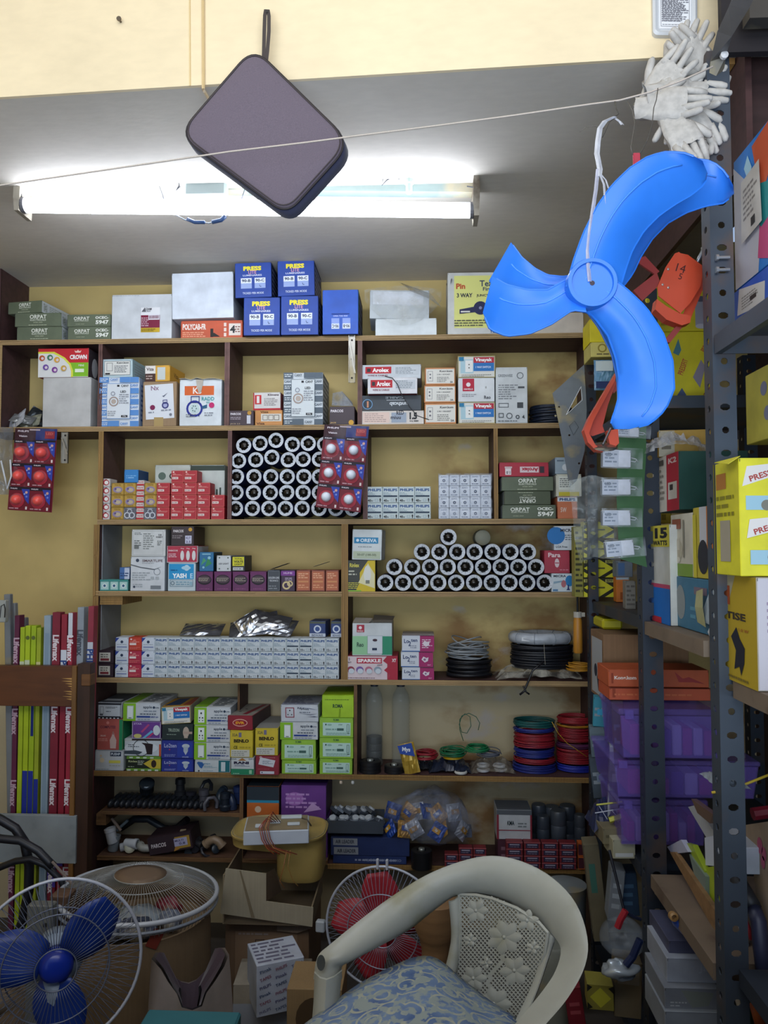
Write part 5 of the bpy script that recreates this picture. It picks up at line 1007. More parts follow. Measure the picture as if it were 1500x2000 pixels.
tower(1044, YF + .085, .066, [(WBL, .026, 'dark blue wire coil at the foot of the left wire tower'), (WRE, .018, 'thin red wire coil low in the left wire tower'), (WBL, .03, 'dark blue wire coil midway up the left wire tower'), (WRE, .048, 'broad red wire coil near the top of the left wire tower'), (WBL, .016, 'blue wire coil beneath the green one on the left tower'), ('#1a5a58', .022, 'green wire coil crowning the left wire tower')], 'left', 40)
tower(1124, YF + .09, .058, [('#2230a0', .024, 'blue wire coil at the foot of the right wire tower'), (WRE, .05, 'deep red wire coil low in the right wire tower'), ('#5a2a50', .016, 'purplish wire coil in the right wire tower'), (WRE, .05, 'red wire coil high in the right wire tower'), ('#b07a20', .008, 'thin yellow wire coil on the right tower'), ('#a02a34', .024, 'red wire coil crowning the right wire tower')], 'right', 60)
mb = MB(); mb.tube([PY(x, y, YF + .012) for x, y in ((1078, 1410), (1090, 1432), (1108, 1452), (1126, 1464), (1146, 1478))], .0012, M('#c0962c', .4), 5)
tag(mb.build('loose_wire', smooth=True), 'stray yellow wire drooping across the right wire tower', 'wire')
# ================================================================ SEVENTH ROW
TZ = SL1 + .0008
q = random.Random(77)
LH = None
for i in range(17):     # dark lampholders laid side by side
 px = 212 + i * 11.2; r = .014
 if px > 395: break
 P0 = PY(px, 1575, YF + .012)
 mb = MB(); mb.lathe([(.0001, -.001), (.0085, 0), (.0092, .012), (.0128, .014), (.0128, .03), (.0105, .034), (.0105, .062), (.0128, .064), (.0128, .1), (.006, .112), (.0001, .112)], M('#23272e', .35, 0, 'plastic'), 12, Matrix.Rotation(R(-90), 4, 'X'))
 if LH is None: o = LH = mb.build('lampholder', smooth=True)
 else: o = LH.copy(); COL.objects.link(o)
 o.location = (P0.x, YF + .014 + .002 * (i % 3), TZ + .0130); o.rotation_euler = (0, 0, 0)
 o.scale = (.72, 1, 1)
 tag(o, 'black lampholder, %s from the left in the row on the small sloping shelf' % ORD[i], 'lampholder', 'black lampholders in a row')
mb = MB(); mb.lathe([(.0001, 0), (.02, .0), (.0235, .006), (.0235, .03), (.0255, .032), (.0255, .04), (.019, .044), (.0001, .044)], M('#39434c', .2, .5, 'plastic'), 20)
o = mb.build('steel_tin', loc=PY(287, 1546, YF + .06), rot=(R(28), R(10), 0), smooth=True); tag(o, 'round shiny steel tin sitting on the lampholders', 'tin'); mb = MB()
def odds(px, Y, z, kind, c, label, cat, rot=(0, 0, 0), s=1.0, name=None):
 mb = MB(); m_ = M(c, .35, 0, 'plastic')
 if kind == 'elbow':
  mb.tube([(0, 0, 0), (0, 0, .02), (.006, 0, .032), (.018, 0, .038), (.036, 0, .038)], .0125, m_, 12); mb.tube([(0, 0, -.001), (0, 0, .008)], .0145, m_, 12); mb.tube([(.03, 0, .038), (.038, 0, .038)], .0145, m_, 12)
 elif kind == 'holder':
  mb.lathe([(.0001, 0), (.018, 0), (.019, .012), (.014, .016), (.014, .034), (.017, .036), (.016, .052), (.006, .056), (.0001, .056)], m_, 14)
 elif kind == 'socket':
  mb.lathe([(.0001, 0), (.013, 0), (.014, .002), (.014, .03), (.0155, .031), (.0155, .04), (.012, .041), (.012, .01), (.0001, .01)], m_, 16)
 elif kind == 'clip':
  mb.tube([(-.02, 0, 0), (-.022, 0, .02), (-.01, 0, .035), (.01, 0, .035), (.022, 0, .02), (.02, 0, 0)], .006, m_, 8)
 elif kind == 'disc':
  mb.lathe([(.0001, 0), (.016, 0), (.018, .003), (.018, .01), (.013, .013), (.0001, .013)], m_, 18)
 mb.v = [(x * s, y * s, zz * s) for x, y, zz in mb.v]
 C = PY(px, 1560, Y); o = mb.build(name or kind, loc=(C.x, Y, z), rot=rot, smooth=False); smooth_by_angle(o, 50); tag(o, label, cat); return o
NMS = dict(elbow='pipe_elbow', holder='lamp_socket', clip='curved_clip', socket='pipe_socket', disc='round_cap')
od = [(398, .05, .0, 'holder', '#4a4a52', 'grey'), (412, .02, .0, 'clip', '#54545c', 'purplish grey'), (428, .06, .0, 'elbow', '#2c3a48', 'slate blue'), (440, .02, .0, 'holder', '#1c2430', 'black'), (455, .03, .0, 'elbow', '#24304a', 'navy'), (447, .1, .0, 'clip', '#5a5c60', 'pale grey'), (403, .1, .03, 'clip', '#33363c', 'charcoal'), (352, .1, .02, 'holder', '#26282c', 'matt black'), (373, .1, .02, 'disc', '#2c2c34', 'dull black'), (465, .09, .0, 'holder', '#2a3c6c', 'dusty blue')]
for k, (px, yo, zo, kd, c, w_) in enumerate(od):
 odds(px, YF + yo, TZ + .004 + zo, kd, c, '%s %s lying among the clutter on the small shelf' % (w_, dict(holder='lamp socket', clip='curved clip', elbow='pipe elbow', disc='round cap')[kd]), 'fitting', (0, 0, R(40 * k)), 1.05, NMS[kd])
# shelf below: pale pipe fittings, dark pipes, a tilted brown carton
TB = SL2 + .001
WH = '#b9bec4'
odds(222, YF + .03, TB + .03, 'socket', WH, 'white pipe socket standing tallest at the left of the lower shelf', 'fitting', (0, R(-14), 0), 1.25, 'pipe_socket')
odds(222, YF + .04, TB + .002, 'socket', '#7f8990', 'grey ribbed pipe socket beneath the white one', 'fitting', (0, R(8), 0), 1.25, 'pipe_socket')
odds(246, YF + .03, TB + .03, 'socket', WH, 'white pipe socket lying on its side in the middle', 'fitting', (R(8), R(90), 0), 1.1, 'pipe_socket')
odds(236, YF + .03, TB + .014, 'socket', '#a8adb2', 'pale pipe socket lying under the white one', 'fitting', (R(0), R(80), R(20)), 1.0, 'pipe_socket')
odds(275, YF + .04, TB + .02, 'elbow', '#9c9c94', 'dull grey pipe elbow beside the brown carton', 'fitting', (R(90), 0, R(30)), 1.0, 'pipe_elbow')
odds(255, YF + .025, TB + .016, 'disc', '#a8a894', 'flat beige cap leaning at the front', 'fitting', (R(60), 0, R(20)), 1.0, 'round_cap')
mb = MB(); mb.tube([PY(236, 1622, YF + .05), PY(218, 1598, YF + .05)], .005, M('#8a7a70', .5), 8); tag(mb.build('pipe_stub'), 'short pinkish pipe stub poking up at left', 'pipe')
mb = MB(); mb.tube([PY(228, 1622, YF + .06), PY(250, 1602, YF + .06)], .005, M('#66747c', .5), 8); tag(mb.build('pipe_stub'), 'short grey pipe stub crossing the pinkish one', 'pipe')
mb = MB(); mb.tube([PY(235, 1618, YF + .12), PY(262, 1600, YF + .12), PY(290, 1600, YF + .12), PY(320, 1618, YF + .12), PY(352, 1622, YF + .12)], .012, M('#2c3238', .4), 10); tag(mb.build('pipe_bend', smooth=True), 'dark grey bent pipe lying behind the brown carton', 'pipe')
mb = MB(); mb.tube([PY(340, 1622, YF + .10), PY(366, 1600, YF + .08)], .012, M('#1c1a20', .4), 12); tag(mb.build('black_tube'), 'short black tube leaning above the brown carton', 'tube')
o = carton(292, 378, 1630, 1664, YF + .002, 'brown carton with a price tag lying askew on the lower left shelf', '#33232a', [('t', 'PARCOS', .24, .5, .24, '#cfc6c8', .34, 0, .03), ('r', .62, .12, .96, .8, '#a8883a'), ('p', [(.56, .0), (.62, .3), (.7, .1)], '#b0803a'), ('r', .6, .26, .9, .72, '#a8a8c8'), ('t', 'MULTI', .72, .58, .12, '#4a4468', .2), ('t', '0.8', .78, .4, .14, '#4a4468', .14)], d=.1, rz=0, ry=-11)
mb = MB(); mb.sheet([[(.03, .0, .043), (.05, 0, .043)], [(.036, .02, .060), (.055, .02, .058)]], PAP('#8a7c66'), .001, (0, 0, .001)); mb.build('torn_flap', o)
odds(402, YF + .03, TB + .03, 'elbow', '#8a7660', 'tan pipe elbow right of the brown carton', 'fitting', (0, R(50), 0), 1.1, 'pipe_elbow')
odds(425, YF + .03, TB + .035, 'disc', '#b4b8bc', 'small shiny steel cap at the right of the lower shelf', 'fitting', (R(60), 0, 0), .4, 'round_cap')
for k in range(16):
 odds(330 + (k % 8) * 13, YF + .03 + .05 * (k // 8), TB + .004 + .012 * (k % 3), ['holder', 'elbow', 'clip', 'disc'][k % 4], ['#23242c', '#2c2c30', '#33343c', '#26303a'][k % 4], 'dark plastic fitting in the heap below the brown carton, %s of %s' % (ORD[k % 8], ['the front', 'the back'][k // 8]), 'fitting', (R(20 * k), R(35 * k), R(50 * k)), .8, NMS[['holder', 'elbow', 'clip', 'disc'][k % 4]])
# middle of the row
carton(482, 545, 1536, 1600, YF + .004, 'long slate-topped carton with orange face, left of the purple one', '#c86a2c', [('r', 0, .5, 1, .58, '#2f8cb0'), ('r', 0, .58, 1, 1, '#2f3a44'), ('c', .35, .3, .1, '#d8c0a8')], d=.17, rz=0, tc='#2a343c', sc='#3a4450')
carton(549, 637, 1534, 1600, YF + .0, 'purple carton with sparkling print beneath the crowded shelf', '#6a3a8c', [('e', .3, .6, .2, .2, '#a06ab8'), ('l', .1, .3, .9, .8, 4, '#b890cc'), ('p', [(.5, .2), (.7, .5), (.9, .3)], '#c3a0d4')], d=.17, rz=0, sc='#43285c', tc='#4a2c6c')
carton(601, 640, 1600, 1680, YF + .02, 'purple wrapped carton standing under the first purple one', '#5a2c80', [('l', .1, .2, .9, .8, 5, '#9a5ab0'), ('e', .5, .3, .3, .2, '#a04a90')], d=.13, rz=0)
stack(YF + .004, S7 + .0005, [
 (650, 794, 1672, 'long blue channel carton, bottom of the blue pair', '#26386c', [('l', .3, .25, .95, .75, 1, '#9aa4bc'), ('t', 'AL BORNOVA BOXO', .68, .5, .34, '#8a96b4', .5)], dict(rz=0)),
 (646, 800, 1636, 'long blue channel carton with two grey labels', '#243464', [('r', .03, .56, .34, .94, '#8a9098'), ('r', .04, .06, .35, .46, '#8a9098'), ('t', 'AIR LEADER', .18, .76, .2, '#2c3040', .24), ('t', 'AIR LEADER', .2, .26, .2, '#2c3040', .24)], dict(rz=0))], d=.14)
zt = S7 + zat(650, 1636, YF + .004) - S7
mb = MB(); A = PY(640, 1632, YF - .004); B = PY(748, 1632, YF - .004); zz = A.z + .006
mb.box((A.x, A.y, zz), (B.x, A.y + .12, zz + .002), M('#6f7a88', .35, .7, 'dusty')); mb.box((A.x, A.y, zz), (B.x, A.y + .0015, zz + .042), M('#6f7a88', .35, .7, 'dusty')); mb.box((A.x, A.y + .1185, zz), (B.x, A.y + .12, zz + .042), M('#6f7a88', .35, .7, 'dusty'))
o = mb.build('metal_tray'); tag(o, 'grey folded steel tray heaped with round-capped boxes', 'tray')
q = random.Random(8)
JB = None
for k in range(13):
 px = 652 + (k % 7) * 14 + q.uniform(-3, 3); Yk = YF + .02 + .045 * (k // 7) + q.uniform(-.005, .005); zk = zz + .03 + .016 * (k // 7) + q.uniform(0, .004)
 C = PY(px, 1600, Yk)
 if JB is None:
  JB = empty('junction_box', (C.x, Yk, zk), 'x', 'junction box'); mb = MB(); mb.box((-.017, -.014, 0), (.017, .014, .012), M('#59616c', .4, .3), .001); mb.build('box_body', JB)
  mb = MB(); mb.lathe([(.0001, .019), (.0105, .019), (.012, .017), (.012, .0115)], M('#b4bcc4', .35), 16); mb.build('round_cap', JB); o = JB
 else: o = clone(JB, (C.x, Yk, zk))
 o.rotation_euler = (R(q.uniform(-25, 35)), R(q.uniform(-25, 25)), R(q.uniform(0, 180))); o['label'] = 'small junction box with a white round cap, %s in the %s row of the tray' % (ORD[k % 7], ['front', 'back'][k // 7]); o['group'] = 'capped junction boxes in the steel tray'
# big plastic bag of blue and yellow packets
def blob(name, C, rx, ry, rz, label, cat, mat, seed=1, amp=.12, parent=None, nu=20, nv=12, flat=-.85):
 q = random.Random(seed); ph = [(q.uniform(1, 6), q.uniform(1, 6), q.uniform(0, 6), q.uniform(0, 6)) for _ in range(7)]; rows = []
 for j in range(nv + 1):
  t = -math.pi / 2 + math.pi * j / nv; row = []
  for i in range(nu + 1):
   a = 2 * math.pi * (i % nu) / nu
   k = 1 + amp * sum(math.sin(round(f1) * a + p1) * math.cos(f2 * t * 1.3 + p2) for f1, f2, p1, p2 in ph) / 3
   x, y, z = rx * math.cos(t) * math.cos(a) * k, ry * math.cos(t) * math.sin(a) * k, rz * max(flat, math.sin(t) * k)
   row.append((x, y, z))
  rows.append(row)
 mb = MB(); mb.grid(rows, mat); o = mb.build(name, parent, smooth=True, loc=C);
 if parent is None: tag(o, label, cat)
 return o
CB = PY(836, 1598, YF + .02)
q = random.Random(12)
for k in range(12):
 px = 752 + (k % 6) * 25 + q.uniform(-4, 4); r_ = k // 6
 o = packet(px, px + 30, 1600, CB.z - .055 + .045 * r_ + q.uniform(-.006, .006), YF + .0 + .03 * r_, 'blue and yellow foil packet in the big clear bag, %s from the left, %s layer' % (ORD[k % 6], ['lower', 'upper'][r_]), 100 + k, lean=q.uniform(5, 40), rz=q.uniform(-40, 40), h=.055, roll=q.uniform(-50, 50), mat=M(['#24489c', '#b98a2c', '#b0b6c4'][k % 3], .3, .2, 'plastic'), name='snack_packet')
 mb = MB(); mb.poly([(-.014, -.0098, .02), (.014, -.0098, .02), (.014, -.0098, .036), (-.014, -.0098, .036)], PR(['#c3922c', '#24489c', '#b98a2c'][k % 3])); prints(mb, lambda u, v, l: (-.012 + u * .024, -.0101 - l, .02 + v * .016), .024, .016, [('t', 'Sy', .5, .5, .7, '#d8dde8', None, 0, .04)]); mb.build('printed_panel', o); o['group'] = 'blue and yellow packets in the big bag'
blob('plastic_bag', (CB.x, YF + .03, CB.z - .0), .128, .075, .088, 'big clear plastic bag bulging with blue and yellow packets', 'bag', M('#8a93a8', .18, 0, 'film', scale=16, lo=.12, hi=.6), 4, .2)
reel(823, YF - .012, S7 + .0005, .034, .055, 'large black tape reel standing below the clear bag', 1)
# right end
stack(YF + .02, S7 + .0005, [(972, 1040, 1640, 'maroon cased carton beneath the white-faced one', '#4a2434', [('l', .1, .2, .9, .8, 2, '#7a5a68')], dict(rz=0)), (970, 1039, 1582, 'white-faced carton with red ends beside the dark canisters', '#c0c6cc', [('r', 0, 0, .06, 1, '#8a3040'), ('r', .95, 0, 1, 1, '#8a3040'), ('r', 0, .84, 1, 1, '#5a6068'), ('t', 'KMA', .4, .56, .15, '#2c3a40', .2, 0, .03), ('l', .6, .4, .85, .6, 2, '#7a8488'), ('r', 0, .3, 1, .33, '#8a3040')], dict(rz=0, tc='#5a6068'))], d=.1)
for k, (px, Yo, yt, r) in enumerate([(1052, .12, 1570, .024), (1078, .13, 1574, .026), (1108, .13, 1572, .027), (1132, .10, 1590, .019), (1060, .07, 1592, .022), (1090, .075, 1582, .026)]):
 C = PY(px, yt, YF + Yo); H = C.z - S7 - .001; mb = MB()
 mb.lathe([(.0001, 0), (r, 0), (r, H * .42), (r * .96, H * .43), (r, H * .44), (r, H * .7), (r * .97, H * .71), (r, H * .72), (r, H - .004), (r * .9, H), (.0001, H)], M(['#3c4450', '#48505c'][k % 2], .35, 0, 'plastic'), 20)
 o = mb.build('grey_canister', loc=(C.x, YF + Yo, S7 + .0005)); smooth_by_angle(o); tag(o, 'dark grey ribbed round canister, %s' % ['tallest at the left of the back row', 'second in the back row', 'third in the back row', 'small one at the far right', 'front row left', 'front row right, widest'][k], 'canister', 'dark grey canisters on the lower shelf')
Hr = zat(1000, 1650, YF) - zat(1000, 1663, YF)
rb = [('r', .12, .1, .88, .8, '#2c2c48'), ('r', .2, .5, .8, .7, '#9a94a8'), ('l', .2, .15, .8, .4, 1, '#8a7a90'), ('r', 0, .86, 1, 1, '#a85a60')]
nrow = {0: 2, 1: 3, 2: 3, 3: 4, 4: 4, 5: 4, 6: 4, 7: 4}
block([(866, 892), (893, 920), (921, 946), (984, 1016), (1018, 1050), (1052, 1084), (1086, 1118)], [Hr] * 4, YF - .012, S7 + .0005,
  lambda c, r: ('dark red switch box in the low block, %s column, %s layer' % (ORD[c], ROWN[r]), '#7a2830', rb) if r < (2 if c == 0 else 3 if c < 3 else 4) else None, 'dark red switch boxes on the lower shelf', d=.03)
block([(1122, 1144)], [Hr * 2] * 2, YF - .012, S7 + .0005, lambda c, r: ('orange-edged carton at the right end of the lower shelf, %s one' % ['lower', 'upper'][r], '#c2622a', [('r', 0, .1, .5, .9, '#4a2430')]), d=.03)
carton(895, 922, 1620, 1636, YF + .05, 'small pale box tucked at the right of the clear bag', '#6a7488', [('l', .1, .2, .9, .8, 2, '#c8ccd8')], d=.05, rz=0)
mb = MB(); C = PY(686, 1535, YF - .004)
for k, (x, y, c) in enumerate([(666, 1530, '#c8b8a4'), (689, 1532, '#c4c8c8')]):
 C = PY(x, y, YF + .002); mb = MB(); mb.lathe([(.0001, 0), (.004, 0), (.0055, -.004), (.005, -.009), (.0001, -.01)], M(c, .5), 10); mb.tube([(0, 0, 0), (0, 0, .0045)], .0008, M('#8a8a8a', .4, .8), 4)
 tag(mb.build('cable_clip', loc=(C.x, C.y, S6 - T_ - .005)), ['beige', 'white'][k] + ' cable clip hanging under the crowded shelf', 'clip')
# ================================================================ TUBE LIGHT
YL = 1.98
lt_ = PY(48, 401, YL); rt_ = PY(921, 411, YL)
fx = empty('tube_light', PY(480, 345, YL + .03), 'long white tube light fixed under the ceiling slab, lit', 'lamp')
O_ = fx.location.copy()
def rel(mb): mb.v = [tuple(Vector(p) - O_) for p in mb.v]; return mb
a = PY(40, 352, YL + .035); b = PY(936, 360, YL + .035); du = (b - a).normalized(); up = Vector((0, 0, 1))
WHT = M('#7f8e8b', .5, 0, 'dusty', dirt='#9a927c')
mb = MB(); h = .050
zt1, zt2 = ZC - .001, ZC - .001
def bar(mb, a, b, y0, y1, za0, za1, zb0, zb1, mat):
 P = [(a.x, y0, za0), (b.x, y0, zb0), (b.x, y1, zb0), (a.x, y1, za0), (a.x, y0, za1), (b.x, y0, zb1), (b.x, y1, zb1), (a.x, y1, za1)]
 mb.add(P, [(0, 3, 2, 1), (4, 5, 6, 7), (0, 1, 5, 4), (1, 2, 6, 5), (2, 3, 7, 6), (3, 0, 4, 7)], mat)
bar(mb, a, b, YL + .02, YL + .055, a.z - .028, a.z + .004, b.z - .028, b.z + .004, WHT)
bar(mb, a, b, YL + .005, YL + .062, a.z + .0045, a.z + .010, b.z + .0045, b.z + .010, M('#8f867a', .6, 0, 'dusty'))
rel(mb).build('channel', fx)
mb = MB(); P = [PY(30, 337, YL + .01), PY(942, 350, YL + .01)]
for (c, s_) in ((PY(40, 350, YL), -1), (PY(930, 356, YL), 1)):
 zt = c.z + .012; zb = (lt_ if s_ < 0 else rt_).z - .022; x = (lt_.x - .012) if s_ < 0 else (rt_.x + .012)
 mb2 = MB(); mb2.prism([(x - .007, zt), (x + .007, zt), (x + .009, zt - .04), (x + .006, zb), (x - .006, zb), (x - .010, zb + .04)], YL - .02, YL + .05, M('#a79f90', .6, 0, 'dusty', dirt='#57493a'))
 mb2.lathe([(.021, -.004), (.021, .004), (.012, .008)], M('#6a6a70', .5), 16, Matrix.Translation(((lt_ if s_ < 0 else rt_).x - s_ * .0, YL, (lt_ if s_ < 0 else rt_).z)) @ Matrix.Rotation(R(-90 * s_), 4, 'Y'))
 rel(mb2).build('end_holder', fx)
mb = MB(); mb.tube([lt_, rt_], .0195, M('#e9f1ff', .5, 0, 'print', emit=21.0), 18); rel(mb).build('tube', fx, smooth=True)
mb = MB(); A = PY(361, 342, YL - .004); B = PY(443, 384, YL - .004); mb.box((A.x, YL - .012, B.z), (B.x, YL + .018, A.z), M('#9aa8a8', .4, 0, 'plastic'), .006); rel(mb).build('choke_box', fx)
mb = MB(); C = PY(799, 350, YL - .002); mb.T = Matrix.Translation(C); mb.lathe([(.0001, -.038), (.0075, -.038), (.0085, -.034), (.0085, -.014), (.013, -.012), (.013, .003), (.0001, .003)], M('#c9dcd4', .4, 0, 'plastic'), 14); mb.T = None; rel(mb).build('starter', fx, smooth=False)
wk = M('#3a3f48', .5)
mb = MB(); mb.tube([PY(x, y, YL - .015) for x, y in ((360, 352), (348, 350), (350, 362), (344, 372), (352, 364))], .0018, wk, 5); rel(mb).build('wire', fx, smooth=True)
mb = MB(); mb.tube([PY(x, y, YL + .0) for x, y in ((308, 335), (310, 360), (318, 382), (322, 400))], .0013, wk, 5); rel(mb).build('wire', fx, smooth=True)
mb = MB(); mb.tube([PY(x, y, YL + .0) for x, y in ((480, 352), (478, 370), (472, 388))], .0012, wk, 5); rel(mb).build('wire', fx, smooth=True)
mb = MB(); mb.tube([PY(x, y, YL - .012) for x, y in ((344, 420), (362, 430), (385, 432), (408, 436), (428, 430), (445, 420))], .0016, M('#8f9aa8', .4), 5); rel(mb).build('wire', fx, smooth=True)
mb = MB(); mb.tube([PY(x, y, YL - .018) for x, y in ((366, 428), (380, 434), (400, 434))], .005, M('#3c5a8c', .4), 7); rel(mb).build('wire', fx, smooth=True)
mb = MB(); mb.tube([PY(x, y, YL - .018) for x, y in ((414, 434), (432, 430), (440, 422))], .0055, M('#3c5a8c', .4), 7); rel(mb).build('wire', fx, smooth=True)
mb = MB(); mb.tube([PY(x, y, YL - .01) for x, y in ((780, 350), (770, 345), (755, 352), (746, 362), (748, 350), (738, 348))], .0016, wk, 5); rel(mb).build('wire', fx, smooth=True)
mb = MB(); mb.tube([PY(x, y, YL - .01) for x, y in ((912, 364), (925, 366), (932, 384), (933, 400))], .0018, wk, 5); rel(mb).build('wire', fx, smooth=True)
mb = MB(); mb.tube([PY(x, y, YL - .01) for x, y in ((60, 352), (45, 358), (40, 370), (42, 386))], .0018, wk, 5); rel(mb).build('wire', fx, smooth=True)
# ================================================================ HANGING POUCH
YB = 1.50
bag = empty('hanging_pouch', PY(520, 120, YB), 'dark brown zipped fabric pouch hanging cornerwise from the fascia', 'pouch')
BO = bag.location.copy()
cor = [(497, 96), (690, 285), (562, 426), (349, 268)]
pc = [PY(x, y, YB) for x, y in cor]
cen = sum(pc, Vector()) / 4
def rounded(pts, rads, n=7):
 out = []
 K = len(pts)
 for i in range(K):
  p = pts[i]; a = pts[i - 1]; b = pts[(i + 1) % K]; r = rads[i]
  da = (a - p).normalized() * r; db = (b - p).normalized() * r
  for k in range(n + 1):
   t = k / n; out.append((p + da) * (1 - t) ** 2 + p * 2 * t * (1 - t) + (p + db) * t * t)
 return out
rd_ = [.045, .05, .035, .045]
mid = rounded(pc, rd_)
def shrink(o, k, dy): return [cen + (p - cen) * k + Vector((0, dy, 0)) for p in o]
FB_ = M('#6a5f6b', .85, 0, 'fabric')
mb = MB(); n = len(mid)
rings = [shrink(mid, .0001, -.019), shrink(mid, .45, -.0195), shrink(mid, .8, -.018), shrink(mid, .93, -.0165), shrink(mid, .965, -.014), shrink(mid, .975, -.008)]
P = [p for r in rings for p in r]; mb.add(P, [(i * n + j, i * n + (j + 1) % n, (i + 1) * n + (j + 1) % n, (i + 1) * n + j) for i in range(len(rings) - 1) for j in range(n)], FB_)
mb.v = [tuple(Vector(p) - BO) for p in mb.v]; mb.build('front_panel', bag, smooth=True)
mb = MB(); rings = [shrink(mid, .975, -.008), shrink(mid, 1.0, -.004), shrink(mid, 1.0, .012), shrink(mid, .96, .02), shrink(mid, .5, .021), shrink(mid, .0001, .021)]
P = [p + Vector((.006, 0, -.008)) if k > 1 else p for k, r in enumerate(rings) for p in r]; mb.add(P, [(i * n + j, i * n + (j + 1) % n, (i + 1) * n + (j + 1) % n, (i + 1) * n + j) for i in range(len(rings) - 1) for j in range(n)], M('#3a3d58', .85, 0, 'fabric'))
mb.v = [tuple(Vector(p) - BO) for p in mb.v]; mb.build('gusset', bag, smooth=True)
mb = MB(); mb.tube(shrink(mid, .985, -.010), .0019, M('#2c2628', .6), 6, closed=True); mb.tube(shrink(mid, .95, -.0165), .0012, M('#41383a', .6), 5, closed=True); mb.v = [tuple(Vector(p) - BO) for p in mb.v]; mb.build('zip_piping', bag, smooth=True)
mb = MB(); L = [PY(x, y, YB - .002) for x, y in ((514, 122), (515, 100), (516, 60), (517, 30), (519, 18), (523, 18), (525, 30), (525, 60), (522, 100), (519, 124))]
mb.sheet([[p + Vector((-.0035, 0, 0)) for p in L], [p + Vector((.0035, .001, 0)) for p in L]], M('#463d3a', .8, 0, 'fabric'), .0015)
mb.v = [tuple(Vector(p) - BO) for p in mb.v]; mb.build('wrist_strap', bag)
mb = MB(); mb.tube([PY(521, 22, YB - .006), PY(521, 20, YB + .12)], .0022, M('#3a352f', .5, .6), 6); tag(mb.build('nail'), 'thin dark nail holding the pouch strap', 'nail')
mb = MB(); zp_ = PY(466, 143, YB - .012); mb.box((zp_.x - .004, zp_.y - .003, zp_.z - .004), (zp_.x + .003, zp_.y + .002, zp_.z + .003), M('#5a5450', .4, .7), .001); mb.v = [tuple(Vector(p) - BO) for p in mb.v]; mb.build('zip_puller', bag)
# ================================================================ STRING ACROSS THE SHOP
def S_(px, py):
 t = (px + 40) / 1430; return PY(px, py, 1.36 - .05 * t)
mb = MB(); L = [S_(x, y) for x, y in ((-40, 372), (0, 362), (150, 340), (300, 318), (450, 296), (600, 278), (700, 265), (850, 246), (1000, 226), (1150, 204), (1210, 196), (1270, 180), (1330, 158), (1392, 130))]
mb.tube(L, .0016, M('#c4b8ac', .7, 0, 'fabric'), 6)
for i in range(34):
 t = .02 + i / 36; k = t * (len(L) - 1); a = L[int(k)].lerp(L[min(int(k) + 1, len(L) - 1)], k % 1)
tag(mb.build('string', smooth=True), 'pale string stretched slanting across the shop in front of the pouch', 'string')
# plastic strip holding the fan blade
mb = MB(); YH = 1.25
def strip(pts, w, c, Y=YH - .012):
 L = [PY(x, y, Y) for x, y in pts]; mb.sheet([[p + Vector((-w, 0, 0)) for p in L], [p + Vector((-w * .2, -.002, 0)) for p in L], [p + Vector((w, .001, 0)) for p in L]], M(c, .3, 0, 'film', lo=.5, hi=.9, scale=30), .0006)
strip([(1200, 228), (1182, 236), (1172, 250), (1168, 275), (1166, 300), (1172, 330), (1170, 345)], .0045, '#d5d6dc')
strip([(1168, 330), (1164, 370), (1158, 410), (1152, 450), (1148, 490), (1149, 520), (1152, 550)], .0032, '#cfd0e0')
strip([(1172, 340), (1180, 360), (1182, 385), (1183, 400)], .002, '#d5d6dc')
strip([(1174, 340), (1184, 352), (1189, 368)], .0015, '#d5d6dc')
strip([(1204, 232), (1212, 238), (1216, 244)], .003, '#d5d6dc')
tag(mb.build('plastic_strip'), 'thin clear plastic strip tying the blue fan blades to the string', 'strip')
mb = MB(); mb.tube([S_(1201, 198)] + [PY(x, y, 1.3) for x, y in ((1203, 210), (1208, 222), (1200, 230), (1190, 238), (1184, 252), (1176, 268))], .0011, M('#4a4640', .5), 5)
mb.tube([PY(x, y, 1.3) for x, y in ((1225, 197), (1235, 215), (1240, 240), (1235, 270), (1232, 288), (1236, 302))], .0008, M('#5c564e', .5), 5)
mb.tube([PY(x, y, 1.3) for x, y in ((1285, 172), (1282, 195), (1277, 210), (1274, 240), (1266, 270), (1256, 290), (1250, 300))], .0008, M('#4a4640', .5), 5)
mb.tube([PY(x, y, 1.3) for x, y in ((1132, 258), (1145, 248), (1160, 246), (1180, 250))], .0006, M('#6c665e', .5), 4)
tag(mb.build('thin_wire', smooth=True), 'thin dark wires dangling from the right end of the string', 'wire')
mb = MB(); A = PY(1237, 298, 1.3); mb.box((A.x, 1.3, A.z - .03), (A.x + .012, 1.306, A.z), M('#b02a40', .5), .001); tag(mb.build('red_tag'), 'small red tag hanging behind the upper blue blade', 'tag')
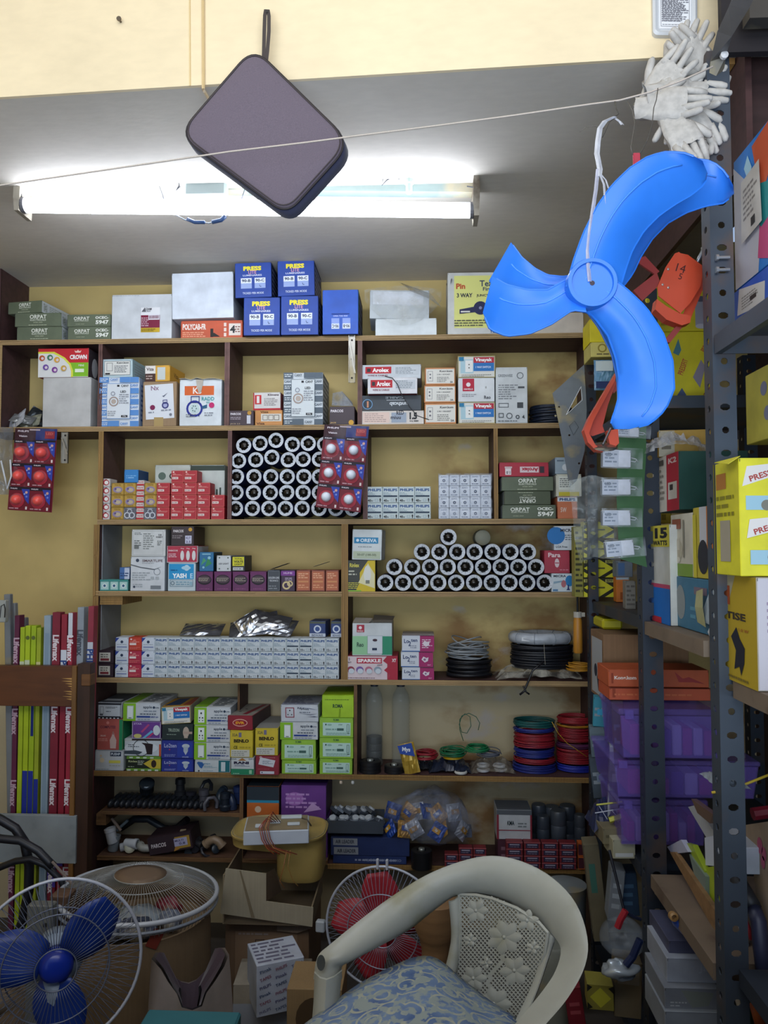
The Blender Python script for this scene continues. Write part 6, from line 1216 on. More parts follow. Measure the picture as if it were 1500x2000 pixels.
# ================================================================ BLUE FAN BLADES
HC = (1154, 557)
BLU = M('#2f7de6', .33, 0, 'plastic')
def lerp_pl(pl, t):
 L = [math.hypot(pl[i + 1][0] - pl[i][0], pl[i + 1][1] - pl[i][1]) for i in range(len(pl) - 1)]; s = t * sum(L)
 for i, l in enumerate(L):
  if s <= l or i == len(L) - 1: f = min(1, s / l); return (pl[i][0] + (pl[i + 1][0] - pl[i][0]) * f, pl[i][1] + (pl[i + 1][1] - pl[i][1]) * f)
  s -= l
def blade(name, lead, trail, Y, parent, O, y0=0.0, twist=.035, camber=.012, flip=1):
 nu, nv = 22, 9; rows = []
 for i in range(nu + 1):
  t = i / nu; a = lerp_pl(lead, t); b = lerp_pl(trail, t); row = []
  for j in range(nv + 1):
   s_ = j / nv; dy = flip * twist * (s_ - .5) * (.5 + .5 * t) - camber * math.sin(math.pi * s_) * math.sin(math.pi * min(1, t + .1)) * flip
   row.append(PY(a[0] + (b[0] - a[0]) * s_, a[1] + (b[1] - a[1]) * s_, Y + dy + y0) - O)
  rows.append(row)
 RB = MB(); mb = MB(); mb.sheet(rows, BLU, .0024)
 for j_, r_ in ((0, .0019), (nv, .0019), (3, .0016)): (RB if j_ == 3 else mb).tube([rows[i][j_] + Vector((0, .0012 - (.0016 if j_ == 3 else 0), 0)) for i in range(1 if j_ == 3 else 0, nu - (2 if j_ == 3 else 0))], r_, M('#4a92f4', .12, 0, 'plastic') if j_ == 3 else BLU, 5)
 RB.build('highlight_ridge', parent, smooth=True)  # blade's highlight line, put in as a strip of lighter, glossier blue
 o = mb.build(name, parent); smooth_by_angle(o, 50); return o
def fan(Y, label, blades, hubr, off=(0, 0), hub=True):
 O = PY(HC[0] + off[0], HC[1] + off[1], Y); r = empty('fan_blade_set', O, label, 'fan blade', 'blue fan blades hung on the string')
 for lead, trail, fl in blades: blade('blade', lead, trail, Y, r, O, flip=fl)
 mb = MB(); Mx = Matrix.Rotation(R(90), 4, 'X')
 mb.lathe([(hubr, -.02), (hubr, .012), (hubr * .97, .015), (hubr * .83, .015), (hubr * .80, .010), (hubr * .2, .010), (.004, .010), (.0035, .004), (.0001, .004)], BLU, 40, Mx); smooth_by_angle(mb.build('hub', r), 35)
 mb = MB(); mb.lathe([(.0042, .0104), (.002, .0106), (.0001, .0098)], M('#3a3040', .5), 12, Mx); mb.build('shaft_hole', r)
 return r
b1 = ([(1107, 560), (1120, 510), (1140, 455), (1165, 405), (1195, 362), (1230, 328), (1268, 304), (1305, 295), (1345, 299), (1372, 314)],
  [(1190, 585), (1212, 560), (1222, 525), (1235, 488), (1258, 450), (1288, 420), (1320, 398), (1352, 380), (1378, 358), (1382, 338)], 1)
b2 = ([(1150, 515), (1118, 542), (1085, 538), (1050, 526), (1020, 503), (1005, 480), (1000, 474)],
  [(1150, 608), (1115, 602), (1075, 633), (1030, 652), (990, 655), (960, 645), (942, 622)], 1)
b2 = ([(1132, 520), (1108, 545), (1070, 566), (1030, 566), (990, 556), (962, 540)],
  [(1145, 608), (1118, 605), (1078, 632), (1035, 651), (990, 656), (957, 643), (943, 610)], -1)
b3 = ([(1185, 535), (1222, 562), (1262, 600), (1295, 650), (1314, 705), (1317, 760), (1300, 800), (1270, 828), (1230, 838)],
  [(1125, 595), (1160, 618), (1188, 655), (1204, 700), (1210, 740), (1208, 780), (1200, 808), (1193, 825), (1200, 838)], 1)
r1 = fan(YH, 'front set of bright blue fan blades hanging on the string', [b1, b2, b3], .0405)
c1 = ([(1180, 520), (1205, 470), (1235, 400), (1275, 345), (1320, 318), (1360, 308), (1385, 312)],
  [(1215, 585), (1235, 545), (1252, 500), (1285, 455), (1330, 420), (1385, 398), (1430, 385)], 1)
c1 = ([(1170, 530), (1195, 470), (1230, 405), (1275, 355), (1320, 325), (1360, 310), (1392, 314), (1418, 336), (1432, 362)],
  [(1205, 575), (1236, 535), (1252, 500), (1275, 465), (1305, 435), (1340, 415), (1378, 402), (1415, 396), (1434, 378)], 1)
c2 = ([(1130, 535), (1100, 540), (1070, 537), (1045, 524), (1020, 503), (1006, 484), (998, 473)],
  [(1130, 590), (1100, 590), (1060, 592), (1020, 588), (985, 575), (962, 558), (955, 548)], -1)
c3 = ([(1180, 560), (1215, 600), (1245, 650), (1262, 700), (1268, 760), (1255, 800), (1235, 825)],
  [(1140, 600), (1170, 640), (1195, 690), (1206, 740), (1208, 780), (1206, 805), (1210, 825)], 1)
r2 = fan(YH + .075, 'rear set of bright blue fan blades nested behind the front set', [c1, c2, c3], .040, (8, 6))
# ================================================================ SLOTTED STEEL RACK ON THE RIGHT
from mathutils.geometry import tessellate_polygon
def plate(mb, outer, holes, th, mat, f):
 """flat plate with real holes; 2-D outline, f(u, v, depth) -> point"""
 loops = [outer] + holes; vs = [p for l in loops for p in l]
 tri = tessellate_polygon([[Vector((p[0], p[1], 0)) for p in l] for l in loops]); n = len(vs)
 P = [f(p[0], p[1], 0) for p in vs] + [f(p[0], p[1], th) for p in vs]
 Fs = [tuple(t) for t in tri] + [tuple(n + i for i in t[::-1]) for t in tri]
 b = 0
 for l in loops:
  k = len(l); Fs += [(b + i, b + (i + 1) % k, n + b + (i + 1) % k, n + b + i) for i in range(k)]; b += k
 mb.add(P, Fs, mat)
STEEL = M('#47505c', .5, .35, 'dusty', dirt='#5b4c44', scale=7); STEELD = M('#343c48', .5, .35, 'dusty', dirt='#4b403c', scale=7)
XRK = .537
rk = empty('steel_rack', (XRK + .2, 1.8, -1.32), 'tall slotted-angle steel rack along the right wall, crammed with boxes', 'rack')
RO = Vector(rk.location)
def relr(mb): mb.v = [tuple(Vector(p) - RO) for p in mb.v]; return mb
def post(x, y, w, w2, z0, z1, pitch=.042, mat=STEEL):
 mb = MB(); z = z0
 k = 0
 while z < z1 - 1e-6:
  zz = min(z1, z + pitch); c = (z + zz) / 2
  rx, rz_ = (.0095, .0065) if k % 3 else (.0065, .0065)
  oct_ = [(w / 2 + rx * math.cos(a * math.pi / 4 + .39), c + rz_ * math.sin(a * math.pi / 4 + .39)) for a in range(8)]
  plate(mb, [(0, z), (w, z), (w, zz), (0, zz)], [oct_], .0025, mat, lambda u, v, d: (x + u, y + d, v))
  oc2 = [(w2 / 2 + .007 * math.cos(a * math.pi / 4 + .39), c + .0065 * math.sin(a * math.pi / 4 + .39)) for a in range(8)]
  plate(mb, [(0, z), (w2, z), (w2, zz), (0, zz)], [oc2], .0025, mat, lambda u, v, d: (x + d, y + .0025 + u, v))
  z = zz; k += 1
 return relr(mb).build('post', rk)
def XatY(px, Y): return PY(px, 1000, Y).x
xC = XatY(1398, 1.41); xB = XatY(1252, 1.84); xA = XatY(1148, 2.42)
post(xC, 1.41, .041, .040, -1.32, .92); post(xB, 1.84, .046, .040, -1.32, .62, mat=STEELD); post(xA, 2.42, .03, .03, -1.32, .60, mat=STEELD)
post(.98, 1.41, .04, .04, -1.32, .86, mat=STEELD); post(1.0, 2.42, .04, .04, -1.32, .6, mat=STEELD)
def rshelf(x0, x1, y0, y1, z, th=.03, mat=STEEL, name='shelf', lip=True):
 mb = MB(); mb.box((x0, y0, z - .0025), (x1, y1, z), mat)
 if lip:
  mb.box((x0, y0, z - th), (x0 + .0025, y1, z - .0025), mat); mb.box((x0 + .0025, y0, z - th), (x1, y0 + .0025, z - .0025), mat)
  mb.box((x0 + .0025, y0 + .0025, z - th), (x0 + .012, y1, z - th + .002), mat); mb.box((x0 + .0025, y1 - .0025, z - th), (x1, y1, z - .0025), mat)
 return relr(mb).build(name, rk)
DUST = M('#7f6f5e', .7, .1, 'dusty', dirt='#5f4d40')
ZR1, ZR2, ZR3, ZR4 = .372, -.172, -.752, -.235
rshelf(xB + .02, .98, 1.86, 2.41, .40 - .035); rshelf(xC + .002, 1.0, .92, 1.405, .385, .034, STEEL)
rshelf(xB + .003, .99, 1.46, 1.836, ZR2, .03, DUST); rshelf(xB + .01, 1.0, 1.90, 2.41, -.165, .03, STEELD)
rshelf(xC + .02, 1.0, .95, 1.40, ZR4, .03, DUST)
rshelf(xB + .008, .99, 1.456, 1.836, ZR3, .03, DUST); rshelf(xB + .003, 1.0, 1.90, 2.41, ZR3 - .002, .03, STEELD)
rshelf(xC + .02, 1.0, .95, 1.40, ZR3 + .02, .03, STEELD); rshelf(xB + .003, 1.0, 1.46, 2.41, -1.2, .03, STEELD); rshelf(xC + .02, 1.0, .95, 1.40, -1.2, .03, STEELD)
mb = MB()   # long cross stay bolted up the front of post C and bolts
for (px, py) in ((1412, 503), (1412, 527)):
 c = PY(px, py, 1.405); mb.T = Matrix.Translation(c) @ Matrix.Rotation(R(-90), 4, 'Y'); mb.lathe([(.0032, -.012), (.0032, .008), (.0062, .0085), (.0062, .013), (.0001, .013)], M('#b9bcc0', .3, .8), 8); mb.T = None
relr(mb).build('bolt', rk)
mb = MB(); a = [PY(1380, 186, 1.43), PY(1388, 120, 1.40), PY(1402, 60, 1.34), PY(1425, 10, 1.27), PY(1455, -60, 1.2)]
b = [PY(1412, 150, 1.42), PY(1418, 110, 1.39), PY(1430, 70, 1.33), PY(1462, 18, 1.26), PY(1500, -50, 1.19)]
mb.sheet([a, b], M('#6c6b6c', .5, .3, 'dusty'), .003); relr(mb).build('stay', rk)
mb = MB(); c = PY(1413, 110, 1.38); mb.T = Matrix.Translation(c) @ Matrix.Rotation(R(90), 4, 'X'); mb.lathe([(.007, 0), (.007, .006), (.0001, .008)], M('#d8d8da', .4), 10); mb.T = None; relr(mb).build('bolt', rk)
# brown wooden side board of the loft, its raw lower edge showing
mb = MB(); e0 = Vector((.606, 1.50, .951)); e1 = Vector((.606, 2.2, .951))
mb.add([(e0.x, e0.y, e0.z), (e1.x, e1.y, e1.z), (e1.x + .012, e1.y, e1.z), (e0.x + .012, e0.y, e0.z), (e0.x, e0.y, e0.z + .012), (e1.x, e1.y, e1.z + .012), (e1.x + .012, e1.y, e1.z + .012), (e0.x + .012, e0.y, e0.z + .012)], [(0, 3, 2, 1), (4, 5, 6, 7), (0, 1, 5, 4), (1, 2, 6, 5), (2, 3, 7, 6), (3, 0, 4, 7)], M('#c09458', .6, 0, 'wood'))
tag(mb.build('wooden_batten'), 'raw tan wooden batten edge running back beside the white gloves', 'batten')
mb = MB(); mb.box((.62, 1.46, .74), (.632, 2.6, .965), M('#4a2e2c', .7, 0, 'wood')); tag(mb.build('wooden_board'), 'dark brown wooden board behind the steel rack, upper right', 'board')
mb = MB(); mb.box((.634, 1.50, .42), (1.14, 1.512, .963), M('#3e2826', .7, 0, 'wood')); tag(mb.build('back_board'), 'dark brown board closing the rack behind the blue cartons', 'board')
mb = MB(); mb.box((.548, 1.385, .90), (1.14, 1.40, 1.7), M('#211c20', .7, 0, 'wood')); tag(mb.build('top_board'), 'near-black board above the rack in the top right corner', 'board')
mb = MB(); mb.box((.575, 1.33, .925), (1.1, 1.36, .962), M('#4c4844', .6, .2, 'dusty')); relr(mb).build('top_beam', rk)
def rbox(far, near, yt, yb, X, wd, label, c, aisle=(), near_p=(), name='carton', group=None, ac=None, nc=None, ry=0, z0=None, cat='box', rz=0, **kw):
 A = PX(far, yb, X); B = PX(near, yb, X); Yn, Yf = B.y, A.y
 zt = PX(near, yt, X).z; zb = PX(near, yb, X).z if z0 is None else z0
 h = zt - zb; d = Yf - Yn
 front = ([('r', .01, .01, .99, .99, nc)] if nc else []) + list(near_p)
 left = ([('r', .01, .01, .99, .99, ac)] if ac else []) + list(aisle)
 mb = carton_mesh(wd, h, d, c, front, left=left, **kw)
 o = mb.build(name, loc=(X + wd / 2, Yn, zb), rot=(0, R(ry), R(rz))); tag(o, label, cat, group); o['zt'] = zb + h; return o
YEL = '#dcd21c'
pfit = [('e', .3, .8, .10, .06, '#d8d4c8'), ('r', .26, .3, .42, .55, '#8c96a8'), ('c', .34, .6, .05, '#3c4458'), ('l', .5, .7, .8, .86, 2, '#b05a48'), ('r', .62, .28, .8, .5, '#8c96a8'), ('e', .75, .12, .08, .05, '#c8c4b8')]
# level 1 behind post B: yellow fitting cartons
o = carton(1262, 1398, 648, None, 1.95, 'yellow pipe-fitting carton, lower one between the two near rack posts', '#cfc424', [('t', 'PRESSFIT', .52, .5, .08, '#b04a3c', .24, 70), ('t', 'PRESSFIT', .86, .8, .08, '#b04a3c', .2, 60), ('p', [(.38, .7), (.46, .9), (.5, .74), (.46, .66)], '#4a7c8a'), ('p', [(.66, .35), (.78, .6), (.84, .5), (.76, .2)], '#8a8494'), ('p', [(.42, .08), (.5, .2), (.56, .1), (.5, .02)], '#4c5a7a'), ('p', [(.8, .1), (.9, .22), (.94, .12)], '#8a4438')], z0=.366, d=.3, rz=0)
carton(1262, 1398, 552, None, 1.95, 'yellow pipe-fitting carton on top, with grey pipe pictures', '#cfc424', [('r', .70, .1, .86, .66, '#9a9cae'), ('e', .78, .66, .08, .06, '#5a5c70'), ('e', .78, .1, .08, .05, '#b8bac8'), ('l', .2, .1, .5, .3, 2, '#9a8f20')], z0=o['zt'] + .001, d=.3, rz=0)
mb = MB(); c = PY(1384, 556, 1.90); mb.T = Matrix.Translation((c.x, 1.90, o['zt'] + .12)); mb.T = None
carton(1152, 1212, 622, 668, 2.30, 'yellow carton at the far end of the rack above the clear packet', '#d8c818', [('r', .45, .1, .8, .6, '#6a4034')], d=.1, rz=0, bot='#a89a50')
carton(1154, 1210, 668, 697, 2.30, 'pale yellow carton under the yellow one at the far end of the rack', '#c8bc6a', [('o', .4, .6, .3, .2, '#8a7c34'), ('l', .2, .1, .9, .3, 1, '#6a6040')], d=.1, rz=0)
o = packet(1160, 1204, 700, 0, 2.28, 'blue and clear blister packet hanging from the far rack post', 51, lean=0, h=.09, mat=M('#5a86a8', .25, 0, 'plastic'), name='blister_packet'); o.location.z = PY(1180, 762, 2.28).z
mb = MB(); mb.poly([(-.03, -.0105, .055), (.02, -.0105, .055), (.02, -.0105, .085), (-.03, -.0105, .085)], PR('#b8c4cc')); mb.poly([(-.03, -.0105, .004), (.025, -.0105, .004), (.025, -.0105, .024), (-.03, -.0105, .024)], PR('#1c2c5c')); mb.build('card', o)
# shelf 1 right of post C: two big blue boxes
o = rbox(1432, 1515, 505, 640, .60, .2, 'blue carton with a white paper label on the upper rack shelf', '#2c5cc0', aisle=[('p', [(.78, .40), (.80, .78), (.18, .98), (.12, .52)], '#cfcdc8'), ('l', .24, .55, .7, .8, 5, '#8a8680'), ('r', .45, .62, .6, .70, '#3c3a3a'), ('r', 0, 0, 1, .14, '#5a84d0')], z0=.386)
o.location.y -= 0
o2 = rbox(1436, 1515, 215, 500, .60, .2, 'multicoloured blue, orange and teal carton at the upper right', '#2478c8', aisle=[('p', [(0, 0), (.6, 0), (.75, .5), (.0, .95)], '#b8b8c0'), ('p', [(.5, .95), (.7, .5), (1, .7), (1, 1)], '#c85a38'), ('p', [(.6, .1), (.7, .5), (1, .35), (1, 0)], '#c04a78'), ('p', [(.55, .4), (.68, .62), (1, .55), (1, .35), (.7, .3)], '#2a8a8a'), ('p', [(.3, .85), (.42, .7), (.5, .8), (.4, .92)], '#a8d0e0')], z0=o['zt'] + .001)
mb = MB(); a = [PX(1447, 358, .594), PX(1482, 310, .594), PX(1488, 430, .594), PX(1448, 478, .594)]; mb.poly(a, PAP('#c9c4bc'))
P0 = a
def fq(u, v, l): return P0[0] * (1 - u) * v + P0[1] * u * v + P0[2] * u * (1 - v) + P0[3] * (1 - u) * (1 - v) + Vector((-l, 0, 0))
prints(mb, fq, .1, .1, [('l', .12, .3, .9, .85, 6, '#8a8480'), ('r', .5, .1, .7, .24, '#3c3a3a')]); tag(mb.build('paper_slip'), 'white printed paper slip stuck on the multicoloured carton', 'paper')
rbox(1458, 1520, 700, 850, .66, .25, 'dull yellow carton in the gap under the upper rack shelf', '#b8ae40', aisle=[('c', .6, .7, .1, '#7a7c94'), ('c', .7, .35, .1, '#7a7c94')], near_p=[('c', .3, .6, .1, '#7a7c94')])
# level 2: between B and C
o15 = rbox(1258, 1311, 1024, 1213, .546, .11, 'tall yellow, white and blue carton with a large 15', '#d0d2cc', aisle=[('r', 0, 0, .34, 1, '#2050a0'), ('r', .34, .78, 1, 1, '#d8cc4a'), ('t', '15', .72, .92, .11, K_, .44, 0, .05), ('t', 'WATTS', .68, .82, .05, K_, .5, 0, .04), ('r', .34, .36, 1, .40, '#c04a6c'), ('r', .34, 0, 1, .36, '#1f6cc0'), ('t', 'BBB', .17, .9, .06, '#7aa0d0', .2, 90), ('r', .36, .0, .7, .06, '#b02a3c'), ('r', .06, .1, .12, .5, '#7aa0d0'), ('r', 0, .46, .34, .5, '#b8b83a')], z0=ZR2 + .001)
olo = rbox(1313, 1392, 1133, 1216, .560, .12, 'teal and blue carton at the front of the middle rack shelf', '#3c7290', aisle=[('e', .25, .5, .12, .34, '#8a9294'), ('r', .6, .7, .9, .84, '#7a6a78'), ('l', .5, .2, .9, .5, 2, '#5a90a8')], z0=ZR2 + .001)
obw = rbox(1312, 1354, 1000, 1133, .562, .11, 'white bulb carton with a green foot standing on the teal one', '#cfc9b8', aisle=[('r', 0, 0, 1, .2, '#7a9a3c'), ('e', .34, .42, .22, .17, '#b8b09a'), ('r', .22, .42, .44, .6, '#c9c2b0'), ('e', .34, .26, .12, .05, '#d4cfc0'), ('r', .1, .76, .5, .92, '#9a5a44'), ('r', .6, .3, .66, .9, '#8a8474')], z0=olo['zt'] + .001)
oye = rbox(1356, 1400, 985, 1133, .560, .11, 'yellow and orange bulb carton behind the nearest rack post', '#c0b038', aisle=[('r', .3, .3, .62, 1, '#c4c6cc'), ('r', .62, .2, .9, 1, '#c87828'), ('e', .45, .3, .24, .24, '#2c2c34'), ('r', 0, 0, .16, .9, '#c8bc3a')], z0=olo['zt'] + .001)
zt_g = max(o15['zt'], obw['zt'], oye['zt']) + .001
ogr = rbox(1276, 1327, 880, 993, .562, .15, 'dark green carton with a red and white end on the bulb cartons', '#12443c', aisle=[('r', 0, 0, 1, 1, '#cfc8bc'), ('r', .56, 0, 1, 1, '#b02838'), ('t', 'K2', .78, .88, .1, '#e0c8c4', .3, 0, .04), ('r', .62, .2, .94, .5, '#cdc6bc'), ('r', .68, .36, .8, .46, '#3c3634'), ('l', .08, .2, .5, .8, 6, '#8f887c'), ('r', .3, .84, .46, .94, '#5c564c')], z0=zt_g)
A = PY(1268, 880, 1.78)
crumple('plastic_bag', 1275, 1396, 828, ogr['zt'], 1.705, .16, 'crumpled clear bag with papers lying on the dark green carton', '#c4c6cc', 'bag', 23, hi=.9, lo=.3, amp=.01, hh=.055)
carton(1290, 1390, 838, None, 1.80, 'yellowish carton behind the crumpled bag', '#b48e34', [('r', 0, 0, .3, 1, '#b0a894'), ('l', .05, .2, .25, .8, 2, '#6a6254')], z0=ogr['zt'] + .001, d=.1, rz=-8)
for k, (pts, c, lab) in enumerate([([(1366, 1208), (1397, 1125), (1399, 1215), (1390, 1222)], '#a9b8c4', 'pale blue paper hanging over the shelf edge by the near post'), ([(1386, 1225), (1399, 1190), (1401, 1255), (1386, 1244)], '#bfc6cc', 'white paper slip hanging lowest by the near post'), ([(1360, 1155), (1372, 1150), (1378, 1225), (1362, 1215)], '#a8a67a', 'yellowish paper edge beside the pale blue sheet')]):
 mb = MB(); Q = [PX(x, y, .555 - .003 * k) for x, y in pts]; mb.sheet([[Q[0], Q[1]], [(Q[0] + Q[3]) / 2 + Vector((-.004, 0, 0)), (Q[1] + Q[2]) / 2 + Vector((-.003, 0, 0))], [Q[3], Q[2]]], PAP(c), .0005, (.0006, 0, 0)); tag(mb.build('paper_sheet'), lab, 'paper')
carton(1284, 1312, 1000, 1022, 1.95, 'small yellow carton peeping out above the one with the large 15', '#c0a42c', [('r', .3, .3, .6, .8, '#8a7420')], d=.06, rz=0, z0=None)
# right of post C, on the middle shelf
og = rbox(1405, 1482, 1128, 1368, .548, .16, 'worn yellow carton with a black flame shape, right of the near post', '#b8b0a0', aisle=[('r', .1, 0, 1, 1, '#b49a28'), ('p', [(.0, 1), (.5, 1), (.3, .7), (.05, .6)], '#aaa48c'), ('r', .1, .72, .36, .9, '#a8522c'), ('t', 'TISE', .5, .62, .07, '#3c3428', .5, 0, .04), ('p', [(.45, .12), (.5, .3), (.38, .42), (.52, .52), (.6, .42), (.72, .34), (.7, .2), (.62, .08), (.58, .16)], '#22232e'), ('t', '1.0 W', .7, .5, .03, '#a8642c', .24), ('l', .2, .02, .9, .07, 1, '#7a6a2c')], nc='#c4c0c8', near_p=[('l', .1, .5, .8, .8, 5, '#9a8aa0')], z0=ZR4 + .001)
rbox(1398, 1447, 893, 1126, .530, .26, 'bright yellow carton with pipe-fitting prints at the right edge', '#ddd62a', aisle=[('r', .1, .76, .5, .9, '#b87a34'), ('l', .1, .5, .8, .72, 3, '#8a8420'), ('r', .25, .12, .65, .48, '#a8a08c'), ('r', .0, .0, .04, 1, '#8a8420')], near_p=[
 ('p', [(.02, .76), (.3, .88), (.34, .97), (.05, .93)], '#dcd8d4'), ('t', 'PRESS FIT', .18, .87, .05, '#a84a44', .24, 18, .03), ('r', .04, .56, .2, .68, '#9ac0d0'), ('c', .17, .60, .045, '#7a7a70'), ('r', .2, .6, .3, .68, '#c8743c'), ('c', .27, .68, .03, '#2c50a0'),
 ('p', [(.04, .32), (.32, .42), (.36, .52), (.06, .48)], '#dcd8d4'), ('t', 'PRESS FIT', .2, .42, .05, '#a84a44', .24, 18, .03), ('r', .06, .1, .22, .22, '#9ac0d0'), ('c', .2, .16, .045, '#7a7a70'), ('r', .22, .16, .32, .24, '#c8743c'), ('c', .5, .6, .05, '#7a7a70')], z0=og['zt'] + .001)
mb = MB(); y0 = PX(1398, 905, .53); mb.sheet([[Vector((.53, 1.36, y0.z + .0)), Vector((.53, 1.30, y0.z))], [Vector((.512, 1.365, y0.z - .004)), Vector((.514, 1.31, y0.z - .012))]], PAP('#cfc62c'), .001, (0, 0, .001)); tag(mb.build('torn_strip'), 'torn yellow cardboard tab sticking out above the bright yellow carton', 'cardboard')
# level 3: things on the lower shelf between A, B and C
oc = rbox(1155, 1180, 1240, 1372, .50, .23, 'brown cardboard carton with a white label end under the middle shelf', '#8a6a4c', aisle=[('r', .1, .05, .9, .9, '#a8acb0'), ('c', .4, .4, .1, '#2c3040'), ('p', [(.5, .3), (.7, .5), (.6, .1)], '#2c3040')], mat=M('#8a6a4c', .8, 0, 'cardboard'), name='cardboard_box', flap=False)
og1 = carton(1190, 1388, 1343, 1368, 1.98, 'orange-red carton, lower of the two behind the middle post', '#b8502c', [('r', .03, .2, .06, .9, '#8c3a20'), ('r', 0, .92, 1, 1, '#7a3020'), ('l', .05, .3, .9, .6, 1, '#c46a44')], d=.12, rz=0)
carton(1188, 1385, 1308, None, 1.98, 'orange-red carton with white lettering behind the middle post', '#b8542c', [('t', 'Kong.kom', .17, .5, .26, '#e0cfc4', .22, 0, .04), ('r', .03, .2, .05, .8, '#8c3a20'), ('p', [(.66, .9), (.74, .5), (.8, .6), (.96, .2), (.84, .3), (.7, .3)], '#9c3a38')], z0=og1['zt'] + .001, d=.12, rz=0)
PUR = M('#8f7ad6', .25, 0, 'glass', a=.27)
def tub(x0, x1, yt, yb, Y, label, d=.22, c=PUR):
 A = PY(x0, (yt + yb) / 2, Y); B = PY(x1, (yt + yb) / 2, Y); zt, zb = PY((x0 + x1) / 2, yt, Y).z, PY((x0 + x1) / 2, yb, Y).z
 w = B.x - A.x; h = zt - zb; t = empty('storage_tub', ((A.x + B.x) / 2, Y, zb), label, 'storage tub', 'purple translucent tubs in the rack'); th = .002
 mb = MB(); P = []; q = .94
 def ring(k, z, ins=0): return [(-w / 2 * k + ins, (1 - k) * d / 2 + ins, z), (w / 2 * k - ins, (1 - k) * d / 2 + ins, z), (w / 2 * k - ins, d - (1 - k) * d / 2 - ins, z), (-w / 2 * k + ins, d - (1 - k) * d / 2 - ins, z)]
 Rg = [ring(q, 0), ring(1, h * .86), ring(1, h * .86, th), ring(q, th, th)]; P = [p for r in Rg for p in r]
 mb.add(P, [(3, 2, 1, 0)] + [(i * 4 + j, i * 4 + (j + 1) % 4, (i + 1) * 4 + (j + 1) % 4, (i + 1) * 4 + j) for i in range(3) for j in range(4)] + [(12, 13, 14, 15)], c); mb.build('tub_body', t)
 mb = MB(); mb.box((-w / 2 - .004, -.004, h * .87), (w / 2 + .004, d + .004, h), c, .003); mb.box((-w / 2 + .01, -.006, h * .80), (-w / 2 + .03, -.0045, h * .98), c); mb.build('lid', t)
 q = random.Random(int(x0))
 for k in range(8):   # packed contents
  px = -w / 2 * .8 + w * .8 * (k + .5) / 8; mb = MB(); wd = w * .09; hh = h * q.uniform(.45, .72); cc = ['#b02a78', '#c4b8d8', '#a83a6c', '#4a2c84', '#c8c0dc'][k % 5]
  mb.box((px - wd / 2, .012, .004), (px + wd / 2, .012 + d * .5, hh), M(cc, .4, 0, 'plastic'), .003); mb.build('packed_item', t)
 return t
tub(1212, 1420, 1385, 1482, 1.90, 'purple translucent tub, uppermost, with pink packs inside', d=.2)
tub(1200, 1482, 1486, 1560, 1.92, 'wide purple translucent tub in the middle of the lower stack', d=.24)
tub(1210, 1380, 1562, 1652, 1.93, 'purple translucent tub at the bottom of the stack', d=.2)
for k, (x0, x1, yt, yb, Y, c, lab) in enumerate([(1186, 1206, 1452, 1600, 2.04, '#aab0b8', 'thin white card standing left of the purple tubs'), (1200, 1222, 1368, 1500, 2.03, '#6a5a48', 'brown cardboard strip standing by the purple tubs'), (1158, 1184, 1362, 1420, 2.2, '#2f8aa0', 'teal and blue packet at the far end of the lower shelf'), (1156, 1186, 1420, 1480, 2.2, '#5f7078', 'grey-green packet below the teal one'), (1160, 1196, 1480, 1560, 2.2, '#44505c', 'slate packet leaning in the corner by the far post'), (1188, 1216, 1396, 1456, 2.1, '#5c6a50', 'olive and grey crumpled carton beside the brown strip')]):
 carton(x0, x1, yt, yb, Y, lab, c, [('l', .1, .3, .9, .7, 2, '#8a949c'), ('r', .3, .4, .7, .6, ['#c0c6cc', '#5a4a3a', '#3ca0c8', '#8a9aa0', '#7a8aa0', '#9aa08c'][k])], d=.04, rz=-10, ry=[3, -2, 2, -4, -6, 3][k], jig=.003)
crumple('printed_bag', 1160, 1236, 1570, PY(1190, 1620, 2.05).z, 2.02, .12, 'dark blue and yellow printed bag in the rack beyond the middle post', '#232c50', 'bag', 41, kind='plastic', amp=.006)
mb = MB();
for (x, y, x2, y2, c, r) in ((1165, 1572, 1215, 1566, '#b8b84a', .0025), (1162, 1588, 1210, 1580, '#b4bac8', .0015), (1170, 1574, 1186, 1600, '#b4bac8', .0012), (1190, 1602, 1214, 1594, '#b8b83a', .008), (1196, 1584, 1210, 1600, '#c0c4cc', .0012)):
 mb.tube([PY(x, y, 2.005), PY(x2, y2, 2.005)], r, M(c, .5), 5)
tag(mb.build('cord'), 'pale and yellow cords lying over the dark blue bag', 'cord')
carton(1178, 1232, 1618, 1650, 1.98, 'tan carton on the shelf in front of the printed bag', '#7a7258', [('l', .1, .3, .9, .7, 1, '#5a5440')], d=.1, rz=4)
carton(1197, 1242, 1640, 1678, 1.95, 'small cream carton before the tan one', '#a8a68e', [('r', .1, .1, .9, .3, '#c0c4c4')], d=.08, rz=3)
